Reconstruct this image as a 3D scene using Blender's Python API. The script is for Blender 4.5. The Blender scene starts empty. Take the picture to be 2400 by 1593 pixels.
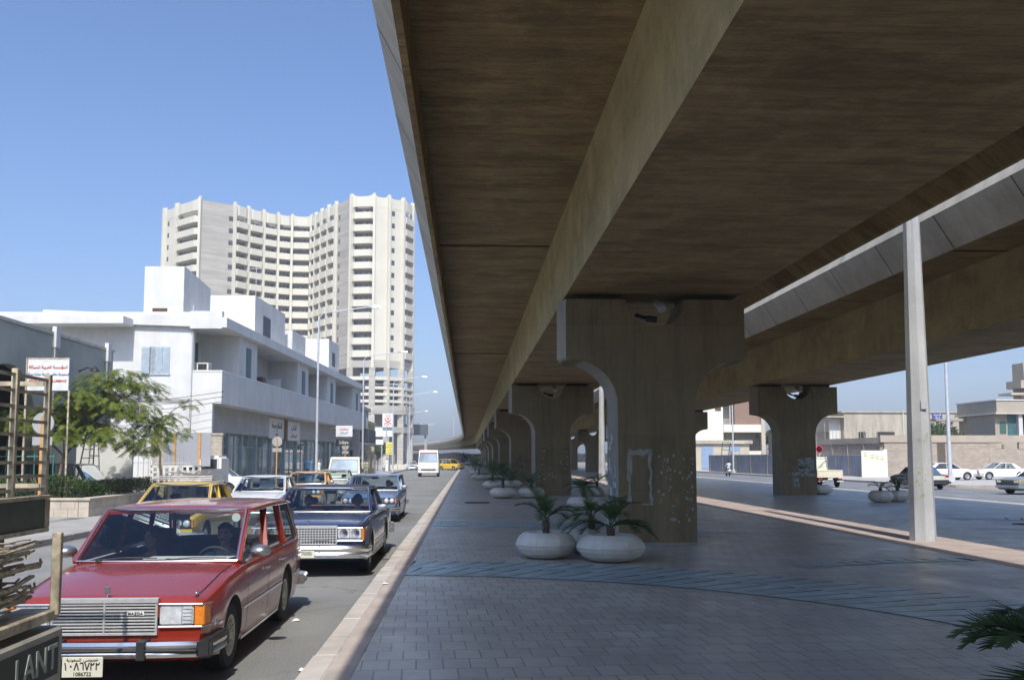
import bpy, bmesh, math, random
from mathutils import Vector, Matrix, noise
random.seed(7)
SC=bpy.context.scene
COL=SC.collection
PI=math.pi
R=math.radians
# ---------------------------------------------------------------- materials
MATS={}
def new_mat(name):
    m=bpy.data.materials.new(name); m.use_nodes=True
    nt=m.node_tree; nt.nodes.clear()
    out=nt.nodes.new('ShaderNodeOutputMaterial'); bs=nt.nodes.new('ShaderNodeBsdfPrincipled')
    nt.links.new(bs.outputs[0],out.inputs[0])
    return m,nt,bs,out
def N(nt,t,**k):
    n=nt.nodes.new(t)
    for a,v in k.items(): setattr(n,a,v)
    return n
def mixc(nt,fac,a,b,blend='MIX'):
    n=nt.nodes.new('ShaderNodeMix'); n.data_type='RGBA'; n.blend_type=blend
    for i,v in ((0,fac),(6,a),(7,b)):
        if hasattr(v,'links') or hasattr(v,'is_linked'): nt.links.new(v,n.inputs[i])
        else: n.inputs[i].default_value=v if i==0 else (*v[:3],1)
    return n.outputs[2]
def ramp(nt,src,p0,p1,c0=(0,0,0),c1=(1,1,1)):
    n=nt.nodes.new('ShaderNodeValToRGB'); e=n.color_ramp.elements
    e[0].position=p0; e[1].position=p1; e[0].color=(*c0,1); e[1].color=(*c1,1)
    nt.links.new(src,n.inputs[0]); return n.outputs[0]
def coords(nt,scale=(1,1,1),world=False,rot=(0,0,0)):
    if world: src=nt.nodes.new('ShaderNodeNewGeometry').outputs['Position']
    else: src=nt.nodes.new('ShaderNodeTexCoord').outputs['Object']
    mp=nt.nodes.new('ShaderNodeMapping'); mp.inputs['Scale'].default_value=scale; mp.inputs['Rotation'].default_value=rot
    nt.links.new(src,mp.inputs[0]); return mp.outputs[0]
def noi(nt,vec,scale,detail=4,rough=.6):
    n=nt.nodes.new('ShaderNodeTexNoise'); n.inputs['Scale'].default_value=scale; n.inputs['Detail'].default_value=detail
    n.inputs['Roughness'].default_value=rough; nt.links.new(vec,n.inputs['Vector']); return n.outputs[0]
def bump(nt,bs,h,strength=.2,dist=.02):
    b=nt.nodes.new('ShaderNodeBump'); b.inputs['Strength'].default_value=strength; b.inputs['Distance'].default_value=dist
    nt.links.new(h,b.inputs['Height']); nt.links.new(b.outputs[0],bs.inputs['Normal'])
def M(name,col,rough=.6,metal=0,var=.12,scale=3,bmp=0,spec=.5,coat=0,world=False,streak=None,dirt=0,emit=0,samt=1.0):
    """principled material with fine + coarse tonal variation; streak=(sx,sy,sz) stretches a second noise"""
    if name in MATS: return MATS[name]
    m,nt,bs,out=new_mat(name)
    v=coords(nt,world=world)
    n1=noi(nt,v,scale,5); 
    dark=[c*(1-var*1.6) for c in col]; lite=[min(1,c*(1+var)) for c in col]
    c=mixc(nt,ramp(nt,n1,.3,.7),dark,lite)
    if streak:
        n2=noi(nt,coords(nt,streak,world=world),1.0,5,.7)
        c=mixc(nt,ramp(nt,n2,.35,.75,(0,0,0),(samt,samt,samt)),c,[x*.55 for x in col])
    if dirt:
        n3=noi(nt,v,scale*.35,3)
        c=mixc(nt,ramp(nt,n3,.5,.8,(0,0,0),(dirt,dirt,dirt)),c,(.16,.13,.10))
    nt.links.new(c,bs.inputs['Base Color'])
    bs.inputs['Roughness'].default_value=rough; bs.inputs['Metallic'].default_value=metal
    bs.inputs['Specular IOR Level'].default_value=spec
    if coat: bs.inputs['Coat Weight'].default_value=coat; bs.inputs['Coat Roughness'].default_value=.06
    if rough>.25 and not coat:
        rr=ramp(nt,n1,.2,.8,(rough*.85,)*3,(min(1,rough*1.12),)*3); nt.links.new(rr,bs.inputs['Roughness'])
    if bmp: bump(nt,bs,noi(nt,v,scale*14,4),bmp,.01)
    if emit: bs.inputs['Emission Color'].default_value=(*col,1); bs.inputs['Emission Strength'].default_value=emit
    MATS[name]=m; return m
def paint(name,col,rough=.22,dust=.25,metal=0):
    """car paint: base + clearcoat + road dust"""
    if name in MATS: return MATS[name]
    m,nt,bs,out=new_mat(name)
    v=coords(nt); n=noi(nt,v,5,6,.7)
    g=nt.nodes.new('ShaderNodeNewGeometry'); sx=nt.nodes.new('ShaderNodeSeparateXYZ'); nt.links.new(g.outputs['Normal'],sx.inputs[0])
    up=ramp(nt,sx.outputs[2],.3,1.0,(0,0,0),(1,1,1))
    f=nt.nodes.new('ShaderNodeMath'); f.operation='MULTIPLY'; nt.links.new(up,f.inputs[0]); nt.links.new(ramp(nt,n,.25,.75,(dust*.3,)*3,(dust,)*3),f.inputs[1])
    c=mixc(nt,f.outputs[0],col,(.36,.31,.27)); nt.links.new(c,bs.inputs['Base Color'])
    bs.inputs['Metallic'].default_value=metal
    nt.links.new(ramp(nt,n,.3,.8,(rough,)*3,(rough+.15,)*3),bs.inputs['Roughness'])
    bs.inputs['Coat Weight'].default_value=.7; bs.inputs['Coat Roughness'].default_value=.05
    MATS[name]=m; return m
def glass(name,tint=(.55,.62,.6),refl=.10,alpha_dark=.0):
    if name in MATS: return MATS[name]
    m,nt,bs,out=new_mat(name); nt.nodes.remove(bs)
    t=N(nt,'ShaderNodeBsdfTransparent'); t.inputs[0].default_value=(*tint,1)
    gl=N(nt,'ShaderNodeBsdfGlossy'); gl.inputs['Roughness'].default_value=.03; gl.inputs[0].default_value=(.9,.95,1,1)
    lw=N(nt,'ShaderNodeFresnel'); lw.inputs[0].default_value=1.5
    a=N(nt,'ShaderNodeMath',operation='ADD'); nt.links.new(lw.outputs[0],a.inputs[0]); a.inputs[1].default_value=refl
    mx=N(nt,'ShaderNodeMixShader'); nt.links.new(a.outputs[0],mx.inputs[0]); nt.links.new(t.outputs[0],mx.inputs[1]); nt.links.new(gl.outputs[0],mx.inputs[2])
    nt.links.new(mx.outputs[0],out.inputs[0]); MATS[name]=m; return m
def window_mat(name,col=(.05,.07,.08),rough=.05,spec=.9):
    if name in MATS: return MATS[name]
    m,nt,bs,out=new_mat(name); v=coords(nt,world=True)
    c=mixc(nt,ramp(nt,noi(nt,v,.7,3),.35,.65),col,[x*2.2 for x in col]); nt.links.new(c,bs.inputs['Base Color'])
    bs.inputs['Roughness'].default_value=rough; bs.inputs['Specular IOR Level'].default_value=spec
    MATS[name]=m; return m
# ---------------------------------------------------------------- mesh helper
class MB:
    def __init__(s): s.v=[]; s.f=[]; s.mi=[]
    def add(s,vs,fs,mi=0):
        o=len(s.v); s.v+= [tuple(p) for p in vs]
        for f in fs: s.f.append([i+o for i in f]); s.mi.append(mi)
        return s
    def box(s,x0,x1,y0,y1,z0,z1,mi=0):
        if x0>x1:x0,x1=x1,x0
        if y0>y1:y0,y1=y1,y0
        if z0>z1:z0,z1=z1,z0
        return s.add([(x0,y0,z0),(x1,y0,z0),(x1,y1,z0),(x0,y1,z0),(x0,y0,z1),(x1,y0,z1),(x1,y1,z1),(x0,y1,z1)],
          [(0,3,2,1),(4,5,6,7),(0,1,5,4),(1,2,6,5),(2,3,7,6),(3,0,4,7)],mi)
    def hexa(s,p,mi=0):  # 8 pts bottom ring, top ring
        return s.add(p,[(0,3,2,1),(4,5,6,7),(0,1,5,4),(1,2,6,5),(2,3,7,6),(3,0,4,7)],mi)
    def bar(s,a,b,w,h=None,up=(0,0,1),mi=0,w2=None,h2=None):
        a=Vector(a);b=Vector(b);h=h or w; d=(b-a).normalized(); u=Vector(up)
        if abs(d.dot(u))>.98: u=Vector((0,1,0))
        r=d.cross(u).normalized(); u=r.cross(d); w2=w2 or w; h2=h2 or h
        P=[]
        for c,ww,hh in ((a,w,h),(b,w2,h2)):
            P+=[c-r*ww/2-u*hh/2,c+r*ww/2-u*hh/2,c+r*ww/2+u*hh/2,c-r*ww/2+u*hh/2]
        return s.add(P,[(0,3,2,1),(4,5,6,7),(0,1,5,4),(1,2,6,5),(2,3,7,6),(3,0,4,7)],mi)
    def prism(s,poly,axis,a,b,mi=0):
        """poly: list of 2d; axis 'x': (y,z), 'y': (x,z), 'z': (x,y)"""
        def P(p,t): return {'x':(t,p[0],p[1]),'y':(p[0],t,p[1]),'z':(p[0],p[1],t)}[axis]
        n=len(poly); ar=sum(poly[i][0]*poly[(i+1)%n][1]-poly[(i+1)%n][0]*poly[i][1] for i in range(n))
        if (ar<0)!=(axis=='y'): poly=poly[::-1]
        if a>b: a,b=b,a
        vs=[P(p,a) for p in poly]+[P(p,b) for p in poly]
        fs=[tuple(range(n))[::-1],tuple(range(n,2*n))]+[(i,(i+1)%n,n+(i+1)%n,n+i) for i in range(n)]
        return s.add(vs,fs,mi)
    def tube(s,path,r,n=8,mi=0,caps=True,r2=None):
        path=[Vector(p) for p in path]; m=len(path); rings=[]; up=Vector((0,0,1)); prev=None
        for i,p in enumerate(path):
            d=(path[min(i+1,m-1)]-path[max(i-1,0)])
            if d.length<1e-9: d=Vector((0,0,1))
            d.normalize()
            if prev is None:
                u=Vector((0,0,1)) if abs(d.z)<.9 else Vector((1,0,0)); a=d.cross(u).normalized()
            else: a=(prev-d*prev.dot(d)).normalized()
            prev=a; b=d.cross(a); rr=r[i] if isinstance(r,(list,tuple)) else (r if r2 is None else r+(r2-r)*i/(m-1))
            rings.append([p+a*rr*math.cos(2*PI*k/n)+b*rr*math.sin(2*PI*k/n) for k in range(n)])
        vs=[q for g in rings for q in g]; fs=[]
        for i in range(m-1):
            for k in range(n): fs.append((i*n+k,i*n+(k+1)%n,(i+1)*n+(k+1)%n,(i+1)*n+k))
        if caps: fs+= [tuple(range(n))[::-1],tuple(range((m-1)*n,m*n))]
        return s.add(vs,fs,mi)
    def lathe(s,prof,n=24,c=(0,0,0),axis='z',mi=0,closed=False):
        """prof: list (r,h)"""
        vs=[];m=len(prof)
        for r,h in prof:
            for k in range(n):
                a=2*PI*k/n; x,y=r*math.cos(a),r*math.sin(a)
                vs.append({'z':(c[0]+x,c[1]+y,c[2]+h),'x':(c[0]+h,c[1]+x,c[2]+y),'y':(c[0]+y,c[1]+h,c[2]+x)}[axis])
        fs=[]
        for i in range(m if closed else m-1):
            j=(i+1)%m
            for k in range(n): fs.append((i*n+k,i*n+(k+1)%n,j*n+(k+1)%n,j*n+k))
        if not closed:
            if prof[0][0]>1e-6: fs.append(tuple(range(n))[::-1])
            if prof[-1][0]>1e-6: fs.append(tuple(range((m-1)*n,m*n)))
        return s.add(vs,fs,mi)
    def loft(s,rings,mi=0,caps=True,closed=True):
        n=len(rings[0]); vs=[p for g in rings for p in g]; fs=[]
        for i in range(len(rings)-1):
            for k in range(n if closed else n-1):
                fs.append((i*n+k,i*n+(k+1)%n,(i+1)*n+(k+1)%n,(i+1)*n+k))
        if caps and closed: fs+=[tuple(range(n))[::-1],tuple(range((len(rings)-1)*n,len(rings)*n))]
        return s.add(vs,fs,mi)
    def capsule(s,a,ra,b,rb,n=10,mi=0,k=3):
        a=Vector(a);b=Vector(b); d=(b-a); L=d.length or 1e-6; d=d/L if L>1e-5 else Vector((0,0,1))
        pts=[];rs=[]
        for i in range(k+1):
            t=-PI/2+PI/2*i/k; pts.append(a+d*ra*math.sin(t)); rs.append(max(ra*math.cos(t),ra*.02))
        for i in range(k+1):
            t=PI/2*i/k; pts.append(b+d*rb*math.sin(t)); rs.append(max(rb*math.cos(t),rb*.02))
        u=Vector((0,0,1)) if abs(d.z)<.9 else Vector((1,0,0)); x=d.cross(u).normalized(); y=d.cross(x)
        vs=[p+x*r*math.cos(2*PI*j/n)+y*r*math.sin(2*PI*j/n) for p,r in zip(pts,rs) for j in range(n)]
        fs=[(i*n+j,i*n+(j+1)%n,(i+1)*n+(j+1)%n,(i+1)*n+j) for i in range(len(pts)-1) for j in range(n)]
        fs+=[tuple(range(n))[::-1],tuple(range((len(pts)-1)*n,len(pts)*n))]
        return s.add(vs,fs,mi)
    def ellip(s,c,rx,ry,rz,n=12,m=8,mi=0,rot=None):
        vs=[];fs=[]; c=Vector(c)
        for i in range(m+1):
            t=-PI/2+PI*i/m
            for j in range(n):
                p=Vector((rx*math.cos(t)*math.cos(2*PI*j/n),ry*math.cos(t)*math.sin(2*PI*j/n),rz*math.sin(t)))
                if i in(0,m): p*=1; p.x+=1e-4*math.cos(2*PI*j/n); p.y+=1e-4*math.sin(2*PI*j/n)
                if rot: p=rot@p
                vs.append(c+p)
        fs=[(i*n+j,i*n+(j+1)%n,(i+1)*n+(j+1)%n,(i+1)*n+j) for i in range(m) for j in range(n)]
        fs+=[tuple(range(n))[::-1],tuple(range(m*n,(m+1)*n))]
        return s.add(vs,fs,mi)
    def merge(s,o,mi=None):
        k=len(s.v); s.v+=o.v; s.f+=[[i+k for i in f] for f in o.f]; s.mi+=o.mi if mi is None else [mi]*len(o.f); return s
    def xf(s,fn): s.v=[tuple(fn(Vector(p))) for p in s.v]; return s
    def build(s,name,mats,parent=None,world=False,smooth=None,bevel=0,weld=False,recalc=False,seg=1):
        if not isinstance(mats,(list,tuple)): mats=[mats]
        off=Vector((0,0,0)); q=parent
        while q and world: off=off+q.location; q=q.parent
        me=bpy.data.meshes.new(name)
        me.from_pydata([(p[0]-off[0],p[1]-off[1],p[2]-off[2]) for p in s.v],[],s.f)
        for m in mats: me.materials.append(m)
        me.polygons.foreach_set('material_index',s.mi)
        if weld or recalc or bevel:
            bm=bmesh.new(); bm.from_mesh(me)
            if weld: bmesh.ops.remove_doubles(bm,verts=bm.verts,dist=1e-4)
            if recalc: bmesh.ops.recalc_face_normals(bm,faces=bm.faces)
            if bevel:
                es=[e for e in bm.edges if len(e.link_faces)==2 and e.calc_face_angle(0)>.6]
                bmesh.ops.bevel(bm,geom=es,offset=bevel,segments=seg,affect='EDGES',clamp_overlap=True)
            bm.to_mesh(me); bm.free()
        me.update()
        if smooth is not None:
            me.polygons.foreach_set('use_smooth',[True]*len(me.polygons)); me.set_sharp_from_angle(angle=R(smooth))
        o=bpy.data.objects.new(name,me); COL.objects.link(o)
        if parent: o.parent=parent
        return o
def thing(name,label,cat,loc=(0,0,0),rz=0,group=None):
    o=bpy.data.objects.new(name,None); COL.objects.link(o); o.location=loc; o.rotation_euler=(0,0,rz)
    o.empty_display_size=.3; o['label']=label; o['category']=cat
    if group:o['group']=group
    return o
def tag(o,label,cat,group=None):
    o['label']=label;o['category']=cat
    if group:o['group']=group
    return o
def structure(o): o['kind']='structure'; return o
def copy_tree(o,parent=None):
    c=o.copy(); COL.objects.link(c); c.parent=parent
    for ch in list(o.children): copy_tree(ch,c)
    return c
def dup(o,loc,rz=0,label=None,group=None,scale=None):
    c=copy_tree(o); c.location=loc; c.rotation_euler=(0,0,rz)
    if scale: c.scale=(scale,)*3
    if label:c['label']=label
    if group:c['group']=group
    return c
def evald(o):
    dg=bpy.context.evaluated_depsgraph_get(); dg.update(); return bpy.data.meshes.new_from_object(o.evaluated_get(dg))
def text_mb(body,size,thick=.004,align='CENTER',spacing=1):
    c=bpy.data.curves.new('lettering','FONT'); c.body=body; c.size=size; c.align_x=align; c.align_y='CENTER'; c.extrude=thick/2; c.space_character=spacing; c.offset=size*.012
    o=bpy.data.objects.new('lettering',c); COL.objects.link(o)
    me=evald(o); mb=MB(); mb.add([v.co[:] for v in me.vertices],[tuple(p.vertices) for p in me.polygons])
    bpy.data.objects.remove(o); bpy.data.meshes.remove(me); bpy.data.curves.remove(c); return mb
def face_to(mb,origin,right,up=(0,0,1)):
    """place flat (x,y) lettering on a plane"""
    o=Vector(origin); r=Vector(right).normalized(); u=Vector(up); n=r.cross(u)
    return mb.xf(lambda p:o+r*p.x+u*p.y+n*p.z)
AR={'ا':'FE8D FE8E','ب':'FE8F FE90 FE91 FE92','ت':'FE95 FE96 FE97 FE98','ة':'FE93 FE94','ر':'FEAD FEAE','س':'FEB1 FEB2 FEB3 FEB4','ش':'FEB5 FEB6 FEB7 FEB8',
'ع':'FEC9 FECA FECB FECC','ك':'FED9 FEDA FEDB FEDC','ل':'FEDD FEDE FEDF FEE0','م':'FEE1 FEE2 FEE3 FEE4','و':'FEED FEEE','ؤ':'FE85 FE86','ي':'FEF1 FEF2 FEF3 FEF4',
'د':'FEA9 FEAA','ن':'FEE5 FEE6 FEE7 FEE8','ط':'FEC1 FEC2 FEC3 FEC4','خ':'FEA5 FEA6 FEA7 FEA8','ص':'FEB9 FEBA FEBB FEBC','ه':'FEE9 FEEA FEEB FEEC','ح':'FEA1 FEA2 FEA3 FEA4','ق':'FED5 FED6 FED7 FED8'}
def arabic(t):
    out=''
    for i,ch in enumerate(t):
        if ch not in AR: out+=ch; continue
        f=AR[ch].split(); pj=i>0 and t[i-1] in AR and len(AR[t[i-1]].split())==4; nj=len(f)==4 and i+1<len(t) and t[i+1] in AR
        k=(3 if nj else 1) if pj else (2 if nj else 0); out+=chr(int(f[k],16))
    return out[::-1]
def irregular(cx,cy,r,n=9,seed=0,sx=1,sy=1):
    rn=random.Random(seed); return [(cx+sx*r*(.6+.5*rn.random())*math.cos(2*PI*i/n),cy+sy*r*(.6+.5*rn.random())*math.sin(2*PI*i/n)) for i in range(n)]
# common materials
chrome=M('chrome',(.80,.80,.80),.2,1,var=.04,scale=8)
bright=M('bright_trim',(.70,.70,.68),.38,.55,var=.08,scale=20)
black=M('black_rubber',(.02,.02,.02),.6,var=.2,scale=10)
dark=M('dark_trim',(.03,.03,.032),.5,var=.15)
alu=M('dull_aluminium',(.5,.5,.5),.35,.9,var=.1,scale=6)
tyre=M('tyre_rubber',(.03,.029,.028),.85,var=.25,scale=12,bmp=.3)
galv=M('galvanised_steel',(.55,.57,.6),.5,.3,var=.08,scale=2)
white_paint=M('white_paint',(.78,.77,.73),.6,var=.05,scale=2,dirt=.15)
skin=M('skin',(.42,.24,.15),.55,var=.08,scale=20,spec=.4)
hair=M('dark_hair',(.02,.015,.012),.5,var=.3,scale=60)
wcloth=M('white_cotton',(.75,.75,.74),.85,var=.06,scale=6,bmp=.2)
# ---------------------------------------------------------------- camera, sky, sun
CH=1.95
cam=bpy.data.cameras.new('camera'); co=bpy.data.objects.new('camera',cam); COL.objects.link(co); SC.camera=co
cam.sensor_width=36; cam.lens=2200/2400*36; cam.shift_y=83.5/2400; cam.clip_end=5000; cam.clip_start=.05
co.location=(0,0,CH); co.rotation_euler=(R(90+5.0),0,-math.atan(104/2200))
SUN_EL=R(50); SAZ=math.atan2(.016,1.0)   # light travels towards +Y and slightly +X
w=bpy.data.worlds.new("World"); SC.world=w; w.use_nodes=True; nt=w.node_tree
bg=nt.nodes['Background']; sky=nt.nodes.new('ShaderNodeTexSky'); sky.sky_type='NISHITA'; sky.sun_disc=False
sky.sun_elevation=SUN_EL; sky.sun_rotation=math.atan2(-.016,-1.0)  # sun stands behind the camera (-Y)
sky.air_density=1.0; sky.dust_density=3.2; sky.ozone_density=4.0; sky.altitude=0
tint=nt.nodes.new('ShaderNodeMix'); tint.data_type='RGBA'; tint.blend_type='MULTIPLY'; tint.inputs[0].default_value=1; tint.inputs[7].default_value=(.64,.74,.89,1); nt.links.new(sky.outputs[0],tint.inputs[6]); nt.links.new(tint.outputs[2],bg.inputs[0]); bg.inputs[1].default_value=.15
sd=bpy.data.lights.new('sun','SUN'); so=bpy.data.objects.new('sun',sd); COL.objects.link(so)
sd.energy=3.1; sd.angle=R(.53); sd.color=(1,.95,.87)
d=Vector((math.sin(SAZ)*math.cos(SUN_EL),math.cos(SAZ)*math.cos(SUN_EL),-math.sin(SUN_EL)))
so.rotation_euler=d.to_track_quat('-Z','Y').to_euler(); so.location=(0,-30,40)
SC.view_settings.view_transform='Standard'; SC.view_settings.look='None'; SC.view_settings.exposure=.60; SC.view_settings.gamma=1
SC.cycles.max_bounces=8; SC.cycles.diffuse_bounces=5; SC.cycles.glossy_bounces=4; SC.cycles.transparent_max_bounces=24
SC.cycles.use_denoising=True; SC.cycles.sample_clamp_indirect=6; SC.cycles.caustics_reflective=False; SC.cycles.caustics_refractive=False
# ---------------------------------------------------------------- ground, roads
def asphalt(name,col,world=True,lanes=True):
    if name in MATS: return MATS[name]
    m,nt,bs,out=new_mat(name); v=coords(nt,world=True)
    c=mixc(nt,ramp(nt,noi(nt,v,.35,5),.3,.7),[x*.72 for x in col],[x*1.18 for x in col])
    c=mixc(nt,ramp(nt,noi(nt,v,2.2,6,.75),.54,.70,(0,0,0),(.45,.45,.45)),c,[x*.5 for x in col])
    st=noi(nt,coords(nt,(1.1,.06,1),world=True),1,4)
    c=mixc(nt,ramp(nt,st,.45,.72,(0,0,0),(.5,.5,.5)),c,[x*.6 for x in col])
    sp=noi(nt,v,45,3,.8); c=mixc(nt,ramp(nt,sp,.45,.62,(0,0,0),(.35,.35,.35)),c,[x*1.9 for x in col])
    vo=N(nt,'ShaderNodeTexVoronoi',feature='DISTANCE_TO_EDGE'); vo.inputs['Scale'].default_value=.22
    dn=noi(nt,v,1.3,4); va=N(nt,'ShaderNodeVectorMath',operation='ADD'); nt.links.new(v,va.inputs[0]); cb=N(nt,'ShaderNodeCombineXYZ'); nt.links.new(dn,cb.inputs[0]); nt.links.new(dn,cb.inputs[1]); nt.links.new(cb.outputs[0],va.inputs[1]); nt.links.new(va.outputs[0],vo.inputs['Vector'])
    c=mixc(nt,ramp(nt,vo.outputs[0],.0,.006,(.55,.55,.55),(0,0,0)),c,[x*.35 for x in col])
    nt.links.new(c,bs.inputs['Base Color']); bs.inputs['Roughness'].default_value=.8; bs.inputs['Specular IOR Level'].default_value=.3
    bump(nt,bs,noi(nt,v,60,3),.35,.01); MATS[name]=m; return m
asph=asphalt('asphalt_left',(.22,.22,.21))
asph2=asphalt('asphalt_right',(.19,.20,.21))
earth=M('dusty_ground',(.30,.26,.21),.95,var=.2,scale=.4,world=True,bmp=.2)
def sheet(name,pts,z,mat): 
    mb=MB(); mb.add([(x,y,z) for x,y in pts],[tuple(range(len(pts)))]); return structure(mb.build(name,mat,recalc=False))
sheet('ground',[(-500,-100),(500,-100),(500,1000),(-500,1000)],-.03,earth)
sheet('road',[(-9.35,-60),(-1.42,-60),(-1.42,240),(-8,420),(-60,700),(-90,700),(-26,420),(-12.5,240),(-9.35,150)],0,asph)
sheet('road',[(22.3,-60),(31.5,-60),(31.5,240),(22.3,240)],0,asph2)
sheet('road',[(31.5,-60),(75,-60),(75,53),(31.9,54.5),(31.5,66),(31.5,64)],.004,asph2)
# plaza paving: running-bond pavers, tints per stone, some gloss from wear
def paving():
    m,nt,bs,out=new_mat('brown_pavers'); v=coords(nt,world=True)
    def bk(rot,sc,bw,rh,c1,c2,mort):
        mp=N(nt,'ShaderNodeMapping'); nt.links.new(v,mp.inputs[0]); mp.inputs['Rotation'].default_value=(0,0,rot)
        b=N(nt,'ShaderNodeTexBrick'); nt.links.new(mp.outputs[0],b.inputs[0]); b.inputs['Scale'].default_value=1; b.inputs['Brick Width'].default_value=bw; b.inputs['Row Height'].default_value=rh
        b.inputs['Mortar Size'].default_value=mort; b.inputs['Mortar Smooth'].default_value=.3; b.inputs['Bias'].default_value=-.1
        b.inputs['Color1'].default_value=(*c1,1); b.inputs['Color2'].default_value=(*c2,1); b.inputs['Mortar'].default_value=(.16,.16,.15,1); return b
    b=bk(R(-3),1,.24,.40,(.64,.62,.53),(.50,.49,.43),.008)
    c=mixc(nt,ramp(nt,noi(nt,v,.5,5),.3,.7),b.outputs[0],(.44,.44,.39)); 
    c2=mixc(nt,.45,b.outputs[0],c)
    c2=mixc(nt,ramp(nt,noi(nt,v,.16,5,.75),.42,.66,(0,0,0),(.55,.55,.55)),c2,(.27,.25,.23))
    c2=mixc(nt,ramp(nt,noi(nt,coords(nt,(.5,.09,1),world=True),1,6,.7),.52,.68,(0,0,0),(.5,.5,.5)),c2,(.60,.57,.52))
    c2=mixc(nt,ramp(nt,noi(nt,v,7,5,.7),.5,.8,(0,0,0),(.35,.35,.35)),c2,(.2,.18,.17))
    nt.links.new(c2,bs.inputs['Base Color'])
    nt.links.new(ramp(nt,noi(nt,v,1.2,5),.3,.7,(.30,)*3,(.52,)*3),bs.inputs['Roughness'])
    bump(nt,bs,b.outputs['Fac'],-.35,.006)
    return m
pav=paving()
PX0,PX1=-1.30,22.3
sheet('plaza_pavement',[(PX0,-60),(PX1,-60),(PX1,230),(PX0,230)],.12,pav)
mb=MB()
y=-20
kst=M('kerb_stone',(.52,.47,.42),.85,var=.12,scale=2,world=True,bmp=.25,dirt=.5)
for x0,x1 in ((-1.42,-1.20),(22.3,22.44)):
    y=-20.
    while y<200:
        L=1.0 if y<60 else 4; j_=random.uniform(-.008,.008); mb.box(x0+j_,x1,y+.008,y+L-.008,-.02,.122+random.uniform(0,.006)); y+=L
structure(mb.build('kerb',kst,bevel=.012))
# pale pinkish border course along the plaza edge
mb=MB(); y=-20.
while y<200:
    L=.5 if y<50 else 3; mb.box(-1.197,-.97,y+.004,y+L-.004,.1,.125); y+=L
structure(mb.build('kerb_border',M('pink_border_paver',(.46,.39,.34),.8,var=.15,scale=2,world=True,bmp=.2)))
# pink paving strip in the gap between the two flyovers
mb=MB(); y=-20.
while y<150:
    for i in range(4): mb.box(9.2+i*.45,9.2+i*.45+.442,y+.004,y+.596,.1,.126)
    y+=.6
structure(mb.build('median_strip',M('pink_median_paver',(.48,.40,.36),.85,var=.15,scale=1.5,world=True,bmp=.2)))
# blue-grey bands of wedge set pavers
bluep=M('blue_band_paver',(.41,.54,.55),.42,var=.22,scale=3,world=True,bmp=.2,dirt=.5)
joint=M('paver_joint_dark',(.035,.038,.04),.9,var=.2)
def band(cx,cy,r0,r1,a0,a1,rows=2,step=.34,skew=.25,wedge=.05,flip=1):
    """circular band; every stone is a quad narrower at one end, leaving dark wedge joints"""
    b=MB(); jn=MB(); dr=(r1-r0)/rows; n=max(2,int(abs(a1-a0)*r0/.3))
    P=lambda r,a,z:(cx+r*math.cos(a),cy+r*math.sin(a),z)
    for i in range(n):
        A=a0+(a1-a0)*i/n; B=a0+(a1-a0)*(i+1)/n; jn.add([P(r0,A,.1235),P(r1,A,.1235),P(r1,B,.1235),P(r0,B,.1235)],[(0,1,2,3)])
    for k in range(rows):
        ra=r0+dr*k; rb=ra+dr; st=step/ra; m=int(abs(a1-a0)/st); off=(k%2)*st*.5
        for i in range(-3,m+3):
            A=a0+off+st*i; w=st*.97; wl=wedge/ra; sk=skew/ra*flip
            b.add([P(ra+.006,A,.1275),P(rb-.006,A+sk+wl*.9,.1275),P(rb-.006,A+sk+w,.1275),P(ra+.006,A+w,.1275)],[(0,1,2,3)])
    return b,jn
bb=MB(); jj=MB()
for a in ((-1.66,7.35,7.62,9.70,R(94),R(8),2,.36,.34,.035,-1),(-1.66,17.95,7.62,9.70,R(94),R(40),2,.36,.34,.035,-1),
          (9.9,7.35,9.25,9.72,R(64),R(112),1,.34,0,.10,1),(-1.66,45,7.62,9.7,R(94),R(45),2,.36,.12,.07,1),
          (12.5,22,6.2,7.4,R(-60),R(60),1,.36,.12,.08,1)):
    cx,cy,r0,r1,A0,A1,rows,st,sk,wd,fl=a
    if A0>A1: A0,A1=A1,A0
    A1=min(A1,PI/2+.055) if cx<0 else A1
    b,j=band(cx,cy,r0,r1,A0,A1,rows,st,sk,wd,fl); bb.merge(b); jj.merge(j)
def clip_mb(m,cond):
    m.v=[(max(p[0],-.965) if p[0]>-1.7 and p[0]<0 else p[0],p[1],p[2]) for p in m.v]
    keep=[i for i,f in enumerate(m.f) if all(cond(m.v[j]) for j in f)]; m.f=[m.f[i] for i in keep]; m.mi=[m.mi[i] for i in keep]
for m_ in (bb,jj): clip_mb(m_,lambda p:(-.97<p[0]<9.19) or (11.1<p[0]<22.2))
structure(jj.build('paving_band_joints',joint)); structure(bb.build('paving_band',bluep))
# left pavement with kerb
sheet('pavement',[(-30,-40),(-9.5,-40),(-9.5,240),(-30,240)],.15,M('dusty_concrete_slab',(.36,.35,.33),.9,var=.12,scale=1.2,world=True,bmp=.2,dirt=.5))
mb=MB(); y=-10.
while y<200:
    L=1 if y<80 else 5; mb.box(-9.5,-9.35,y+.006,y+L-.006,-.02,.156); y+=L
structure(mb.build('kerb',M('grey_kerb',(.33,.31,.29),.85,var=.15,scale=2,world=True,dirt=.6),bevel=.015))
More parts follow.
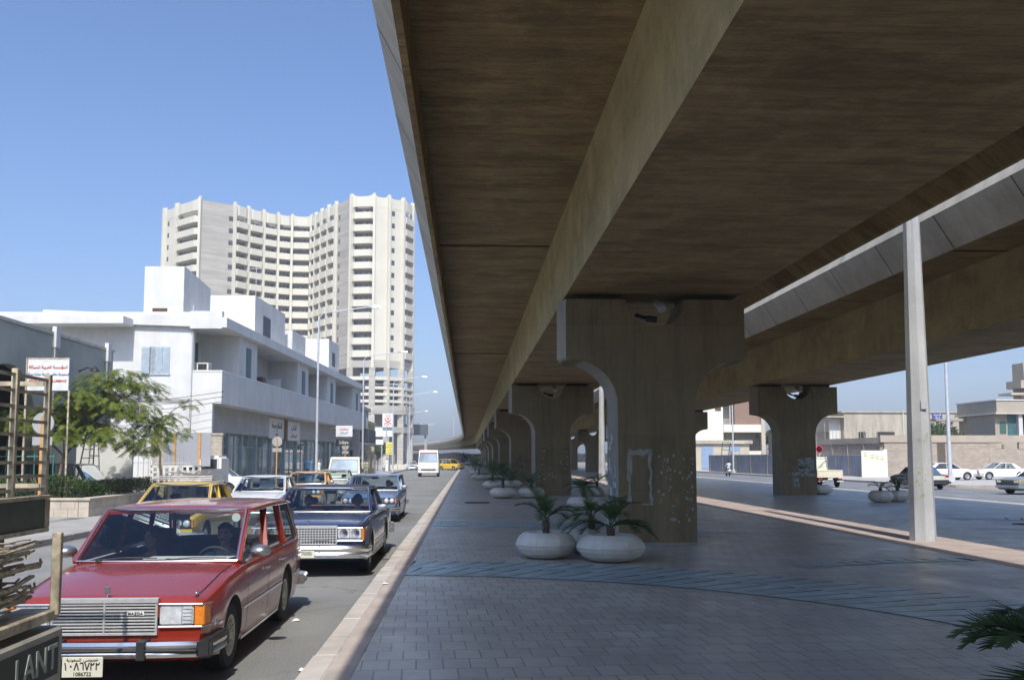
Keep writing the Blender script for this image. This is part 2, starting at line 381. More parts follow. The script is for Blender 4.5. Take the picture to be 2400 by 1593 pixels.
# right-hand pavement, kerbed island edge and forecourt
pgrey=M('pale_concrete_slab',(.46,.44,.41),.9,var=.1,scale=1,world=True,bmp=.15,dirt=.4)
sheet('pavement',[(31.65,66),(33,62),(36,58),(60,55),(95,55),(95,92),(41,92),(41,240),(31.65,240)],.14,pgrey)
mb=MB()
pts=[(31.6,240),(31.6,150),(31.6,120),(31.6,95),(31.6,80),(31.6,70),(31.75,65.5),(32.6,61.5),(35,58.2),(40,56.6),(50,55.6),(60,54.9),(95,54.8)]
for a,b in zip(pts,pts[1:]): mb.bar((*a,.06),(*b,.06),.16,.19)
structure(mb.build('kerb',kst))
# road markings and worn dashes on the right-hand road
wl=M('worn_white_line',(.62,.62,.6),.8,var=.3,scale=3,world=True)
mb=MB()
for x in (25.4,28.4):
    for k in range(0,40): y=22+k*6.0; mb.add([(x-.06,y,.006),(x+.06,y,.006),(x+.06,y+2.4,.006),(x-.06,y+2.4,.006)],[(0,1,2,3)])
structure(mb.build('lane_marking',wl))
mb=MB()
for k in range(4,30): y=24+k*9.; mb.add([(-5.35,y,.005),(-5.25,y,.005),(-5.25,y+3,.005),(-5.35,y+3,.005)],[(0,1,2,3)])
structure(mb.build('lane_marking',wl))
# ---------------------------------------------------------------- flyovers
def concrete(name,col,streak,amt=.6,rough=.85,lifts=0,blot=0):
    if name in MATS: return MATS[name]
    m,nt,bs,out=new_mat(name); v=coords(nt,world=True)
    c=mixc(nt,ramp(nt,noi(nt,v,.6,6,.65),.3,.72),[x*.72 for x in col],[x*1.18 for x in col])
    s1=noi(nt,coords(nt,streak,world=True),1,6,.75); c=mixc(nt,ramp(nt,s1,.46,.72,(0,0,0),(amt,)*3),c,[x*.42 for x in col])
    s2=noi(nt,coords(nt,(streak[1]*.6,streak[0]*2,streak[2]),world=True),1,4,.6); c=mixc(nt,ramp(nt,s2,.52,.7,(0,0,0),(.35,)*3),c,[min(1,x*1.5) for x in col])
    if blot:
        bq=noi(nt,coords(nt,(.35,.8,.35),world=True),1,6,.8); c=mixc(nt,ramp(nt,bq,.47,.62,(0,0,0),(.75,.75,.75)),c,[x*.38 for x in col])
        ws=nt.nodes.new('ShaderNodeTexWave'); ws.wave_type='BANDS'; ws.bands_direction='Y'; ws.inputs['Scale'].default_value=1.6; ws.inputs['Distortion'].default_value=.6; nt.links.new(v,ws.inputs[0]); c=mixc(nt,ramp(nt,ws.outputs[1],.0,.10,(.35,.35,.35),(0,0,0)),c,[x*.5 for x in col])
    if lifts:
        sp=nt.nodes.new('ShaderNodeSeparateXYZ'); nt.links.new(v,sp.inputs[0]); mm=N(nt,'ShaderNodeMath',operation='MULTIPLY'); nt.links.new(sp.outputs[2],mm.inputs[0]); mm.inputs[1].default_value=1/lifts
        fr=N(nt,'ShaderNodeMath',operation='FRACT'); nt.links.new(mm.outputs[0],fr.inputs[0]); c=mixc(nt,ramp(nt,fr.outputs[0],.0,.018,(.5,.5,.5),(0,0,0)),c,[x*.45 for x in col])
        sn=N(nt,'ShaderNodeMath',operation='FLOOR'); nt.links.new(mm.outputs[0],sn.inputs[0]); wn=N(nt,'ShaderNodeTexWhiteNoise',noise_dimensions='1D'); nt.links.new(sn.outputs[0],wn.inputs['W']); c=mixc(nt,ramp(nt,wn.outputs[0],0,1,(0,0,0),(.28,.28,.28)),c,[min(1,x*1.35) for x in col])
    fine=noi(nt,v,18,5,.8); c=mixc(nt,ramp(nt,fine,.3,.75,(0,0,0),(.25,)*3),c,[x*.6 for x in col])
    nt.links.new(c,bs.inputs['Base Color']); bs.inputs['Roughness'].default_value=rough; bs.inputs['Specular IOR Level'].default_value=.3
    bump(nt,bs,noi(nt,v,22,5),.25,.012); MATS[name]=m; return m
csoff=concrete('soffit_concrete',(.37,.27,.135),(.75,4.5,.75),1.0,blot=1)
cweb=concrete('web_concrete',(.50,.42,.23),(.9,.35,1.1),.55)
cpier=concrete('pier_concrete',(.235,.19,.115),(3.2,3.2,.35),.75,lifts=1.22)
cnose=concrete('pier_lit_side_concrete',(.35,.33,.27),(3,3,.4),.4)  # paler pier concrete, light on the side faces put into the colour
cpar=concrete('parapet_concrete',(.53,.49,.40),(.5,2.5,.5),.3)
def path(s,X):  # plan curve of the flyover: straight then bending left
    Y0=215.; Rr=860.
    if s<=Y0: return X,s,0.
    a=(s-Y0)/Rr; return -Rr+(Rr+X)*math.cos(a),Y0+(Rr+X)*math.sin(a),a
def sweep(poly,S,mi=0):
    rings=[]
    for s in S: rings.append([(*path(s,x)[:2],z) for x,z in poly])
    return MB().loft(rings,mi)
SS=[-25]+[25.3*k+23.9 for k in range(0,8)]+[215+20*k for k in range(1,34)]
SS=sorted(set(SS))
Z_S,Z_B=7.45,5.60   # cantilever soffit, girder bottom
def flyover(dx,label):
    t=thing('concrete_flyover',label,'flyover',(4.12+dx,20,0),0,'parallel concrete flyovers')
    X=lambda x:x+dx
    deck=[(-.70,7.42),(-.70,7.7),(8.94,7.7),(8.94,7.42),(6.15,Z_S-.02),(6.15,Z_S-.02)]
    # slab
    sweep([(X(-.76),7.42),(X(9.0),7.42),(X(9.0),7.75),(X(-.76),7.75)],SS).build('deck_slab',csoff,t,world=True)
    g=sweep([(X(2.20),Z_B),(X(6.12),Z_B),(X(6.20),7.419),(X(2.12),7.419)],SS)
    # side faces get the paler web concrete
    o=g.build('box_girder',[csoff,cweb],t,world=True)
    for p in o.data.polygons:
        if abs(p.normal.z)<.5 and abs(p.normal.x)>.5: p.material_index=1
    for sgn,nm in ((0,'l'),(1,'r')):
        prof=[(-.745,6.82),(-.745,7.419),(-.765,7.75),(-.765,8.25),(-.93,8.25),(-1.0,7.95),(-1.18,7.46),(-.84,6.82)]
        if dx and not sgn: prof[5]=(-1.15,8.0); prof[6]=(-1.33,7.60)
        if sgn: prof=[(8.24-x,z) for x,z in ([(-.76,6.82),(-.10,7.418)]+prof[1:])]
        f=sweep([(X(a),b) for a,b in prof],SS)
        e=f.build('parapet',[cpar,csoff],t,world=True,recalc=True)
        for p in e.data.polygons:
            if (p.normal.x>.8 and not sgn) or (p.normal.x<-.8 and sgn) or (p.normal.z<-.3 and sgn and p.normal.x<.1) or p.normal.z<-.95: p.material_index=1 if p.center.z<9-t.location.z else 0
        # vertical joints between precast fascia panels
        j=MB(); s=-20
        while s<200:
            x0,x1=((X(-.842),X(-1.184)) if not dx else (X(-.842),X(-1.335))) if not sgn else (X(9.082),X(9.424)); zt_=7.60 if (dx and not sgn) else 7.46
            j.add([(x0,s,6.815),(x1,s,zt_),(x1,s+.035,zt_),(x0,s+.035,6.815)],[(0,1,2,3)]); s+=3.16
        j.build('panel_joint',joint,e,world=True)
    # transverse construction joints
    j=MB()
    for k in range(8):
        y=23.9+25.3*k
        for a,b in ((-.74,2.1),(6.2,8.98)):
            j.box(X(a),X(b),y-.03,y+.03,7.405,7.419); 
    j.build('construction_joint',joint,t,world=True)
    j=MB()
    for k in range(8):
        y=24.0+25.3*k
        for a,b in ((-.74,2.08),(6.24,8.98)): MB().box(X(a),X(b),y,y+.9,7.400,7.418).build('diaphragm_band',csoff,t,world=True)
    piers=[]
    def arc(cx,cz,a,b,n=10): return [(cx+a*math.sin(PI/2*i/n),cz+b*math.cos(PI/2*i/n)) for i in range(n+1)]
    for k in range(0,9):
        yf=20.5+25.3*k
        mid=X(4.16)
        def prof(e,notch=True):
            hw=2.0+e; sw=.86+e
            # right half from bottom up
            Rt=[(sw,0.05),(sw,3.12)]+[(hw-.08-x*(hw-.08-sw)/1.0,z) for x,z in [(math.sin(PI/2*i/10),3.12+1.0*math.cos(PI/2*i/10)) for i in range(9,-1,-1)]]+[(hw,4.15+e*.2),(hw,5.46)]
            Nn=[(.66*math.cos(t),5.46-.62*math.sin(t)) for t in [PI*i/12 for i in range(13)]]
            L=[(-x,z) for x,z in Rt[::-1]]
            return Rt+Nn+L
        pf=prof(0);pm=prof(.13)
        rings=[[(mid+x,yf,z) for x,z in pf],[(mid+x,yf+.75,z) for x,z in pm],[(mid+x,yf+1.5,z) for x,z in pf]]
        b=MB().loft(rings,0,caps=False); n=len(pf)
        b.add(rings[0],[tuple(range(n))[::-1]]); b.add(rings[2],[tuple(range(n))])
        if k<7 or dx==0:
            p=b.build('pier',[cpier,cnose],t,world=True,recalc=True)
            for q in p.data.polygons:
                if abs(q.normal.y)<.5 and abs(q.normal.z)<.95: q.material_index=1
            for sx in (-1,1):
                s=MB().box(mid+sx*.72,mid+sx*1.72,yf+.25,yf+1.25,5.462,5.598); s.build('bearing',dark,p,world=True)
            if k<3:
                d=MB(); d.tube([(mid+.12,yf+.4,5.45),(mid+.12,yf-.05,5.30),(mid+.12,yf-.12,5.22)],.1,10); d.build('drain_pipe',galv,p,world=True)
                d=MB(); d.tube([(mid-.22,yf-.1,5.02),(mid+.0,yf-.16,4.98)],.07,8); d.tube([(mid-.25,yf-.1,5.03),(mid-.42,yf+.1,5.12)],.045,6); d.build('floodlight',black,p,world=True)
            piers.append(p)
    return t,piers
FLY1,P1=flyover(0,'long concrete flyover overhead, the nearer one with its edge against the blue sky')
FLY2,P2=flyover(12.2,'second concrete flyover running parallel beyond the sunlit gap on the right')
# flaked posters and splashes on the near pier front
def patchset(yf,midx,items,mat,name,par):
    b=MB()
    for poly in items: b.add([(midx+x,yf-.004,z) for x,z in poly],[tuple(range(len(poly)))])
    o=b.build(name,mat,par,world=True); o['kind']='stuff'; return o
flake=M('flaked_poster_paper',(.36,.38,.34),.9,var=.2,scale=9,world=True)
flake2=M('torn_poster_teal',(.18,.32,.32),.9,var=.4,scale=7,world=True)
def fixpar(o,t):  # child of a child: keep world placement
    return o
def ragged(x0,x1,z0,z1,seed,n=7,a=.02):
    rn=random.Random(seed); P=[]
    for i in range(n+1): P.append((x0+(x1-x0)*i/n,z0+rn.uniform(-a,a)))
    for i in range(1,n): P.append((x1+rn.uniform(-a,a),z0+(z1-z0)*i/n))
    for i in range(n+1): P.append((x1-(x1-x0)*i/n,z1+rn.uniform(-a,a)))
    for i in range(1,n): P.append((x0+rn.uniform(-a,a),z1-(z1-z0)*i/n))
    return P
mid=4.16; yf=20.5
def frame_patch(x0,x1,z0,z1,w,seed):
    return [ragged(x0,x1,z1-w,z1,seed,9,.03),ragged(x0,x0+w*.7,z0,z1-w,seed+1,9,.03),ragged(x1-w*.6,x1,z0,z1-w*.9,seed+2,9,.03)]
patchset(yf,mid,frame_patch(-.66,-.12,.93,2.13,.12,3)+[ragged(-.34,-.1,.93,.96,9,5,.01)],flake,'poster_remnant',P1[0])
rn=random.Random(5)
patchset(yf,mid,[irregular(rn.uniform(.0,.8),rn.uniform(.55,2.0),rn.uniform(.008,.035),7,i,1,1.4) for i in range(60)]+[irregular(.33,.62,.05,9,77,2,.8),irregular(.12,1.15,.04,9,78)],flake,'paint_splash',P1[0])
# vertical flaked paint on the nose of the near pier
b=MB()
rn=random.Random(11)
for i in range(46):
    z=.2+rn.random()**1.3*2.2; yy=yf+rn.uniform(.05,.72); h=rn.uniform(.05,.35); w=rn.uniform(.03,.12)
    x=lambda y:mid-.86-.13*(y-yf)/.75-.006
    b.add([(x(yy),yy,z),(x(yy+w),yy+w,z+rn.uniform(-.05,.05)),(x(yy+w*.8),yy+w*.8,z+h),(x(yy+w*.2),yy+w*.2,z+h*.9)],[(0,1,2,3)],0 if rn.random()<.85 else 1)
b.build('flaked_paint',[M('flaked_white_paint',(.62,.64,.66),.9,var=.15,scale=9,world=True),flake2],P1[0],world=True)
for k in (1,2):
    yk=20.5+25.3*k; rn=random.Random(20+k)
    patchset(yk,mid,[irregular(rn.uniform(-.7,.7),rn.uniform(.9,2.4),rn.uniform(.02,.06),7,i+k,1,1) for i in range(26)],flake,'paint_splash',P1[k])
for k,(p) in ((1,P2[1]),(2,P2[2])):
    yk=20.5+25.3*k; m2=mid+12.2
    pp=[ragged(-.3,.35,1.45,1.5,1,9,.01),ragged(-.55,.8,1.05,1.22,2,14,.05),ragged(-.35,-.05,.5,.95,3,9,.05),ragged(.3,.75,1.3,1.95,4,9,.04),ragged(-.05,.25,1.3,1.9,6,9,.06)]
    patchset(yk,m2,pp,M('old_poster_grey',(.30,.33,.30),.9,var=.4,scale=6,world=True),'old_poster',p)
# ---------------------------------------------------------------- tall octagonal lamp columns between the decks
cpole=concrete('pole_concrete',(.50,.51,.52),(4,4,.25),.25)
def lamp_column(x,y,label,first=None):
    t=thing('lamp_column',label,'lamp post',(x,y,.12),0,'tall concrete lamp columns')
    b=MB(); n=8
    b.lathe([(.285,-.02),(.275,.9),(.25,2.6),(.185,6.9),(.12,13.6)],8,(0,0,0)); b.xf(lambda p:Matrix.Rotation(R(22.5+8),3,'Z')@p)
    b.build('column',cpole,t)
    b=MB(); b.tube([(0,0,13.4),(0,0,14.2),(-.9,0,14.9),(-2.2,0,15.1)],.05,8); b.tube([(0,0,14.2),(.9,0,14.9),(2.2,0,15.1)],.05,8); b.build('bracket_arm',galv,t,smooth=40)
    for s in (-1,1):
        b=MB(); b.loft([[(s*2.1,-.1,15.05),(s*2.1,.1,15.05),(s*2.1,.1,15.17),(s*2.1,-.1,15.17)],[(s*2.9,-.16,15.0),(s*2.9,.16,15.0),(s*2.9,.12,15.2),(s*2.9,-.12,15.2)]]); b.build('lamp_head',alu,t,recalc=True)
    return t
LC=lamp_column(10.1,20.6,'tall pale concrete lamp column with peeling paint, nearest one rising through the gap')
b=MB(); rn=random.Random(3)
for i in range(26):
    z=.9+rn.random()*1.5; a=R(rn.choice((-127,-127,-82,-82))); r=(.275-(z-.9)*.0147)*.924+.003; s=rn.uniform(.02,.06); uo=rn.uniform(-.07,.07)
    tx,ty=-math.sin(a),math.cos(a); c=[r*math.cos(a)+tx*uo,r*math.sin(a)+ty*uo]
    P=irregular(0,0,s,7,i,1,.9); b.add([(c[0]+tx*u,c[1]+ty*u,z+v) for u,v in P],[tuple(range(7))])
b.build('peeled_paint',M('peeled_cream_paint',(.47,.45,.36),.9,var=.25,scale=10),LC)
b=MB(); b.box(-.07,.07,-.275,-.262,2.9,3.12); b.build('access_cover',galv,LC,bevel=.01)
l2=lamp_column(10.15,70.9,'tall pale concrete lamp column seen between the first two piers')
l3=lamp_column(10.15,121.5,'tall pale concrete lamp column far down the gap between the flyovers')
# grate and scraps
mb=MB(); mb.box(-.1,.9,38.2,39.4,.121,.128)
for i in range(9): mb.box(-.05+i*.1,0+i*.1,38.3,39.3,.128,.134)
tag(mb.build('drain_grate',M('rusty_iron',(.10,.06,.04),.8,.4,var=.3,scale=8)),'rusty iron drain grate lying in the pavement near the kerb','grate')
for i,(x,y,s,l) in enumerate([(-1.2,13.9,.05,'crumpled white paper scrap on the pink kerb border'),(-2.05,11.6,.05,'torn paper scrap lying on the asphalt by the red car'),(-1.52,8.9,.035,'small white paper scrap in the gutter nearest the bottom edge')]):
    rn=random.Random(i); b=MB(); z0=.128 if i==0 else .006
    P=[(x+rn.uniform(-s,s)*(1 if a%2 else .4)+s*math.cos(a*1.05),y+s*1.3*math.sin(a*1.05),z0+rn.uniform(.0,.02)) for a in range(6)]
    b.add(P+[(x,y,z0+.03)],[(k,(k+1)%6,6) for k in range(6)]); tag(b.build('paper_scrap',white_paint),l,'litter')
# ---------------------------------------------------------------- cars (front looks along local -Y, y=0 at the nose)
interior=M('car_interior',(.05,.05,.055),.8,var=.2,scale=8)
redint=M('red_interior',(.30,.05,.035),.7,var=.15,scale=8)
lensm=M('clear_lens',(.66,.68,.70),.12,.15,var=.22,scale=14,spec=.9,coat=.8,bmp=.4)
amber=M('amber_lens',(.75,.22,.01),.15,var=.15,scale=25,coat=.8)
redlens=M('red_lens',(.45,.015,.01),.15,var=.15,scale=25,coat=.8)
shut=M('panel_gap_black',(.008,.008,.008),.7)
ws_glass=glass('windscreen_glass',(.84,.90,.90),.03)
sd_glass=glass('side_glass',(.7,.77,.77),.04)
plate_m=M('plate_cream',(.66,.64,.52),.5,var=.04,scale=6)
ink=M('plate_ink',(.04,.04,.05),.6)
def interp(tab,y):
    if y<=tab[0][0]: return tab[0][1]
    for (a,b),(c,d) in zip(tab,tab[1:]):
        if y<=c: return b+(d-b)*(y-a)/(c-a)
    return tab[-1][1]
def digit_strokes(t,size,th,x=0,z=0):
    """Arabic-Indic digits drawn as strokes"""
    G={'1':[[(.15,1),(.28,.5),(.3,0)]],'0':[[(.25,.42),(.32,.5),(.25,.58),(.18,.5),(.25,.42)]],'8':[[(.0,0),(.3,1),(.6,0)]],'6':[[(.08,.86),(.12,.98),(.45,.96),(.5,.5),(.52,0)]],
       '7':[[(.0,1),(.3,0),(.6,1)]],'2':[[(.12,0),(.12,.95),(.18,.72),(.48,.74),(.52,1)]],'5':[[(.3,1),(.05,.4),(.1,.05),(.5,.05),(.55,.4),(.3,1)]],'4':[[(.5,1),(.15,.85),(.4,.6),(.1,.35),(.5,.05)]]}
    b=MB(); cx=x-len(t)*size*.36
    for ch in t:
        for st in G.get(ch,[]):
            for p,q in zip(st,st[1:]): b.bar((cx+p[0]*size,0,z+p[1]*size),(cx+q[0]*size,0,z+q[1]*size),th,th*.4,up=(0,1,0))
        cx+=size*.72
    return b
def number_plate(t,x,y,z,arab,lat,w=.30,h=.155,par='number_plate'):
    b=MB(); b.box(x-w/2,x+w/2,y-.008,y,z-h/2,z+h/2); p=b.build(par,plate_m,t,bevel=.006)
    k=digit_strokes(arab,h*.36,h*.055); k.xf(lambda q:Vector((q.x+x,q.y+y-.010,q.z+z-h*.13)))
    a=face_to(text_mb(lat,h*.26,.002),(x,y-.010,z-h*.34),(1,0,0)); k.merge(a)
    a=face_to(text_mb(arabic('السعودية')+'  '+arabic('خصوصي'),h*.2,.002),(x,y-.010,z+h*.36),(1,0,0)); k.merge(a)
    k.build('plate_lettering',ink,p); return p
def make_car(label,cat,loc,rz,S,group=None,name='sedan_car'):
    L,W,H=S['L'],S['W'],S['H']; hw=W/2; fo,wb=S['fo'],S['wb']; Rw=S.get('rw',.31); b0=S.get('b',.2)
    hf,hc,cy,wy,ry,gy=S['hf'],S['hc'],S['cy'],S['wy'],S['ry'],S['gy']; tr=S.get('tr',S['hc']); wagon=S.get('wagon',0)
    pm=S['paint']; rm=S.get('roofpaint',pm); hi=S.get('detail',2)
    t=thing(name,label,cat,loc,rz,group)
    belt=S.get('belt',hc-.02)
    top=[(0,hf-.05),(.06,hf-.008),(.2,hf+.012),(cy*.6,hf+(hc-hf)*.72),(cy,hc)]
    if wagon: top+=[(cy+.3,belt),(L-.14,belt+.01),(L,belt-.06)]
    else: top+=[(cy+.3,belt),(gy-.3,belt),(gy,tr+.02),(L-.12,tr-.01),(L,tr-.07)]
    wid=[(0,hw-.055),(.1,hw-.02),(.5,hw),(L*.45,hw+.004),(L-.5,hw),(L-.08,hw-.03),(L,hw-.07)]
    bot=[(0,b0+.14),(.12,b0+.06),(.5,b0),(L-.5,b0),(L-.1,b0+.1),(L,b0+.18)]
    sh=S.get('shoulder',.10)
    def ring(y):
        w_,tp,bt=interp(wid,y),interp(top,y),interp(bot,y)
        lip=min(1,max(0,(y-.0)/.25))*min(1,max(.2,(L-y)/.3))
        pr=[(0,bt),(w_-.12,bt),(w_-.035,bt+.035),(w_-.012,bt+.16),(w_,bt+.30),(w_+.002,tp-sh-.10),(w_-.01,tp-sh),(w_-.035,tp-sh*.45),(w_-.075,tp-.018),(w_-.13,tp-.002),(w_*.5,tp+.014*lip),(0,tp+.02*lip)]
        return pr
    def sideX(y,z):
        pr=ring(y)[2:9]
        for (x0,z0),(x1,z1) in zip(pr,pr[1:]):
            if z0<=z<=z1: return x0+(x1-x0)*(z-z0)/max(1e-6,z1-z0)
        return pr[-1][0] if z>pr[-1][1] else pr[0][0]
    ys=sorted(set([0,.03,.06,.12,.2,.5,.5*(fo+cy),cy*.6,cy-.08,cy,cy+.3,L*.45,L*.6,gy-.3,gy,L-.5,L-.3,L-.12,L-.06,L,fo-.4,fo,fo+.4,fo+wb-.4,fo+wb,fo+wb+.4]))
    ys=[y for y in ys if 0<=y<=L]
    rings=[]
    for y in ys:
        pr=ring(y); rings.append([(x,y,z) for x,z in pr]+[(-x,y,z) for x,z in pr[::-1][1:-1]])
    body=MB().loft(rings).build('body',[pm,interior,S.get('sillpaint',pm)],t,recalc=True)
    cut=MB()
    cb=b0+.14; ce=(L-.16) if wagon else gy-.10
    wi=hw-.115
    cut.hexa([(-wi,cy+.10,cb),(wi,cy+.10,cb),(wi,ce-.2,cb),(-wi,ce-.2,cb),(-wi+.02,cy+.05,belt+.2),(wi-.02,cy+.05,belt+.2),(wi-.02,ce,belt+.2),(-wi+.02,ce,belt+.2)],1)
    for yy in (fo,fo+wb):
        for s in (-1,1):
            a,b_=(hw-.27)*s,(hw+.2)*s
            cut.lathe([(Rw+.055,min(a,b_)),(Rw+.055,max(a,b_))],28,(0,yy,Rw+.01),'x',1)
    cu=cut.build('cutter',[pm,interior],None,recalc=True); cu.location=loc; cu.rotation_euler=(0,0,rz)
    md=body.modifiers.new('b','BOOLEAN'); md.operation='DIFFERENCE'; md.object=cu; md.solver='EXACT'
    bpy.context.view_layer.update(); nm=evald(body); body.modifiers.clear(); body.data=nm; nm.name='body'
    bpy.data.objects.remove(cu)
    nm.polygons.foreach_set('use_smooth',[True]*len(nm.polygons)); nm.set_sharp_from_angle(angle=R(28))
    # ---- greenhouse
    tum=S.get('tumble',.15); wbz=hw-S.get('wbin',.07); wr=wbz-tum; zr=H-.045; pw=.045
    zb=belt-.012
    def side(u,y0b,y0t): pass
    A0=(wbz-.03,cy+.0,hc-.0); A1=(wr,wy,zr-.02)
    if wagon: D0=(wbz-.02,gy,belt); D1=(wr,ry,zr-.02)
    else: D0=(wbz-.05,gy,tr+.01); D1=(wr,ry,zr-.02)
    # roof shell
    rs=[]; 
    for y,dz,dw in [(wy-.03,-.034,-.03),(wy+.02,-.012,0),(wy+.25,.0,.005),((wy+ry)/2,.012,.01),(ry-.25,.0,.005),(ry-.02,-.018,0),(ry+.05,-.045,-.03)]:
        z=H-.03+dz; w_=wr+.03+dw
        pr=[(0,z-.02),(w_-.05,z-.035),(w_-.005,z-.045),(w_,z-.03),(w_-.012,z-.012),(w_-.06,z+.004),(w_*.6,z+.018),(0,z+.024)]
        rs.append([(x,y,zz) for x,zz in pr]+[(-x,y,zz) for x,zz in pr[::-1][1:-1]])
    roof=MB().loft(rs).build('roof',rm,t,smooth=35,recalc=True)
    if hi: 
        tm=MB()
        for s in (-1,1): tm.tube([(s*(wr+.035),wy+.02,H-.072),(s*(wr+.042),(wy+ry)/2,H-.06),(s*(wr+.035),ry,H-.078)],.008,6)
        tm.build('gutter_trim',S.get('trim',chrome),roof,smooth=50)
    mids=S.get('pillars',[.34,.66] if wagon else [.5])
    pl=[]
    def lerp(a,b,u): return tuple(a[i]+(b[i]-a[i])*u for i in range(3))
    for s in (-1,1):
        m=lambda p:(p[0]*s,p[1],p[2])
        pmat=rm if S.get('pilroof',0) else pm
        bp=lambda q:q.build('pillar',pmat,t,recalc=True,bevel=.006)
        pil=MB(); pil.bar(m(A0),m(A1),pw,.06,up=(s,0,0)); bp(pil); pil=MB()
        rw_=.10 if wagon else S.get('cpil',.34)
        # rear pillar as a slanted slab
        if wagon: pil.hexa([m((D0[0]-.05,D0[1]-.12,zb)),m((D0[0],D0[1]-.12,zb)),m((D0[0],D0[1]+.05,zb)),m((D0[0]-.05,D0[1]+.05,zb)),m((D1[0]-.05,D1[1]-.10,D1[2])),m((D1[0]+.0,D1[1]-.10,D1[2])),m((D1[0],D1[1]+.03,D1[2])),m((D1[0]-.05,D1[1]+.03,D1[2]))])
        else: pil.hexa([m((D0[0]-.03,D0[1]-rw_-.08,belt-.01)),m((D0[0]+.03,D0[1]-rw_-.08,belt-.01)),m((D0[0]+.03,D0[1]+.02,tr+.01)),m((D0[0]-.03,D0[1]+.02,tr+.01)),m((D1[0]-.04,D1[1]-rw_*.75,D1[2])),m((D1[0]+.015,D1[1]-rw_*.75,D1[2])),m((D1[0]+.015,D1[1]+.02,D1[2])),m((D1[0]-.04,D1[1]+.02,D1[2]))])
        bp(pil)
        ymin,ymax=cy,gy-(.12 if wagon else rw_)
        ytm,ytx=wy,ry-(.1 if wagon else rw_*.75)
        for u in mids:
            yb_=ymin+(ymax-ymin)*u; yt_=ytm+(ytx-ytm)*u*.97+.0
            pil=MB(); pil.bar(m((wbz-.012,yb_,zb)),m((wr+.002,yt_,zr-.02)),.035,.075,up=(s,0,0)); bp(pil)
    gi=.012
    # windscreen with slight bow
    def bowed(a,b,c,d,bow,n=8,nm='windscreen',mat=ws_glass,par=None):
        g=MB(); vs=[]
        for i in range(n+1):
            u=i/n; k=bow*(1-(2*u-1)**2)
            p=[a[j]+(b[j]-a[j])*u for j in range(3)]; q=[d[j]+(c[j]-d[j])*u for j in range(3)]
            p[1]-=k; q[1]-=k*.8; vs+=[p,q]
        g.add(vs,[(2*i,2*i+2,2*i+3,2*i+1) for i in range(n)]); return g.build(nm,mat,par or t,smooth=60)
    ax0,ax1=A0[0]-.012,A1[0]-.0
    wsc=bowed((-ax0,cy-.005,hc+.01),(ax0,cy-.005,hc+.01),(ax1,wy-.012,zr-.005),(-ax1,wy-.012,zr-.005),.06)
    if hi:
        tm=MB(); tmm=S.get('trim',chrome)
        pts=[(-ax0,cy-.012,hc+.012)]
        for i in range(9):
            u=i/8; pts.append((-ax1+2*ax1*u,wy-.02-.048*(1-(2*u-1)**2),zr-.002))
        pts.append((ax0,cy-.012,hc+.012)); tm.tube(pts,.015 if hi>1 else .010,6)
        pts=[(-ax0+2*ax0*i/8,cy-.012-.06*(1-(2*i/8-1)**2),hc+.016) for i in range(9)]; tm.tube(pts,.007,6)
        tm.build('windscreen_trim',tmm,wsc,smooth=50)
    rg=.03
    if wagon: bowed((-D0[0]+.03,gy+.04,belt+.02),(D0[0]-.03,gy+.04,belt+.02),(D1[0]-.03,ry+.03,zr-.03),(-D1[0]+.03,ry+.03,zr-.03),-.03,6,'rear_window',sd_glass)
    else: bowed((-D0[0]+.03,gy+.0,tr+.015),(D0[0]-.03,gy+.0,tr+.015),(D1[0]-.02,ry+.015,zr-.02),(-D1[0]+.02,ry+.015,zr-.02),-.04,6,'rear_window',sd_glass)
    # side glass per pane between pillars
    us=[0]+mids+[1]
    for s in (-1,1):
        for k,(u0,u1) in enumerate(zip(us,us[1:])):
            rw_=.12 if wagon else S.get('cpil',.34)
            Yb=lambda u:cy+.04+(gy-rw_-cy-.04)*u; Yt=lambda u:wy+.03+(ry-rw_*.8-wy-.03)*u
            xb,xt=wbz-.022,wr-.004
            zq=zr-.03; g=MB()
            down=S.get('open_front_window') and k==0
            if down: continue
            g.add([(s*xb,Yb(u0)+.03,zb+.008),(s*xb,Yb(u1)-.03,zb+.008),(s*xt,Yt(u1)-.03,zq),(s*xt,Yt(u0)+.03,zq)],[(0,1,2,3) if s>0 else (3,2,1,0)])
            gl_=g.build('side_window',sd_glass,t)
            if hi>1:
                tm=MB(); q=[(s*(xb+.012),Yb(u0)+.03,zb+.012),(s*(xb+.012),Yb(u1)-.03,zb+.012),(s*(xt+.012),Yt(u1)-.03,zq),(s*(xt+.012),Yt(u0)+.03,zq)]
                tm.tube(q+[q[0]],.007,5); tm.build('window_trim',S.get('trim',chrome) if S.get('chromewin',1) else dark,gl_)
    # ---- side details
    cols=MB(); ctr=MB()
    def vline(s,y,z0,z1,w_=.008):
        n=6; 
        for i in range(n):
            a,b_=z0+(z1-z0)*i/n,z0+(z1-z0)*(i+1)/n
            cols.add([(s*(sideX(y,a)+.0022),y-w_/2,a),(s*(sideX(y,a)+.0022),y+w_/2,a),(s*(sideX(y,b_)+.0022),y+w_/2,b_),(s*(sideX(y,b_)+.0022),y-w_/2,b_)],[(0,1,2,3) if s>0 else (3,2,1,0)])
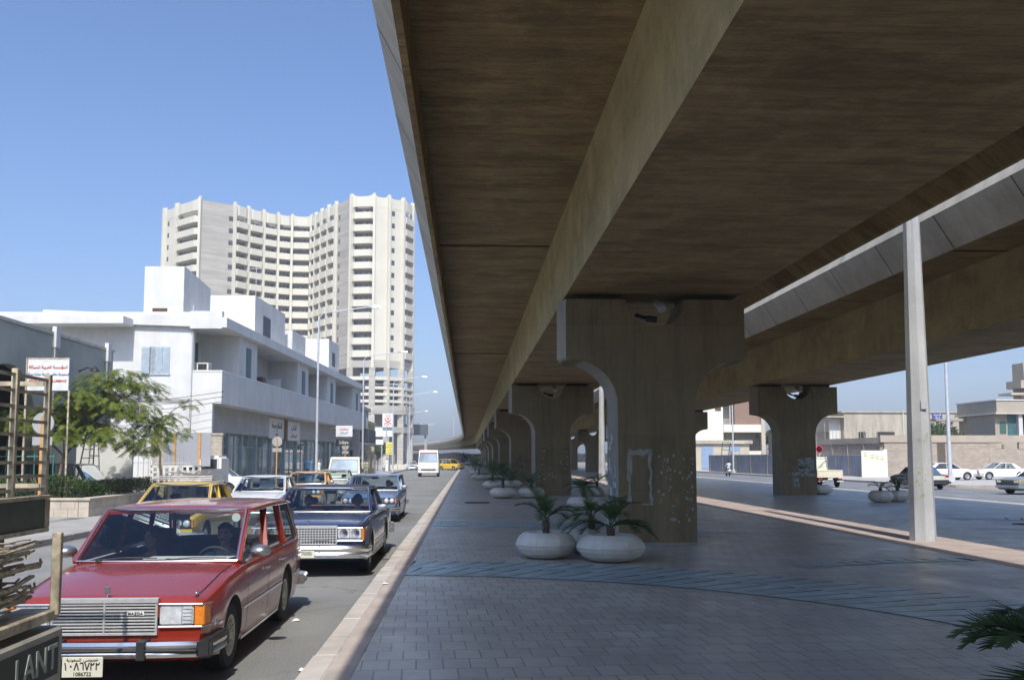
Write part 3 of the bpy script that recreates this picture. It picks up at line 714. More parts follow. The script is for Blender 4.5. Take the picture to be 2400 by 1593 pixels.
    def hstrip(mb,s,y0,y1,z,h,th=.012,n=14):
        def spans():
            out=[];cur=[]
            for i in range(n*3+1):
                y=y0+(y1-y0)*i/(n*3)
                bad=any((y-c)**2+(z-Rw)**2<(Rw+.085)**2 for c in (fo,fo+wb))
                if bad:
                    if len(cur)>1: out.append(cur)
                    cur=[]
                else: cur.append(y)
            if len(cur)>1: out.append(cur)
            return out
        for sp in spans():
            rg_=[[(s*(sideX(y,z)-.004),y,z-h/2),(s*(sideX(y,z)+th),y,z-h/2+.003),(s*(sideX(y,z)+th),y,z+h/2-.003),(s*(sideX(y,z)-.004),y,z+h/2)] for y in sp]
            mb.loft(rg_)
    doors=S.get('doors',[cy+.12,(cy+gy)/2+.05,fo+wb-.28])
    if hi:
        for s in (-1,1):
            for y in doors: vline(s,y,b0+.08,belt-.03)
            hstrip(cols,s,doors[0],doors[-1],b0+.075,.008,.002)
            hstrip(ctr,s,.35,L-.3,S.get('trimz',.52),S.get('trimh',.022),.012)
            if S.get('sillchrome',1): hstrip(ctr,s,fo+Rw+.1,fo+wb-Rw-.1,b0+.03,.03,.008)
            for y in doors[1:]: ctr.box(s*(sideX(y-.13,belt-.2)-.0),s*(sideX(y-.13,belt-.2)+.028),y-.2,y-.06,belt-.17,belt-.145)
            if S.get('arch_chrome'):
                for c in (fo,fo+wb):
                    P=[]
                    for i in range(17):
                        a=R(-12)+R(204)*i/16; yy=c+(Rw+.07)*math.cos(a); zz=Rw+.01+(Rw+.07)*math.sin(a); P.append((s*(sideX(yy,zz)+.004),yy,zz))
                    ctr.tube(P,.012,6)
        # bonnet shut lines
        bl=MB()
        for s in (-1,1):
            P=[(s*(interp(wid,y)-.115),y) for y in (.08,.3,.6,.9,cy-.12)]
            for (x0,y0),(x1,y1) in zip(P,P[1:]):
                z0,z1=interp(top,y0)+.004,interp(top,y1)+.004
                bl.add([(x0-.004,y0,z0),(x0+.004,y0,z0),(x1+.004,y1,z1),(x1-.004,y1,z1)],[(0,1,2,3)])
        cols.merge(bl); cols.build('panel_gap',shut,t)
        ctr.build('side_trim',S.get('strim',chrome),t,smooth=40,recalc=True)
    # ---- bumpers
    def bumper(yc,front,mat,name_,zc,h):
        b=MB(); d=-1 if front else 1; bw=hw-.0
        prof=[(-.06,-h/2),(.05,-h/2),(.075,-h*.28),(.07,-.02),(.055,0),(.07,.02),(.075,h*.3),(.05,h/2),(-.06,h/2)]
        P=[(-bw,yc-d*.34),(-bw+.002,yc-d*.06),(-bw+.08,yc+d*.02),(-bw*.5,yc+d*.05),(0,yc+d*.06),(bw*.5,yc+d*.05),(bw-.08,yc+d*.02),(bw-.002,yc-d*.06),(bw,yc-d*.34)]
        rg_=[]
        for i,(x,y) in enumerate(P):
            nx,ny=(-1,0) if i==0 else (1,0) if i==len(P)-1 else ((-.7,d*.7) if i<=1 else (.7,d*.7) if i>=len(P)-2 else (x*.1,d))
            rg_.append([(x+nx*o,y+ny*o,zc+z) for o,z in prof])
        b.loft(rg_); return b.build(name_,mat,t,smooth=35,recalc=True)
    zc=S.get('bz',.42); bh=S.get('bh',.14)
    fb=bumper(0,True,S.get('bumper',chrome),'front_bumper',zc,bh)
    rb=bumper(L,False,S.get('bumper',chrome),'rear_bumper',zc+.02,bh)
    # ---- wheels
    for yy in (fo,fo+wb):
        for s in (-1,1):
            w_=.18; xo=(hw-.025)*s; xi=xo-s*w_
            wh=MB(); prof=[(Rw*.62,0),(Rw*.93,.0),(Rw,.03),(Rw,w_-.03),(Rw*.93,w_),(Rw*.62,w_)]
            pr=[(r,(xo-s*h)) for r,h in prof]
            wh.lathe(pr,28,(0,yy,Rw),'x',0,closed=True)
            wo=wh.build('wheel',tyre,t,smooth=35,recalc=True)
            rm_=MB(); pr=[(.001,.008),(Rw*.16,.004),(Rw*.2,.016),(Rw*.44,.02),(Rw*.5,.008),(Rw*.6,.004),(Rw*.645,.0),(Rw*.645,.03),(.001,.05)]
            rm_.lathe([(r,xo-s*h) for r,h in pr],24,(0,yy,Rw),'x')
            if hi>1:
                for k in range(12):
                    a=2*PI*k/12; c,sn=math.cos(a),math.sin(a)
                    rm_.bar((xo-s*.014,yy+c*Rw*.22,Rw+sn*Rw*.22),(xo-s*.006,yy+c*Rw*.5,Rw+sn*Rw*.5),.022,.012,up=(1,0,0))
            rm_.build('rim',S.get('rim',alu),wo,smooth=40,recalc=True)
            if hi>1:
                hc_=MB(); hc_.lathe([(.001,-.004),(Rw*.13,.0),(Rw*.15,.02)],16,(0,0,0),'x') if False else None
    # ---- interior
    if hi:
        sm=S.get('seats',interior); it=MB(); sx=hw*.46
        for s in (-1,1):
            it.hexa([(s*sx-.25,cy+.72,cb+.1),(s*sx+.25,cy+.72,cb+.1),(s*sx+.25,cy+1.2,cb+.08),(s*sx-.25,cy+1.2,cb+.08),(s*sx-.25,cy+.72,.52),(s*sx+.25,cy+.72,.52),(s*sx+.25,cy+1.2,.48),(s*sx-.25,cy+1.2,.48)])
            it.hexa([(s*sx-.25,cy+1.17,.46),(s*sx+.25,cy+1.17,.46),(s*sx+.25,cy+1.32,.46),(s*sx-.25,cy+1.32,.46),(s*sx-.21,cy+1.38,belt+.05),(s*sx+.21,cy+1.38,belt+.05),(s*sx+.21,cy+1.5,belt+.05),(s*sx-.21,cy+1.5,belt+.05)])
            it.box(s*sx-.12,s*sx+.12,cy+1.42,cy+1.5,belt+.09,belt+.23)
        it.box(-hw+.2,hw-.2,cy+2.0,cy+2.5,.35,.55); it.hexa([(-hw+.2,cy+2.4,.5),(hw-.2,cy+2.4,.5),(hw-.2,cy+2.55,.5),(-hw+.2,cy+2.55,.5),(-hw+.25,cy+2.6,belt+.02),(hw-.25,cy+2.6,belt+.02),(hw-.25,cy+2.7,belt+.02),(-hw+.25,cy+2.7,belt+.02)])
        it.build('seats',sm,t,bevel=.03,seg=2,smooth=50)
        da=MB(); da.hexa([(-hw+.13,cy+.1,.55),(hw-.13,cy+.1,.55),(hw-.13,cy+.55,.6),(-hw+.13,cy+.55,.6),(-hw+.14,cy+.03,hc-.015),(hw-.14,cy+.03,hc-.015),(hw-.14,cy+.5,hc-.03),(-hw+.14,cy+.5,hc-.03)])
        da.build('dashboard',S.get('dash',interior),t,bevel=.02)
        sw=MB(); c=Vector((sx,cy+.68,hc-.07)); nrm=Vector((0,1,.55)).normalized(); u=Vector((1,0,0)); v_=nrm.cross(u)
        sw.tube([c+(u*math.cos(2*PI*i/20)+v_*math.sin(2*PI*i/20))*.185 for i in range(21)],.012,6,caps=False)
        for a in (R(0),R(180),R(270)): sw.bar(c,c+(u*math.cos(a)+v_*math.sin(a))*.18,.02,.01)
        sw.tube([c,c-nrm*.3],.025,8); sw.build('steering_wheel',S.get('wheelm',interior),t)
        mi=MB(); mi.box(-.11,.11,wy+.04,wy+.065,H-.16,H-.10); mi.bar((0,wy+.05,H-.1),(0,wy+.07,H-.06),.015); mi.build('rear_view_mirror',dark,t,bevel=.008)
        wp=MB()
        for x in (-.55,.12):
            wp.tube([(x,cy-.05,hc+.03),(x+.25,cy-.055,hc+.05),(x+.56,cy-.045,hc+.045)],.006,5); wp.box(x-.02,x+.02,cy-.07,cy-.03,hc+.01,hc+.04)
        wp.build('wiper',dark,t)
    if S.get('mirrors'):
        for s in S['mirrors']:
            mi=MB(); mx,my,mz=s*(hw+.10),cy+.18,belt+.09
            if S.get('mirror_round',0):
                mi.loft([[(mx+.105*q*math.cos(a),my+o,mz+.062*q*math.sin(a)) for a in [2*PI*i/16 for i in range(16)]] for q,o in ((1,.035),(1.0,.0),(.86,-.05),(.5,-.085),(.1,-.097))])
            else: mi.box(mx-.09,mx+.09,my-.04,my+.03,mz-.05,mz+.055)
            mi.tube([(s*(hw-.06),my+.02,belt-.03),(s*(hw+.03),my,mz-.05)],.018,8)
            mi.build('wing_mirror',S.get('mirror_mat',alu),t,smooth=45,recalc=True,bevel=0 if S.get('mirror_round',0) else .012)
    aux=dict(sideX=sideX,top=top,hw=hw,fb=fb,rb=rb,belt=belt,body=body,roof=roof)
    return t,aux
def simple_front(t,S,A,grille_m=dark,lamp='round4',plate=None,grw=.55):
    """grille, lamps and plate for the lesser cars"""
    hw,hf=A['hw'],S['hf']; z1=hf-.06; z0=z1-S.get('gh',.17)
    g=MB(); g.box(-hw+.08,hw-.08,-.012,.01,z0,z1); gr=g.build('grille',grille_m,t)
    b=MB()
    for i in range(5): b.box(-hw+.42,hw-.42,-.022,-.010,z0+.02+i*(z1-z0-.03)/5,z0+.026+i*(z1-z0-.03)/5+.006)
    b.build('grille_bars',chrome,gr)
    for s in (-1,1):
        for k,x in enumerate((hw-.17,hw-.335)):
            l=MB(); l.lathe([(.001,-.045),(.05,-.04),(.072,-.02),(.076,0.01)],18,(s*x,0,(z0+z1)/2),'y'); l.build('headlight',lensm,t,smooth=40)
        i_=MB(); i_.box(s*(hw-.09),s*(hw-.045),-.012,.05,z0+.01,z1-.01); i_.build('indicator',amber,t)
    if plate: number_plate(t,0,-.085,S.get('bz',.42)-.02,plate,'',.28,.13)
def rear_lights(t,S,A,plate=None,w=.3,h=.13,z=None):
    L=S['L']; hw=A['hw']; z=z or S.get('tr',.9)-.22
    for s in (-1,1):
        b=MB(); b.box(s*(hw-.10),s*(hw-.10-w),L-.01,L+.014,z,z+h); q=b.build('tail_light',redlens,t,bevel=.006)
        b=MB(); b.box(s*(hw-.10-w*.62),s*(hw-.10-w*.98),L+.012,L+.02,z+.01,z+h*.45); b.build('reversing_light',lensm,q)
    if plate is not None:
        b=MB(); b.box(-.15,.15,L+.0,L+.012,z-.0,z+.12); b.build('number_plate',plate_m,t)
    b=MB(); b.box(-hw+.14,hw-.14,L-.004,L+.003,z-.03,z-.024); b.build('boot_gap',shut,t)
# ---------------------------------------------------------------- people
def hand(mb,w,d,side,up,curl=.5,s=1.0,mi=1):
    """w wrist, d direction of the hand, side: direction towards the thumb, up: back of the hand"""
    w=Vector(w);d=Vector(d).normalized();sd=Vector(side); sd=(sd-d*sd.dot(d)).normalized(); up=d.cross(sd)*(1 if d.cross(sd).dot(Vector(up))>0 else -1)
    mb.capsule(w,.026*s,w+d*.045*s,.034*s,10,mi)
    for k in range(4):
        off=sd*(.030-.020*k)*s; b=w+d*.035*s+off*.8
        mb.capsule(b,.015*s,w+d*.085*s+off,.0125*s,8,mi)
        ln=[.040,.045,.041,.032][k]*s; p=w+d*.085*s+off; a=curl
        for j in range(3):
            q=p+(d*math.cos(a)-up*math.sin(a))*ln*(1-.22*j)+off*.04; mb.capsule(p,(.0105-.001*j)*s,q,(.0095-.001*j)*s,8,mi,2); p=q; a+=curl*.9
    t0=w+d*.015*s+sd*.028*s; t1=t0+(d*.6+sd*.8).normalized()*.04*s; t2=t1+(d*.9+sd*.25-up*.3).normalized()*.032*s
    mb.capsule(t0,.015*s,t1,.0125*s,8,mi); mb.capsule(t1,.012*s,t2,.0095*s,8,mi,2)
def head(mb,c,f,s=1.0,mi=1):
    """c centre of the skull, f facing direction"""
    c=Vector(c); f=Vector(f).normalized(); r=f.cross(Vector((0,0,1))).normalized(); u=r.cross(f)
    rot=Matrix((r,f,u)).transposed()
    P=lambda x,y,z:c+r*x*s+f*y*s+u*z*s
    mb.ellip(P(0,-.01,.02),.075*s,.095*s,.105*s,14,10,mi,rot)
    mb.ellip(P(0,.018,-.045),.058*s,.07*s,.075*s,12,8,mi,rot)
    mb.capsule(P(0,.05,-.098),.02*s,P(0,.055,-.1),.024*s,8,mi)
    mb.capsule(P(0,.085,.02),.009*s,P(0,.104,-.022),.014*s,8,mi)
    mb.capsule(P(-.014,.09,-.026),.008*s,P(.014,.09,-.026),.008*s,8,mi)
    mb.capsule(P(-.022,.078,-.055),.008*s,P(.022,.078,-.055),.008*s,8,mi); mb.capsule(P(-.018,.077,-.066),.008*s,P(.018,.077,-.066),.008*s,8,mi)
    mb.capsule(P(-.045,.07,.032),.011*s,P(-.015,.082,.034),.011*s,8,mi); mb.capsule(P(.045,.07,.032),.011*s,P(.015,.082,.034),.011*s,8,mi)
    for k in (-1,1): mb.ellip(P(k*.077,-.005,-.01),.010*s,.02*s,.032*s,8,6,mi,rot)
    return P
def finish_body(mb,name,mats,par,voxel,region,smooth_it=3,world=False):
    o=mb.build(name,mats,par,world=world)
    m=o.modifiers.new('r','REMESH'); m.mode='VOXEL'; m.voxel_size=voxel
    m2=o.modifiers.new('s','SMOOTH'); m2.iterations=smooth_it; m2.factor=.5
    bpy.context.view_layer.update(); me=evald(o); o.modifiers.clear(); me.materials.clear()
    for q in mats: me.materials.append(q)
    for p in me.polygons: p.material_index=region(p.center); p.use_smooth=True
    o.data=me; return o
def eyes(P,par,s=1.0,brow=True,moustache=False):
    w=MB();k=MB()
    for sx in (-1,1):
        w.ellip(P(sx*.031,.070,.012),.014*s,.012*s,.008*s,8,6); k.ellip(P(sx*.031,.082,.012),.006*s,.004*s,.006*s,8,6)
        if brow: k.capsule(P(sx*.048,.074,.033),.005*s,P(sx*.016,.086,.035),.006*s,6)
    if moustache: k.capsule(P(-.03,.083,-.046),.007*s,P(0,.094,-.041),.009*s,8); k.capsule(P(.03,.083,-.046),.007*s,P(0,.094,-.041),.009*s,8)
    w.build('eyes',M('eye_white',(.7,.68,.65),.3),par); k.build('brows_and_pupils',hair,par)
def hair_cap(P,par,long=False,mat=None,s=1.0):
    h=MB(); rn=random.Random(4)
    h.ellip(P(0,-.025,.045),.083*s,.098*s,.092*s,14,10); h.ellip(P(0,-.055,-.005),.08*s,.065*s,.085*s,12,8)
    for i in range(16):
        a=2*PI*i/16; h.ellip(P(.06*math.cos(a),-.03+.07*math.sin(a),.075),.028*s,.03*s,.026*s,8,6)
    if long:
        for k in (-1,1):
            for j in range(6): h.capsule(P(k*(.07+.006*j),-.02-.02*(j%3),.03),.028*s,P(k*(.085+.008*j),-.01-.03*(j%3),-.17),.02*s,8)
        h.ellip(P(0,-.09,-.09),.085*s,.05*s,.14*s,12,8)
    o=h.build('hair',mat or hair,par)
    m=o.modifiers.new('r','REMESH'); m.mode='VOXEL'; m.voxel_size=.008; bpy.context.view_layer.update(); me=evald(o); o.modifiers.clear()
    for p in me.polygons: p.use_smooth=True
    me.materials.clear(); me.materials.append(mat or hair); o.data=me; return o
def seated(label,loc,shirt,face=(0,-1,0),turn=0,driver=True,long=False,moustache=False,lean=0,voxel=.009,group=None):
    """person sitting in a car; loc is the hip point. looks along -Y, hands forward"""
    t=thing('person',label,'person',loc,0,group)
    b=MB(); 
    b.capsule((0,.02,.02),.15,(0,.06,.18),.135); b.capsule((0,.06,.18),.135,(0,.1,.42),.15); b.capsule((-.12,.1,.43),.085,(.12,.1,.43),.085); b.capsule((-.16,.1,.45),.062,(.16,.1,.45),.062)
    b.capsule((0,.09,.5),.055,(0,.07,.60),.05,mi=1)
    f=Vector((math.sin(turn),-math.cos(turn),-.05))
    hc_=(lean,.055,.70); P=head(b,hc_,f)
    for s in (-1,1):
        b.capsule((s*.09,0,.0),.1,(s*.13,-.44,.06),.065); b.capsule((s*.13,-.44,.06),.065,(s*.13,-.62,-.3),.045); b.capsule((s*.13,-.62,-.3),.045,(s*.13,-.78,-.34),.04)
        if driver: el=(s*.30,-.1,.2); wr_=(s*.17,-.34,.34); dd=(-s*.35,-.6,.35); sdv=(-s*1,-.3,.5)
        else: el=(s*.27,.0,.16); wr_=(s*.12,-.25,.14); dd=(-s*.4,-1,-.1); sdv=(-s*1,0,.3)
        b.capsule((s*.2,.1,.44),.058,el,.045); b.capsule(el,.044,wr_,.029,mi=1)
        hand(b,wr_,dd,sdv,(0,0,1),.55 if driver else .3)
    wrz=lambda c:1 if (c.z>.515 and abs(c.x-lean*.5)<.14) or (c.y<-.19 and c.z>.1 and abs(c.x)>.07 and c.z<.5 and (driver or c.z>.1)) else (2 if c.z<.13 and c.y<-.03 else 0)
    bo=finish_body(b,'body',[shirt,skin,M('dark_trousers',(.04,.04,.05),.8)],t,voxel,wrz)
    eyes(P,bo,moustache=moustache); hair_cap(P,bo,long)
    return t
def standing(label,loc,rz,cloth,headm=None,stride=.25,arms='down',group=None,voxel=.014,trousers=None,bag=None,robe=True,cap=None):
    t=thing('person',label,'person',loc,rz,group); b=MB(); H=1.72
    hip=.92
    b.capsule((0,0,hip),.14,(0,0,1.12),.12); b.capsule((0,0,1.12),.125,(0,0,1.32),.145); b.capsule((-.13,0,1.40),.07,(.13,0,1.40),.07); b.capsule((0,0,1.44),.05,(0,-.015,1.53),.047,mi=1)
    P=head(b,(0,-.015,1.62),(0,-1,-.03))
    for s in (-1,1):
        kn=(s*.09,-stride*.45*s-.03,.5); an=(s*.09,-stride*.9*s+.02,.07)
        b.capsule((s*.09,0,.88),.088,kn,.058); b.capsule(kn,.056,an,.036); b.capsule((an[0],an[1]+.03,.04),.035,(an[0],an[1]-.14,.03),.032,mi=1)
        el=(s*.25,stride*.3*s,1.14); wr_=(s*.24,stride*.55*s-.06,.90)
        b.capsule((s*.19,0,1.39),.05,el,.042); b.capsule(el,.04,wr_,.028); hand(b,wr_,(0,-.1,-1),(0,-1,0),(s,0,0),.25)
    if robe: b.loft([[( (.17+.05*q)*math.cos(a),(.13+ .10*q)*math.sin(a),1.0-.85*q) for a in [2*PI*i/16 for i in range(16)]] for q in (0,.3,.6,1.0)])
    reg=lambda c:1 if c.z>1.475 or (c.z<.93 and abs(c.x)>.2 and c.z>.6) or c.z<.085 else (2 if (c.z<.9 and not robe and trousers) else 0)
    bo=finish_body(b,'body',[cloth,skin,trousers or cloth],t,voxel,reg,2)
    eyes(P,bo); 
    if headm:
        h=MB(); h.ellip(P(0,-.02,.05),.095,.11,.09,14,10); h.loft([[(p.x,p.y,p.z) for p in [P(x*w_,y,z) for x in (-1,-.5,0,.5,1)]] +[(p.x,p.y,p.z) for p in [P(x*w_,y-.03,z) for x in (1,.5,0,-.5,-1)]] for w_,y,z in ((.085,-.06,.05),(.1,-.09,-.08),(.13,-.1,-.2))]); h.build('headscarf',headm,bo,smooth=60,recalc=True)
    else: hair_cap(P,bo)
    return t
# ---------------------------------------------------------------- the traffic
red=paint('red_paint',(.27,.024,.012),.18,.05); blue=paint('dark_blue_paint',(.014,.024,.075),.15,.10)
vinyl=M('black_vinyl_roof',(.035,.04,.055),.6,var=.2,scale=20,bmp=.2)
midblue=paint('mid_blue_paint',(.10,.17,.33),.25,.35); wh=paint('white_car_paint',(.74,.74,.72),.25,.15); cream=paint('cream_paint',(.70,.66,.50),.3,.2)
yel=paint('taxi_yellow',(.75,.47,.04),.3,.25); ora=paint('taxi_orange',(.80,.42,.08),.3,.25); beige=paint('pale_green_beige',(.42,.43,.34),.3,.3)
navy=paint('navy_black_paint',(.02,.025,.04),.2,.3); ggreen=paint('grey_green_paint',(.20,.22,.16),.3,.4)
RS=dict(L=4.66,W=1.72,H=1.46,wb=2.62,fo=.86,hf=.775,hc=.93,cy=1.30,wy=1.92,ry=4.15,gy=4.50,wagon=1,belt=.93,paint=red,bz=.36,bh=.13,rw=.305,pillars=[.36,.70],mirrors=(-1,1),mirror_round=1,
   trimz=.50,trimh=.03,doors=[1.42,2.38,3.28],rim=M('cream_steel_rim',(.50,.46,.36),.4,.4),detail=2,b=.17,shoulder=.09,open_front_window=0,tumble=.10,wbin=.04)
t,A=make_car('dark red station wagon with chrome grille, first in the queue and nearest the camera','car',(-3.04,8.2,0),0,RS,'cars queueing on the left road','station_wagon')
RW=t
hw=.85
g=MB(); g.box(-.43,.43,-.008,.02,.48,.755); gr=g.build('grille',dark,t)
b=MB(); b.box(-.445,.445,-.035,.02,.735,.775); b.box(-.44,.44,-.028,.01,.468,.49); b.box(-.44,-.42,-.028,.01,.49,.735); b.box(.42,.44,-.028,.01,.49,.735); b.box(-.008,.008,-.030,.0,.49,.735)
for i in range(9): z=.503+i*.0262; b.box(-.42,.42,-.026,-.005,z,z+.013)
b.build('grille_bars',bright,gr,bevel=.002)
b=face_to(text_mb('MAZDA',.032,.006,spacing=1.15),(.26,-.034,.648),(1,0,0)); b.box(.19,.33,-.031,-.027,.632,.664,1); b.build('grille_badge',[dark,white_paint],gr)
for s in (-1,1):
    b=MB(); b.box(s*.455,s*.735,-.02,.05,.545,.715); hl=b.build('headlight',lensm,t,bevel=.012,seg=2)
    b=MB(); b.box(s*.64,s*.644,-.024,-.02,.55,.71)
    for i in range(5): b.box(s*.65,s*.73,-.0235,-.02,.56+i*.03,.563+i*.03)
    b.build('headlight_reflector',chrome,hl,smooth=40)
    b=MB(); b.hexa([(s*.745,-.02,.545),(s*.825,-.005,.545),(s*.845,.12,.545),(s*.745,.12,.545),(s*.745,-.02,.715),(s*.825,-.005,.715),(s*.845,.12,.715),(s*.745,.12,.715)]); ind=b.build('indicator',amber,t,recalc=True,bevel=.006)
    b=MB(); b.tube([(s*.45,-.026,.538),(s*.81,-.022,.538),(s*.856,.12,.538)],.008,6); b.tube([(s*.45,-.026,.724),(s*.81,-.022,.724),(s*.856,.12,.724)],.008,6); b.build('lamp_surround',chrome,t)
    b=MB(); b.box(s*.842,s*.852,.24,.36,.50,.56); b.build('side_marker',lensm,t,bevel=.004)
b=MB(); b.box(-.80,.80,-.142,-.08,.352,.366); b.box(.31,.38,-.148,-.0,.282,.44); b.box(-.38,-.31,-.148,-.0,.282,.44); b.build('bumper_rubber',dark,t,bevel=.006)
for s in (-1,1): b=MB(); b.hexa([(s*.79,-.115,.285),(s*.90,-.06,.285),(s*.92,.50,.285),(s*.84,.50,.285),(s*.79,-.115,.438),(s*.90,-.06,.438),(s*.92,.50,.438),(s*.84,.50,.438)]); b.build('bumper_end',dark,t,recalc=True,bevel=.02,seg=2)
b=MB(); b.tube([(0,.03,.775),(0,.03,.815)],.006,8); b.box(-.022,.022,.024,.036,.81,.865); b.build('bonnet_ornament',chrome,t,bevel=.004)
b=MB()
for s in (-1,1): b.ellip((s*.73,.10,.80),.014,.03,.016,10,6)
b.build('fender_marker',chrome,t)
number_plate(t,-.12,-.13,.235,'1086722','1086722',.33,.165)
b=MB()
for i in range(26): b.box(.12+i*.012,.128+i*.012,1.10,1.17,.925,.931)
b.build('cowl_vent',shut,t)
b=MB(); b.hexa([(-.18,1.42,.945),(.66,1.42,.945),(.66,1.78,.93),(-.18,1.78,.93),(-.18,1.42,.955),(.66,1.42,.955),(.66,1.78,.94),(-.18,1.78,.94)]); tag(b.build('folded_paper',white_paint,None),'white papers spread on the dashboard behind the red car windscreen','paper').location=RW.location
b=MB(); b.lathe([(.045,0),(.045,.003)],16,(.62,1.86,1.33),'y'); b.build('windscreen_sticker',M('sticker_green_white',(.62,.70,.60),.6),t)
seated('driver with dark moustache gripping the wheel of the red station wagon',(-2.70,10.67,.40),M('pale_blue_shirt',(.25,.33,.38),.85,var=.1),moustache=True)
seated('woman with long dark hair in the passenger seat of the red station wagon',(-3.5,10.72,.36),M('rust_blouse',(.35,.12,.09),.85,var=.15),turn=-.7,driver=False,long=True)
# blue sedan
BS=dict(L=5.45,W=1.92,H=1.43,wb=2.95,fo=.95,hf=.86,hc=.96,cy=1.72,wy=2.45,ry=3.72,gy=4.25,tr=.93,belt=.95,paint=blue,roofpaint=vinyl,bz=.42,bh=.20,rw=.335,pillars=[.52],mirrors=(1,),doors=[1.85,2.85,3.65],trimz=.46,
   arch_chrome=1,cpil=.42,detail=2,dash=redint,seats=redint,b=.2,sillchrome=1)
t,A=make_car('dark blue american sedan with black roof and square chrome grille behind the red wagon','car',(-2.62,15.7,0),0,BS,'cars queueing on the left road')
BL=t
g=MB(); g.box(-.475,.475,-.012,.02,.55,.82); gr=g.build('grille',dark,t)
b=MB(); b.box(-.49,.49,-.03,.02,.80,.845); b.box(-.49,-.468,-.028,.02,.54,.8); b.box(.468,.49,-.028,.02,.54,.8); b.box(-.49,.49,-.028,.02,.535,.555)
for i in range(1,6): b.box(-.468,.468,-.024,-.005,.552+i*.041,.567+i*.041)
for i in range(1,20): x=-.468+i*.0468; b.box(x-.007,x+.007,-.023,-.005,.55,.8)
b.build('grille_bars',bright,gr)
b=MB(); b.box(.12,.34,-.034,-.026,.60,.625); b.build('grille_badge',alu,gr)
for s in (-1,1):
    b=MB(); b.box(s*.50,s*.885,-.018,.05,.60,.80); hl=b.build('headlight',lensm,t,bevel=.012)
    b=MB()
    for x in (.595,.785): b.lathe([(.001,-.002),(.06,-.006),(.07,-.008),(.074,0)],16,(s*x,-.018,.72),'y')
    b.box(s*.50,s*.885,-.025,-.017,.633,.645); b.box(s*.688,s*.694,-.025,-.017,.6,.8); b.tube([(s*.5,-.022,.806),(s*.9,-.02,.806)],.009,6); b.tube([(s*.5,-.022,.596),(s*.9,-.02,.596)],.009,6)
    b.build('headlight_reflector',chrome,hl,smooth=40)
    b=MB(); b.hexa([(s*.892,-.015,.60),(s*.925,-.0,.60),(s*.945,.16,.60),(s*.89,.16,.60),(s*.892,-.015,.80),(s*.925,-.0,.80),(s*.945,.16,.80),(s*.89,.16,.80)]); b.build('indicator',amber,t,recalc=True)
b=MB(); b.box(-.18,.18,-.092,-.07,.34,.46); b.box(.20,.24,-.12,-.02,.33,.52); b.box(-.24,-.20,-.12,-.02,.33,.52); b.build('bumper_guard',chrome,t,bevel=.01)
b=MB(); b.box(.28,.75,-.078,-.06,.46,.485); b.box(-.75,-.28,-.078,-.06,.46,.485); b.build('bumper_slot',redint,t)
number_plate(t,.0,-.145,.395,'2740850'[:7].replace('0','5'),'',.30,.12)
b=MB(); b.tube([(0,.04,.86),(0,.04,.9)],.006,8); b.prism([(-.03,.9),(.03,.9),(.022,.93),(0,.915),(-.022,.93)],'y',.035,.045); b.build('bonnet_ornament',chrome,t)
b=MB(); b.box(.05,.42,1.95,2.15,.95,.957); tag(b.build('paper_sheet',M('pale_yellow_paper',(.75,.78,.5),.8),None),'pale yellow paper on the red dashboard of the blue sedan','paper').location=t.location
seated('driver in grey shirt at the wheel of the dark blue sedan',(-2.14,18.55,.42),M('grey_shirt',(.12,.13,.16),.85),voxel=.012)
seated('passenger in dark clothes beside the driver of the dark blue sedan',(-3.1,18.6,.40),M('dark_shirt',(.05,.05,.06),.85),driver=False,voxel=.012)
# blue wagon
S3=dict(RS); S3.update(paint=midblue,L=4.7,W=1.74,H=1.43,hf=.80,hc=.92,fo=.85,detail=1,mirrors=(1,),mirror_round=0,rim=alu,bz=.42,doors=[1.42,2.38,3.28]); 
t,A=make_car('mid blue station wagon third in the right-hand lane, behind the dark blue sedan','car',(-2.98,28.8,0),0,S3,'cars queueing on the left road','station_wagon'); simple_front(t,S3,A,plate='54821')
seated('driver of the mid blue station wagon in light shirt',(-2.6,31.2,.4),wcloth,voxel=.016)
# yellow taxi
S4=dict(L=4.5,W=1.68,H=1.43,wb=2.6,fo=.82,hf=.80,hc=.93,cy=1.25,wy=1.9,ry=3.0,gy=3.5,tr=.9,belt=.92,paint=paint('maroon_paint',(.20,.03,.03),.3,.35),roofpaint=yel,pilroof=1,rw=.31,pillars=[.5],doors=[1.4,2.35,3.2],detail=1,bz=.42)
S4['paint']=yel
t,A=make_car('yellow taxi with a wire luggage rack on its roof beside the stone planter','taxi',(-6.2,19.0,0),0,S4,'cars queueing on the left road','taxi_car'); simple_front(t,S4,A,plate='71455')
b=MB(); b.hexa([(-.70,.08,.812),(.70,.08,.812),(.74,1.15,.93),(-.74,1.15,.93),(-.70,.08,.82),(.70,.08,.82),(.74,1.15,.938),(-.74,1.15,.938)]); b.build('bonnet_panel',paint('maroon_paint',(.20,.03,.03),.3,.35),t)
b=MB()
for z in (1.47,1.51,1.55): b.tube([(-.62,1.95,z),(.62,1.95,z),(.66,2.45,z),(.62,3.1,z),(-.62,3.1,z),(-.66,2.45,z),(-.62,1.95,z)],.009,5)
for i in range(11): x=-.6+i*.12; b.tube([(x,1.95,1.5),(x,3.1,1.5)],.006,4)
rn=random.Random(2)
for i in range(14): x=-.62+i*.095; b.bar((x,1.95,1.47),(x,1.95,1.55),.008); b.bar((x,3.1,1.47),(x,3.1,1.55),.008)
for x in (-.6,.6):
    for y in (2.05,3.0): b.bar((x,y,1.40),(x,y,1.5),.02)
for i in range(10): b.tube([(rn.uniform(-.5,.5),rn.uniform(2,3),1.52),(rn.uniform(-.5,.5),rn.uniform(2,3),1.6+rn.random()*.06),(rn.uniform(-.5,.5),rn.uniform(2,3),1.53)],.008,4)
b.build('roof_rack',alu,t)
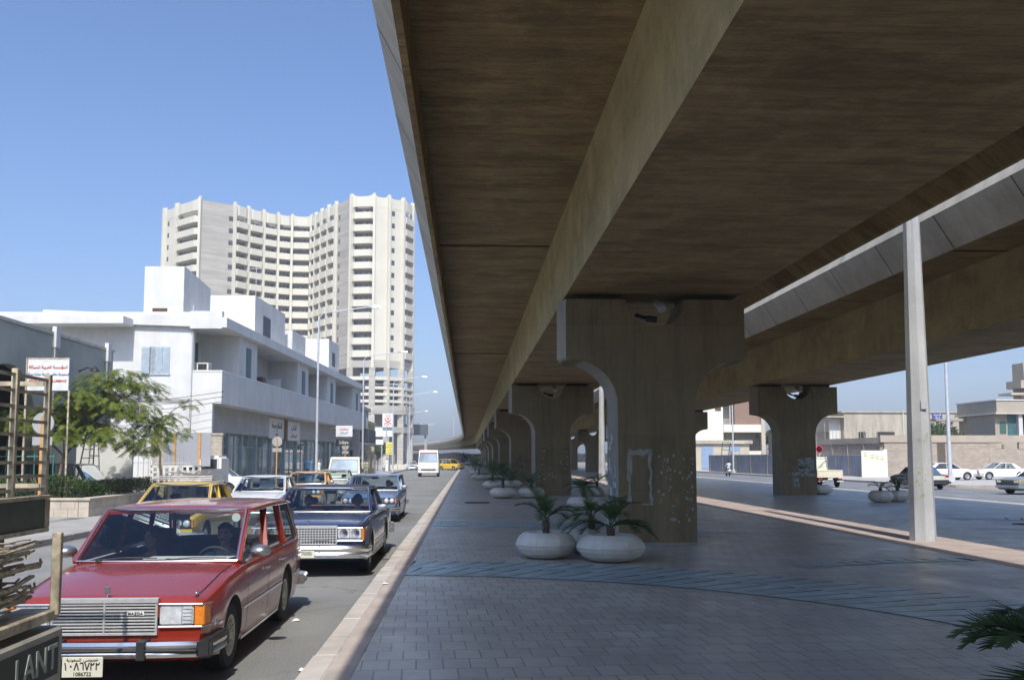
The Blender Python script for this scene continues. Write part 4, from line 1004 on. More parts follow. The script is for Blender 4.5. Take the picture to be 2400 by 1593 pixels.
S5=dict(L=4.6,W=1.72,H=1.42,wb=2.65,fo=.85,hf=.82,hc=.94,cy=1.3,wy=1.95,ry=3.1,gy=3.65,tr=.92,belt=.93,paint=wh,rw=.31,pillars=[.5],doors=[1.4,2.4,3.25],detail=1,bz=.42,mirrors=(1,))
t,A=make_car('white sedan behind the yellow taxi in the left lane','car',(-6.25,27.4,0),0,S5,'cars queueing on the left road'); simple_front(t,S5,A,plate='33087')
S6=dict(S5); S6.update(paint=ora,H=1.42); t,A=make_car('orange-yellow taxi between the white sedan and the cream pickup','taxi',(-6.25,35.6,0),0,S6,'cars queueing on the left road','taxi_car'); simple_front(t,S6,A,plate='55210')
S7=dict(S5); S7.update(paint=beige,H=1.41); t,A=make_car('pale green-beige sedan in front of the cream pickup','car',(-6.35,43.2,0),0,S7,'cars queueing on the left road'); simple_front(t,S7,A,plate='90021')
# forward control trucks and pickups ------------------------------------------------
def cab_truck(label,cat,loc,rz,body_m,cabL=1.6,bedL=2.6,W=1.7,H=2.0,wz=1.15,bed='box',group=None,sun=None,name='small_truck',nose=.0,hf=1.0,detail=1,bedm=None):
    t=thing(name,label,cat,loc,rz,group); hw=W/2
    b=MB()
    if nose>0: prof=[(0,.45),(0,hf-.12),(.06,hf),(nose,wz-.04),(nose+.08,wz),(nose+.55,H-.06),(nose+.62,H),(cabL-.05,H),(cabL,H-.08),(cabL,.42)]
    else: prof=[(.02,.42),(0,.7),(.03,wz),(.30,H-.1),(.38,H),(cabL-.05,H),(cabL,H-.08),(cabL,.42)]
    n=len(prof); rings=[]
    for x,i_ in ((-hw+.0,.06),(-hw+.04,0),(hw-.04,0),(hw,.06)):
        rings.append([(x*(1-.10*max(0,(z-wz)/(H-wz))),y+(i_ if y<.5*cabL else -i_*.5),z-(i_*.6 if z>1.6 else 0)) for y,z in prof])
    b.loft(rings); b.build('cab',body_m,t,recalc=True,smooth=35)
    wy0,wz0,wy1,wz1=(nose+.08,wz,nose+.55,H-.06) if nose>0 else (.03,wz,.30,H-.1)
    k=lambda z:(1-.10*max(0,(z-wz)/(H-wz)))
    f=lambda u:(wy0+(wy1-wy0)*u,wz0+(wz1-wz0)*u)
    (a,za),(c,zc)=f(.08),f(.90); ww=hw-.12
    g=MB(); off=-.012; g.add([(-ww*k(za),a+off,za),(ww*k(za),a+off,za),(ww*k(zc),c+off,zc),(-ww*k(zc),c+off,zc)],[(0,1,2,3)]); ws=g.build('windscreen',window_mat('truck_windscreen',(.16,.20,.24),.06),t)
    g=MB(); q=[(-ww*k(za),a+off,za),(ww*k(za),a+off,za),(ww*k(zc),c+off,zc),(-ww*k(zc),c+off,zc)]; g.tube(q+[q[0]],.018,6); g.build('windscreen_seal',dark,ws)
    if sun: g=MB(); g.add([(-ww*k(zc),c-.02,zc),(ww*k(zc),c-.02,zc),(ww*.98,c-.05,zc-.14),(-ww*.98,c-.05,zc-.14)],[(0,1,2,3)]); g.build('sun_strip',sun,ws)
    for s in (-1,1):
        g=MB(); y0=(nose+.28 if nose else .30); y1=cabL-.18
        g.add([(s*(hw*k(wz+.04)+.006),y0-.12,wz+.03),(s*(hw*k(wz+.04)+.006),y1,wz+.03),(s*(hw*k(H-.15)+.008),y1,H-.14),(s*(hw*k(H-.15)+.008),y0+.2,H-.14)],[(0,1,2,3)]); g.build('side_window',window_mat('dark_window_glass',(.03,.035,.04)),t)
        g=MB(); g.tube([(s*hw,.25+nose*.8,wz-.05),(s*(hw+.16),.15+nose*.8,wz+.1)],.01,5); g.box(s*(hw+.10),s*(hw+.22),.12+nose*.8,.16+nose*.8,wz+.02,wz+.24); g.build('wing_mirror',dark,t)
        g=MB(); g.lathe([(.001,-.03),(.06,-.028),(.08,-.01),(.085,.02)],16,(s*(hw-.2),.0,.72),'y'); g.build('headlight',lensm,t,smooth=40)
        g=MB(); g.box(s*(hw-.09),s*(hw-.02),-.012,.03,.68,.76); g.build('indicator',amber,t)
    g=MB(); g.box(-hw+.32,hw-.32,-.012,.02,.63,.80); gr=g.build('grille',dark,t)
    g=MB(); 
    for i in range(4): g.box(-hw+.32,hw-.32,-.02,-.01,.65+i*.04,.662+i*.04)
    g.build('grille_bars',chrome,gr)
    g=MB(); g.box(-hw+.02,hw-.02,-.08,.04,.40,.55); g.build('front_bumper',body_m,t,bevel=.02)
    g=MB(); g.box(-.16,.16,-.095,-.08,.42,.53); g.build('number_plate',plate_m,t)
    g=MB(); L=cabL+bedL; g.box(-hw+.25,-hw+.35,.3,L,.48,.62); g.box(hw-.35,hw-.25,.3,L,.48,.62); g.build('chassis',dark,t)
    y0=cabL+.04; y1=y0+bedL; bm_=bedm or body_m
    g=MB(); g.box(-hw,hw,y0,y1,.66,.74); g.build('bed_floor',bm_,t)
    sh=.40 if bed!='box' else .95
    for nm,bx in (('side_board',(-hw,-hw+.04,y0,y1)),('side_board',(hw-.04,hw,y0,y1)),('tail_board',(-hw+.045,hw-.045,y1-.04,y1)),('head_board',(-hw+.045,hw-.045,y0,y0+.04))):
        g=MB(); g.box(*bx,.742,.742+(sh if nm!='head_board' else sh+.1))
        if nm=='tail_board':
            for i in range(7): x=-hw+.12+i*(W-.24)/6; g.box(x-.02,x+.02,y1,y1+.015,.78,.742+sh-.06)
            g.box(-hw+.05,hw-.05,y1,y1+.02,.742+sh-.06,.742+sh-.02)
        g.build(nm,bm_,t,bevel=.006)
    g=MB(); 
    for s in (-1,1): g.box(s*(hw-.28),s*(hw-.06),y1-.02,y1+.03,.50,.60)
    g.build('tail_light',redlens,t); g=MB(); g.box(-.16,.16,y1,y1+.02,.5,.62); g.build('number_plate',plate_m,t); g=MB(); g.box(-hw,-hw+.45,y1+.0,y1+.1,.38,.44); g.box(hw-.45,hw,y1,y1+.1,.38,.44); g.build('rear_bumper',wl,t)
    if bed=='rails':
        g=MB()
        for s in (-1,1):
            for z in (1.2,1.4,1.6): g.bar((s*hw,y0,z),(s*hw,y1,z),.03,.06)
            for i in range(4): yy=y0+.05+i*(bedL-.1)/3; g.bar((s*hw,yy,.8),(s*hw,yy,1.7),.05)
        for z in (1.2,1.4,1.6): g.bar((-hw,y0,z),(hw,y0,z),.03,.06)
        g.build('stake_rails',bm_,t)
    for yy in ((.62 if nose==0 else .75),L-.75):
        for s in (-1,1):
            w_=MB(); w_.lathe([(.2,s*(hw-.02)),(.29,s*(hw-.02)),(.32,s*(hw-.05)),(.32,s*(hw-.17)),(.29,s*(hw-.2)),(.2,s*(hw-.2))],24,(0,yy,.32),'x',closed=True); wo=w_.build('wheel',tyre,t,smooth=35,recalc=True)
            w_=MB(); w_.lathe([(.001,s*(hw-.05)),(.1,s*(hw-.04)),(.12,s*(hw-.07)),(.2,s*(hw-.03)),(.2,s*(hw-.1)),(.001,s*(hw-.12))],20,(0,yy,.32),'x'); w_.build('rim',alu,wo,smooth=40,recalc=True)
    g=MB()
    for s in (-1,1): g.prism([(.62-.40+nose*.13+.36*math.cos(R(a))+.38,.32+.38*math.sin(R(a))) for a in range(0,181,20)],'x',s*(hw-.24),s*(hw+.004))
    g.build('wheel_arch',dark,t)
    return t
cab_truck('cream pickup with open side rails and square cab behind the pale green-beige sedan','pickup',(-6.75,51,0),0,cream,cabL=2.35,bedL=2.5,W=1.75,H=2.0,wz=1.12,nose=.85,hf=.98,bed='rails',group='cars queueing on the left road',name='pickup_truck')
cab_truck('small white cab-over truck with red sun strip driving alone up the open road','truck',(-4.05,98,0),0,wh,cabL=1.6,bedL=3,W=2.15,H=2.75,wz=1.45,bed='box',sun=M('red_strip',(.5,.08,.07),.7),bedm=wh)
# far traffic under the viaduct
SF=dict(S5); SF.update(detail=0,mirrors=None)
far=[(-8.8,150,wh,0),(-7.2,156,midblue,0),(-3.3,160,wh,0),(-2.3,153,wh,0),(-4.6,166,beige,0),(-3.9,176,wh,0),(-1.9,166,red,0),(-9.8,188,navy,0),(-5.0,184,midblue,0),(-6.2,176,wh,0),(-2.8,190,wh,0),(-7.6,196,wh,0)]
fl=['white car farthest to the left on the bend before the viaduct','blue car beside the white one on the distant bend','white car in the middle of the distant jam','white car just left of the yellow taxi in the distant jam','beige car between white ones in the distant jam','white car at the back of the distant jam','dark red car nearly hidden behind the yellow taxi','dark car on the left at the back of the distant bend','blue car near the back of the distant jam','white car at the left side of the distant jam','white car at the back of the jam by the plaza kerb','white car on the left at the very back of the distant jam']
for (x,y,pm_,_),lb in zip(far,fl):
    s_=dict(SF); s_['paint']=pm_; t,A=make_car(lb,'car',(x,y,0),R(4),s_,'distant cars under the viaduct'); simple_front(t,s_,A)
SY=dict(S3); SY.update(paint=yel,detail=0,mirrors=None,W=1.8,H=1.75,hc=1.05,belt=1.05,hf=.95); t,A=make_car('yellow estate taxi at the head of the distant jam by the plaza kerb','taxi',(-1.0,150,0),R(48),SY,None,'taxi_car'); simple_front(t,SY,A)
# right-hand road
S8=dict(S5); S8.update(paint=navy,detail=1,mirrors=None,bumper=dark)
t,A=make_car('dark sedan with cream boot panel seen from behind on the far road','car',(28.8,61.3,0),R(180),S8,'cars on the right-hand road'); simple_front(t,S8,A); rear_lights(t,S8,A,'',.3,.14,.74)
b=MB(); b.box(-.78,.78,4.6,4.612,.60,.745); b.box(-.5,.5,4.6,4.615,.745,.85); b.build('boot_panel',M('cream_panel',(.6,.6,.5),.4),t)
t=cab_truck('cream pickup with dropside bed driving away beside the second pier','pickup',(23.95,65.8,0),R(180),cream,cabL=1.75,bedL=2.7,W=1.72,H=1.98,wz=1.2,bed='low',name='pickup_truck',group='cars on the right-hand road')
b=MB(); b.add([(-.62,1.758,1.28),(.62,1.758,1.28),(.58,1.756,1.83),(-.58,1.756,1.83)],[(3,2,1,0)]); b.build('rear_window',window_mat('pale_rear_window',(.35,.38,.34)),t)
b=MB(); b.tube([(-.83,1.83,.8),(-.83,1.83,2.0),(.83,1.83,2.0),(.83,1.83,.8)],.03,6); b.tube([(-.8,1.86,1.9),(.5,2.3,1.1)],.03,6); b.build('cab_guard',cream,t)
t,A=make_car('white hatchback parked side-on behind the lamp pole on the forecourt','car',(37.1,76.2,.14),R(90),dict(S5,paint=wh,detail=1,mirrors=None,gy=4.0,ry=3.3),'cars parked on the forecourt'); 
t.location=(41.6,76.0,.14); simple_front(t,S5,A)
t,A=make_car('white sedan parked nose-left at the right end of the forecourt','car',(42.3,77.0,.14),R(-90),dict(S5,paint=wh,detail=1,mirrors=None),'cars parked on the forecourt'); simple_front(t,S5,A)
t,A=make_car('dull grey-green sedan nosing in at the right edge of the picture','car',(28.9,49.3,0),R(-78),dict(S5,paint=ggreen,detail=1,mirrors=None),'cars on the right-hand road'); simple_front(t,S5,A)
# cars parked behind the hedge
t,A=make_car('slate blue estate car parked behind the hedge under the acacia','car',(-17.6,41.5,.15),R(-90),dict(S3,H=1.62,belt=1.02,hc=1.02,hf=.9,L=4.5,paint=paint('slate_paint',(.10,.13,.15),.35,.3),detail=1,mirrors=None),'cars parked behind the hedge','station_wagon'); t.location=(-17.45,33.6,.15); t.rotation_euler=(0,0,R(-90))
t,A=make_car('white sedan parked behind the iron palings left of the white lorry','car',(-14.4,44.6,.15),R(-90),dict(S5,paint=wh,detail=1,mirrors=None),'cars parked behind the hedge'); t.location=(-14.6,45.2,.15); simple_front(t,S5,A)
# white lorry tail with pierced tailboard
t=thing('white_lorry','white lorry bed with pierced tailboard standing behind the grey board','lorry',(-11.3,37.2,0.15),0)
b=MB(); b.box(-.95,.95,0,3.2,.75,.85); b.build('bed_floor',white_paint,t)
b=MB()
for z in (1.0,1.22,1.44): b.box(-.95,.95,-.03,.0,z,z+.07)
for i in range(9): x=-.9+i*.225; b.box(x-.05,x+.05,-.028,-.002,.86,1.5)
b.build('tail_board',white_paint,t)
for s in (-1,1):
    b=MB(); b.box(s*.95,s*.92,0,3.2,.86,1.35); b.build('side_board',white_paint,t); b=MB(); b.bar((s*.93,0,.8),(s*.93,0,1.75),.06); b.build('corner_post',white_paint,t)
    b=MB(); b.lathe([(.2,s*.9),(.36,s*.9),(.4,s*.87),(.4,s*.7),(.36,s*.66),(.2,s*.66)],20,(0,.8,.4),'x',closed=True); b.build('wheel',tyre,t,smooth=35,recalc=True)
    b=MB(); b.lathe([(.2,s*.9),(.36,s*.9),(.4,s*.87),(.4,s*.7),(.36,s*.66),(.2,s*.66)],20,(0,3.9,.4),'x',closed=True); b.build('wheel',tyre,t,smooth=35,recalc=True)
b=MB(); b.box(-.85,.85,3.3,4.8,.6,1.9); cb_=b.build('cab',white_paint,t,bevel=.12,seg=3)
b=MB(); b.box(-.7,.7,3.285,3.3,1.3,1.75); b.build('rear_window',window_mat('dark_window_glass'),cb_)
# rusty stake truck at the left edge, seen from its rear left corner
t=thing('stake_truck','rusty stake-bed lorry with tied scrap and white lettering at the left edge','lorry',(-3.87,6.05,0))
rust=M('rusty_rail',(.56,.48,.35),.7,.2,var=.35,scale=9,dirt=.6); greyg=M('dull_green_board',(.10,.12,.085),.6,var=.25,scale=4,dirt=.5); straw=M('bleached_cane',(.52,.44,.32),.8,var=.35,scale=25,bmp=.3)
xs=.98; ye=.58; yb=-5.2
b=MB()
for i,z in enumerate([1.74,1.83,1.92,2.01,2.10,2.19,2.28,2.38,2.48]): b.bar((xs,yb,z),(xs,ye-.03,z),.02,.02)
b.build('side_rails',rust,t)
for y in (ye-.03,ye-.5,ye-1.6,ye-2.7,ye-3.8,ye-4.9):
    b=MB(); b.box(xs-.02,xs+.02,y-.02,y+.02,1.70,2.52); b.build('rail_post',rust,t,bevel=.004)
b=MB()
for z in (1.76,2.46): b.bar((-xs,ye-.0,z),(xs-.04,ye-.0,z),.025,.03)
b.build('tail_rails',rust,t)
b=MB(); b.box(xs-.02,xs+.02,yb,ye,1.48,1.67); b.build('side_board',[greyg],t,bevel=.004); b=MB(); b.box(xs-.03,xs+.035,yb,ye,1.672,1.70); b.box(xs-.03,xs+.035,yb,ye,1.45,1.478); b.box(xs-.03,xs+.035,ye-.05,ye,1.48,1.67); b.build('board_frame',rust,t,bevel=.004)
rn=random.Random(8); b=MB()
for i in range(110):
    z=.96+rn.random()*.46; y=rn.uniform(-.9,ye); l=rn.uniform(.3,.9); x=xs+rn.uniform(-.16,.0)
    b.tube([(x,min(ye-.02,y+l*.5),z+rn.uniform(-.03,.03)),(x+rn.uniform(-.02,.03),y,z+rn.uniform(-.03,.03)),(x,y-l*.5,z+rn.uniform(-.03,.03))],rn.uniform(.005,.014),6)
b.build('tied_canes',straw,t,smooth=60)
b=MB(); b.box(-xs,xs-.2,yb,ye-.1,.92,1.44); b.build('load',greyg,t,bevel=.03)
b=MB(); b.bar((xs+.07,ye+.06,.88),(xs+.07,ye+.06,1.44),.06,.05); b.build('rear_post',rust,t,bevel=.006)
b=MB(); b.box(xs-.25,xs+.08,yb,ye+.1,.85,.92); b.build('bed_rail',rust,t,bevel=.008)
b=MB()
for s in (-1,1): b.bar((s*.5,yb,.55),(s*.5,ye,.55),.1,.14)
b.build('chassis',dark,t)
pan=M('dusty_panel',(.36,.34,.29),.6,var=.15,scale=5,dirt=.4)
b=MB(); b.box(xs-.1,xs+.10,yb,ye+.14,.26,.80); pn=b.build('skirt_panel',pan,t,bevel=.02)
b=MB(); b.box(xs+.1,xs+.106,yb+1,ye+.06,.49,.74); b.build('name_board',M('black_board',(.012,.02,.02),.5),pn,bevel=.004)
b=face_to(text_mb('LANT',.23,.006,'RIGHT',1.05),(xs+.109,ye+.03,.61),(0,1,0)); b.build('board_lettering',M('faded_white_lettering',(.36,.40,.36),.7,var=.2,scale=20),pn)
for y in (-.9,-4.6):
    for s in (-1,1):
        b=MB(); b.lathe([(.2,s*.95),(.36,s*.95),(.4,s*.92),(.4,s*.75),(.36,s*.71),(.2,s*.71)],24,(0,y,.4),'x',closed=True); b.build('wheel',tyre,t,smooth=35,recalc=True)
b=MB(); b.prism([(yb-.05,.5),(yb-1.7,.5),(yb-1.75,1.2),(yb-1.4,2.1),(yb-.05,2.1)],'x',-.95,.95); b.build('cab',greyg,t,bevel=.05,seg=2)
# motor scooter with rider
t=thing('motor_scooter','white motor scooter ridden along the far road','scooter',(28.2,101,0),R(180))
for y in (-.55,.6):
    b=MB(); b.lathe([(.15,-.05),(.24,-.05),(.27,-.02),(.27,.02),(.24,.05),(.15,.05)],20,(0,y,.27),'x',closed=True); b.build('wheel',tyre,t,smooth=40,recalc=True)
b=MB(); b.capsule((0,-.2,.42),.12,(0,.65,.55),.2,12); b.box(-.15,.15,-.35,.1,.25,.32); b.capsule((0,-.42,.35),.07,(0,-.5,.9),.06); b.box(-.17,.17,-.5,-.42,.35,.85); b.build('body_shell',wh,t,smooth=40)
b=MB(); b.box(-.13,.13,.0,.7,.74,.82); b.build('saddle',dark,t,bevel=.03); b=MB(); b.tube([(-.33,-.42,1.0),(-.1,-.5,.97),(.1,-.5,.97),(.33,-.42,1.0)],.018,8); b.build('handlebar',dark,t); b=MB(); b.box(-.06,.06,.82,.86,.5,.58); b.build('tail_light',redlens,t)
p=seated('rider in a white robe on the motor scooter, seen from behind',(28.2,100.75,.86),wcloth,voxel=.02,driver=True); p.rotation_euler=(0,0,R(180))
# ---------------------------------------------------------------- white building on the left (own frame: x across, y along the street)
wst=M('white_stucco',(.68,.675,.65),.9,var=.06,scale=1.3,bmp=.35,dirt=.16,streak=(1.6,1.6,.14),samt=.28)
wst2=M('grey_render',(.42,.43,.43),.9,var=.1,scale=1,bmp=.2,dirt=.2)  # plain grey wall render
blusht=M('pale_blue_shutter',(.42,.50,.56),.6,var=.12,scale=6)
shopg=window_mat('shop_glass',(.10,.14,.15),.03,1.0)
FA=math.atan(.047)
WB=thing('white_building','long white two-storey building with roof blocks, balconies and ground floor shops','building',(-12.3,47.5,0),-FA)
def P(mb,name,mat,par=WB,**k): return mb.build(name,mat,par,**k)
LEN=44
# ground floor
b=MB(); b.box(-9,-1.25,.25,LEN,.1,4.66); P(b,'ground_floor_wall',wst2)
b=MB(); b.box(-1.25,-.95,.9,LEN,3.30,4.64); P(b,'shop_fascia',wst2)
b=MB(); b.box(-1.6,-.45,.0,.25,.1,4.66); P(b,'corner_pier',wst)
ys=[.9,2.5,5.0,7.6,10.6,14.2,17.8,21.4,25.0,28.6,32.2,36,40,43.9]
for i,(a,c) in enumerate(zip(ys,ys[1:])):
    b=MB(); b.box(-1.24,-1.20,a+.12,c-.12,.45,3.2); g_=P(b,'shop_window',shopg)
    b=MB(); 
    for y in (a+.0,c-.12): b.box(-1.24,-1.06,y,y+.12,.15,3.3)
    b.box(-1.24,-1.1,a+.12,c-.12,.15,.45); b.box(-1.22,-1.16,(a+c)/2-.03,(a+c)/2+.03,.45,3.2); b.box(-1.22,-1.16,a+.12,c-.12,2.55,2.6); b.build('window_frame',M('blue_grey_frame',(.32,.40,.42),.5,.2),g_)
# upper floor slab, parapet, eave
b=MB(); b.box(-9,0,0,LEN,4.66,4.9); P(b,'floor_slab',wst)
b=MB(); b.box(-.14,0,0.002,LEN-.002,4.901,6.25); b.box(-1.48,-.141,.002,.14,4.901,6.25); P(b,'balcony_parapet',wst)
b=MB(); b.box(-.22,.02,-.02,LEN,6.251,6.32); b.box(-1.48,-.221,-.02,.2,6.251,6.32); P(b,'parapet_coping',white_paint)
b=MB(); b.prism([(0.25,8.45),(.25,8.95),(-9,9.35),(-9,8.75)],'y',-.25,LEN+.3); b.box(-1.6,.0,-.26,.1,8.40,9.28); P(b,'roof_slab',wst,recalc=True)
b=MB(); b.box(-9,-2.2,.1,LEN,4.9,8.7); P(b,'upper_wall',wst)
walls=[(3.3,6.9),(17.2,20.6),(27.6,31),(39.5,44)]
for a,c in walls:
    b=MB(); b.box(-2.2,-.141,a,c,4.9,8.62); w_=P(b,'bay_wall',wst)
    m=(a+c)/2; b=MB(); b.box(-.135,-.10,m-.45,m+.45,6.35,8.0)
    for k in range(14): b.box(-.10,-.085,m-.41,m+.41,6.42+k*.11,6.49+k*.11)
    b.box(-.10,-.08,m-.03,m+.03,6.35,8.0); b.build('shutters',M('teal_grey_shutter',(.13,.20,.21),.6),w_)
for y,z in ((8.5,7.0),(22.5,7.0),(33.,7.0),(1.6,7.1)):
    b=MB(); b.box(-2.2,-2.16,y,y+1.1,z-1.2 if y>2 else z-.1,z+.9); q=P(b,'balcony_door',window_mat('dark_window_glass')); b=MB(); b.box(-2.16,-2.13,y-.06,y,z-1.2 if y>2 else z-.1,z+.96); b.box(-2.16,-2.13,y+1.1,y+1.16,z-1.2 if y>2 else z-.1,z+.96); b.build('door_frame',blusht,q)
b=MB(); b.box(-2.19,-.15,12.4,12.5,4.9,6.9); P(b,'balcony_divider',wst)
# near end wall with shuttered window
b=MB(); b.box(-9,-1.48,0,.24,.1,9.27); P(b,'end_wall',wst)
b=MB(); b.box(-4.05,-2.05,.003,.24,9.271,11.6); P(b,'stair_tower_wall',wst)
b=MB(); b.box(-4.0,-2.65,-.02,.0,6.15,7.5); wn=P(b,'window',M('curtained_glass',(.42,.46,.48),.3,var=.3,scale=9,streak=(9,9,.5)))
b=MB()
for x0,x1,o in ((-4.02,-3.62,.12),(-3.34,-3.0,.03),(-2.98,-2.64,.03)):
    b.box(x0,x1,-.03-o,-.0-o*.4,6.15,7.5)
    for k in range(11): b.box(x0+.04,x1-.04,-.05-o,-.03-o,6.22+k*.115,6.29+k*.115)
b.box(-4.06,-2.6,-.06,.0,6.08,6.15); b.build('shutters',blusht,wn)
b=MB(); b.box(-3.6,-2.85,-.012,.002,9.30,9.46); P(b,'vent_slot',M('slot_dark_brown',(.10,.06,.04),.9))  # flat dark brown strip laid on the wall for the slot
b=MB(); b.box(-30,-9,.0,.24,.1,9.27); b.box(-30,-9,.24,9,8.9,9.25); P(b,'wing_wall',wst)
b=MB(); b.prism([(-24,8.45),(-4.45,8.5),(-4.45,8.86),(-24,8.95)],'y',-1.45,-.0); P(b,'canopy_slab',wst,recalc=True)
b=MB(); b.tube([(-1.52,-.06,.2),(-1.52,-.06,9.6)],.03,8); P(b,'down_pipe',galv)
# roof blocks
def blk(x0,x1,y0,y1,z1,win=None,ch=0):
    b=MB(); b.box(x0,x1,y0,y1,8.95,z1); r_=P(b,'roof_block',wst)
    if win: w_=MB(); w_.box(x1,x1+.03,win[0],win[1],win[2],win[3]); w_.build('window',dark,r_)
b=MB(); b.prism([(.24,9.2),(.24,11.6),(4.2,11.2),(4.2,9.2)],'x',-4.05,-2.05); P(b,'roof_block',wst)
blk(-7,-1.9,12.6,20.5,12.3,(14.6,16.4,9.9,11.3)); blk(-7,-1.6,21.6,26,11.3); blk(-5.6,-1.3,33.8,38.6,12.2,(35.3,36.6,10.0,11.2))
t=thing('overhead_cable','sagging black cables strung across the end wall of the white building','cable',(-16,46.6,4.3)); b=MB()
for k in range(3): b.tube([(-6+i*1.0,.1*k,.25*k-.35*math.sin(PI*i/10)+.04*i) for i in range(11)],.013,4)
b.build('cables',black,t)
b=MB()
for y,x in ((6,-3),(10,-4),(28,-3),(30.5,-2.6),(19,-1.0)): b.tube([(x,y,9.1),(x,y,10.2+.2*(y%3))],.03,6)
b.tube([(-3,6,9.9),(-4,10,9.9)],.012,4); P(b,'roof_pipes',galv)['kind']='stuff'
t=thing('tv_aerial','thin television aerial on the roof of the white building','aerial',(-14.0,62,12.3)); b=MB(); b.tube([(0,0,-.1),(0,0,2.2)],.02,5); b.build('mast',galv,t); b=MB(); b.bar((-.6,0,2.1),(.6,0,2.1),.02)
for i in range(6): b.bar((-.5+i*.2,-.3,2.1),(-.5+i*.2,.3,2.1),.012)
b.build('elements',galv,t)
# air conditioners, antenna
for y,x in ((.9,-2.0),(1.4,-1.2)):
    pass
def at_wb(x,y,z): 
    v=Matrix.Rotation(-FA,3,'Z')@Vector((x,y,0)); return (-12.3+v.x,47.5+v.y,z)
t=thing('air_conditioner','cream window air conditioner on the corner balcony parapet','air conditioner',at_wb(-1.15,.75,6.33),-FA)
b=MB(); b.box(-.3,.3,-.3,.3,0,.42); b.build('casing',M('cream_enamel',(.62,.60,.50),.4),t,bevel=.02); b=MB(); b.box(-.22,.22,-.31,-.30,.06,.36)
for i in range(6): b.box(-.22,.22,-.316,-.31,.08+i*.045,.09+i*.045)
b.build('grille',dark,t)
t=thing('air_conditioner','brown air conditioner box further along the white building balcony','air conditioner',at_wb(-.7,9.6,6.33),-FA)
b=MB(); b.box(-.3,.3,-.35,.35,0,.45); b.build('casing',M('brown_enamel',(.12,.06,.04),.5),t,bevel=.02); b=MB(); b.box(.30,.31,-.25,.25,.06,.38); b.build('grille',dark,t)
# shop signs in the fascia
def sign_panel(y0,y1,z0,z1,lines,label,bgm,x=-.93,name='shop_sign'):
    c=at_wb(x,(y0+y1)/2,(z0+z1)/2); t=thing(name,label,'sign',c,-FA)
    b=MB(); b.box(-.05,.03,-(y1-y0)/2,(y1-y0)/2,-(z1-z0)/2,(z1-z0)/2); b.build('panel',bgm,t,bevel=.01)
    for txt,sz,dz,m in lines:
        l=face_to(text_mb(txt,sz,.01),(.036,0,dz),(0,1,0)); l.build('sign_lettering',m,t)
    return t
sw=M('sign_white_panel',(.70,.71,.70),.5,var=.06,scale=3,dirt=.2); rdl=M('sign_red',(.55,.06,.05),.6); bkl=M('sign_black',(.03,.03,.035),.6); bll=M('sign_blue',(.05,.10,.30),.6)
sign_panel(12.9,16.8,3.2,4.5,[(arabic('صحة')+' '+arabic('السلام'),.55,.2,bkl),(arabic('عطور'),.34,-.35,rdl)],'white shop sign with black and red arabic words, left of the brown panel',sw)
sign_panel(17.6,21.6,3.15,4.45,[(arabic('المكتب'),.5,.25,bll),(arabic('العربي')+' '+arabic('للسفر'),.3,-.3,rdl)],'white shop sign with blue and red arabic writing right of the brown panel',sw)
t=thing('sign_post_panel','brown upright panel between the two fascia shop signs','sign post',at_wb(-.9,17.2,3.8),-FA); b=MB(); b.box(-.05,.08,-.3,.3,-.7,.72); b.build('panel',M('brown_panel',(.18,.09,.04),.7),t)
# projecting signs
def blade(px,Y,X0,X1,z0,z1,lines,label,mat,th=.14,name='hanging_sign',pole=None):
    t=thing(name,label,'sign',((X0+X1)/2,Y,(z0+z1)/2)); b=MB(); b.box(-(X1-X0)/2,(X1-X0)/2,0,th,-(z1-z0)/2,(z1-z0)/2); b.build('sign_box',mat,t,bevel=.02)
    for txt,sz,dz,m in lines:
        if callable(txt): txt(t); continue
        l=face_to(text_mb(txt,sz,.01),(0,-.006,dz),(1,0,0)); l.build('sign_lettering',m,t)
    b=MB(); b.bar((-(X1-X0)/2-.8,th/2,(z1-z0)*.3),(-(X1-X0)/2,th/2,(z1-z0)*.3),.05) if not pole else b.tube([(pole,th+.08,-(z0+z1)/2+.1),(pole,th+.08,(z1-z0)/2)],.07,8)
    b.build('bracket' if not pole else 'sign_pole',galv,t); return t
blade(0,77,-10.7,-9.35,3.65,4.55,[(arabic('مطعم'),.30,.2,rdl),(arabic('السلام'),.26,-.12,bll)],'white projecting sign box with red edge hanging off the white building',sw)
blade(0,78.5,-10.85,-9.6,2.95,3.5,[('Libya',.36,0,M('sign_cream',(.7,.7,.62),.6))],'black projecting sign with cream script below the white sign box',M('sign_dark',(.03,.035,.04),.5))
def logo(t):
    b=MB()
    for s in (1,-1):
        cz=.0-.22
        for r0,r1 in ((.52,.40),(.22,.12)):
            n=14; vs=[];fs=[]
            for i in range(n+1):
                a=R(200+140*i/n) if s>0 else R(20+140*i/n)
                oy=.54*s
                for r in (r0,r1): vs.append((r*math.cos(a),-.012,cz+oy+r*math.sin(a)))
            for i in range(n): fs.append((2*i,2*i+2,2*i+3,2*i+1) if s<0 else (2*i+1,2*i+3,2*i+2,2*i))
            b.add(vs,fs)
    b.build('sign_emblem',rdl,t)
blade(0,128,-11.55,-10.05,6.1,7.95,[(arabic('البنك'),.36,.68,rdl),(arabic('السعودي'),.24,.38,rdl),(logo,0,0,0)],'white sign on a pole with red hourglass emblem of two facing arcs',sw,pole=-.2,name='pole_sign')
blade(0,128.4,-12.5,-10.2,4.8,6.0,[],'blank white sign board under the red emblem sign',sw,pole=.5,name='pole_sign')
blade(0,127,-12.3,-11.3,3.7,4.4,[],'small white sign low beside the sign pole',sw,pole=.3,name='pole_sign')
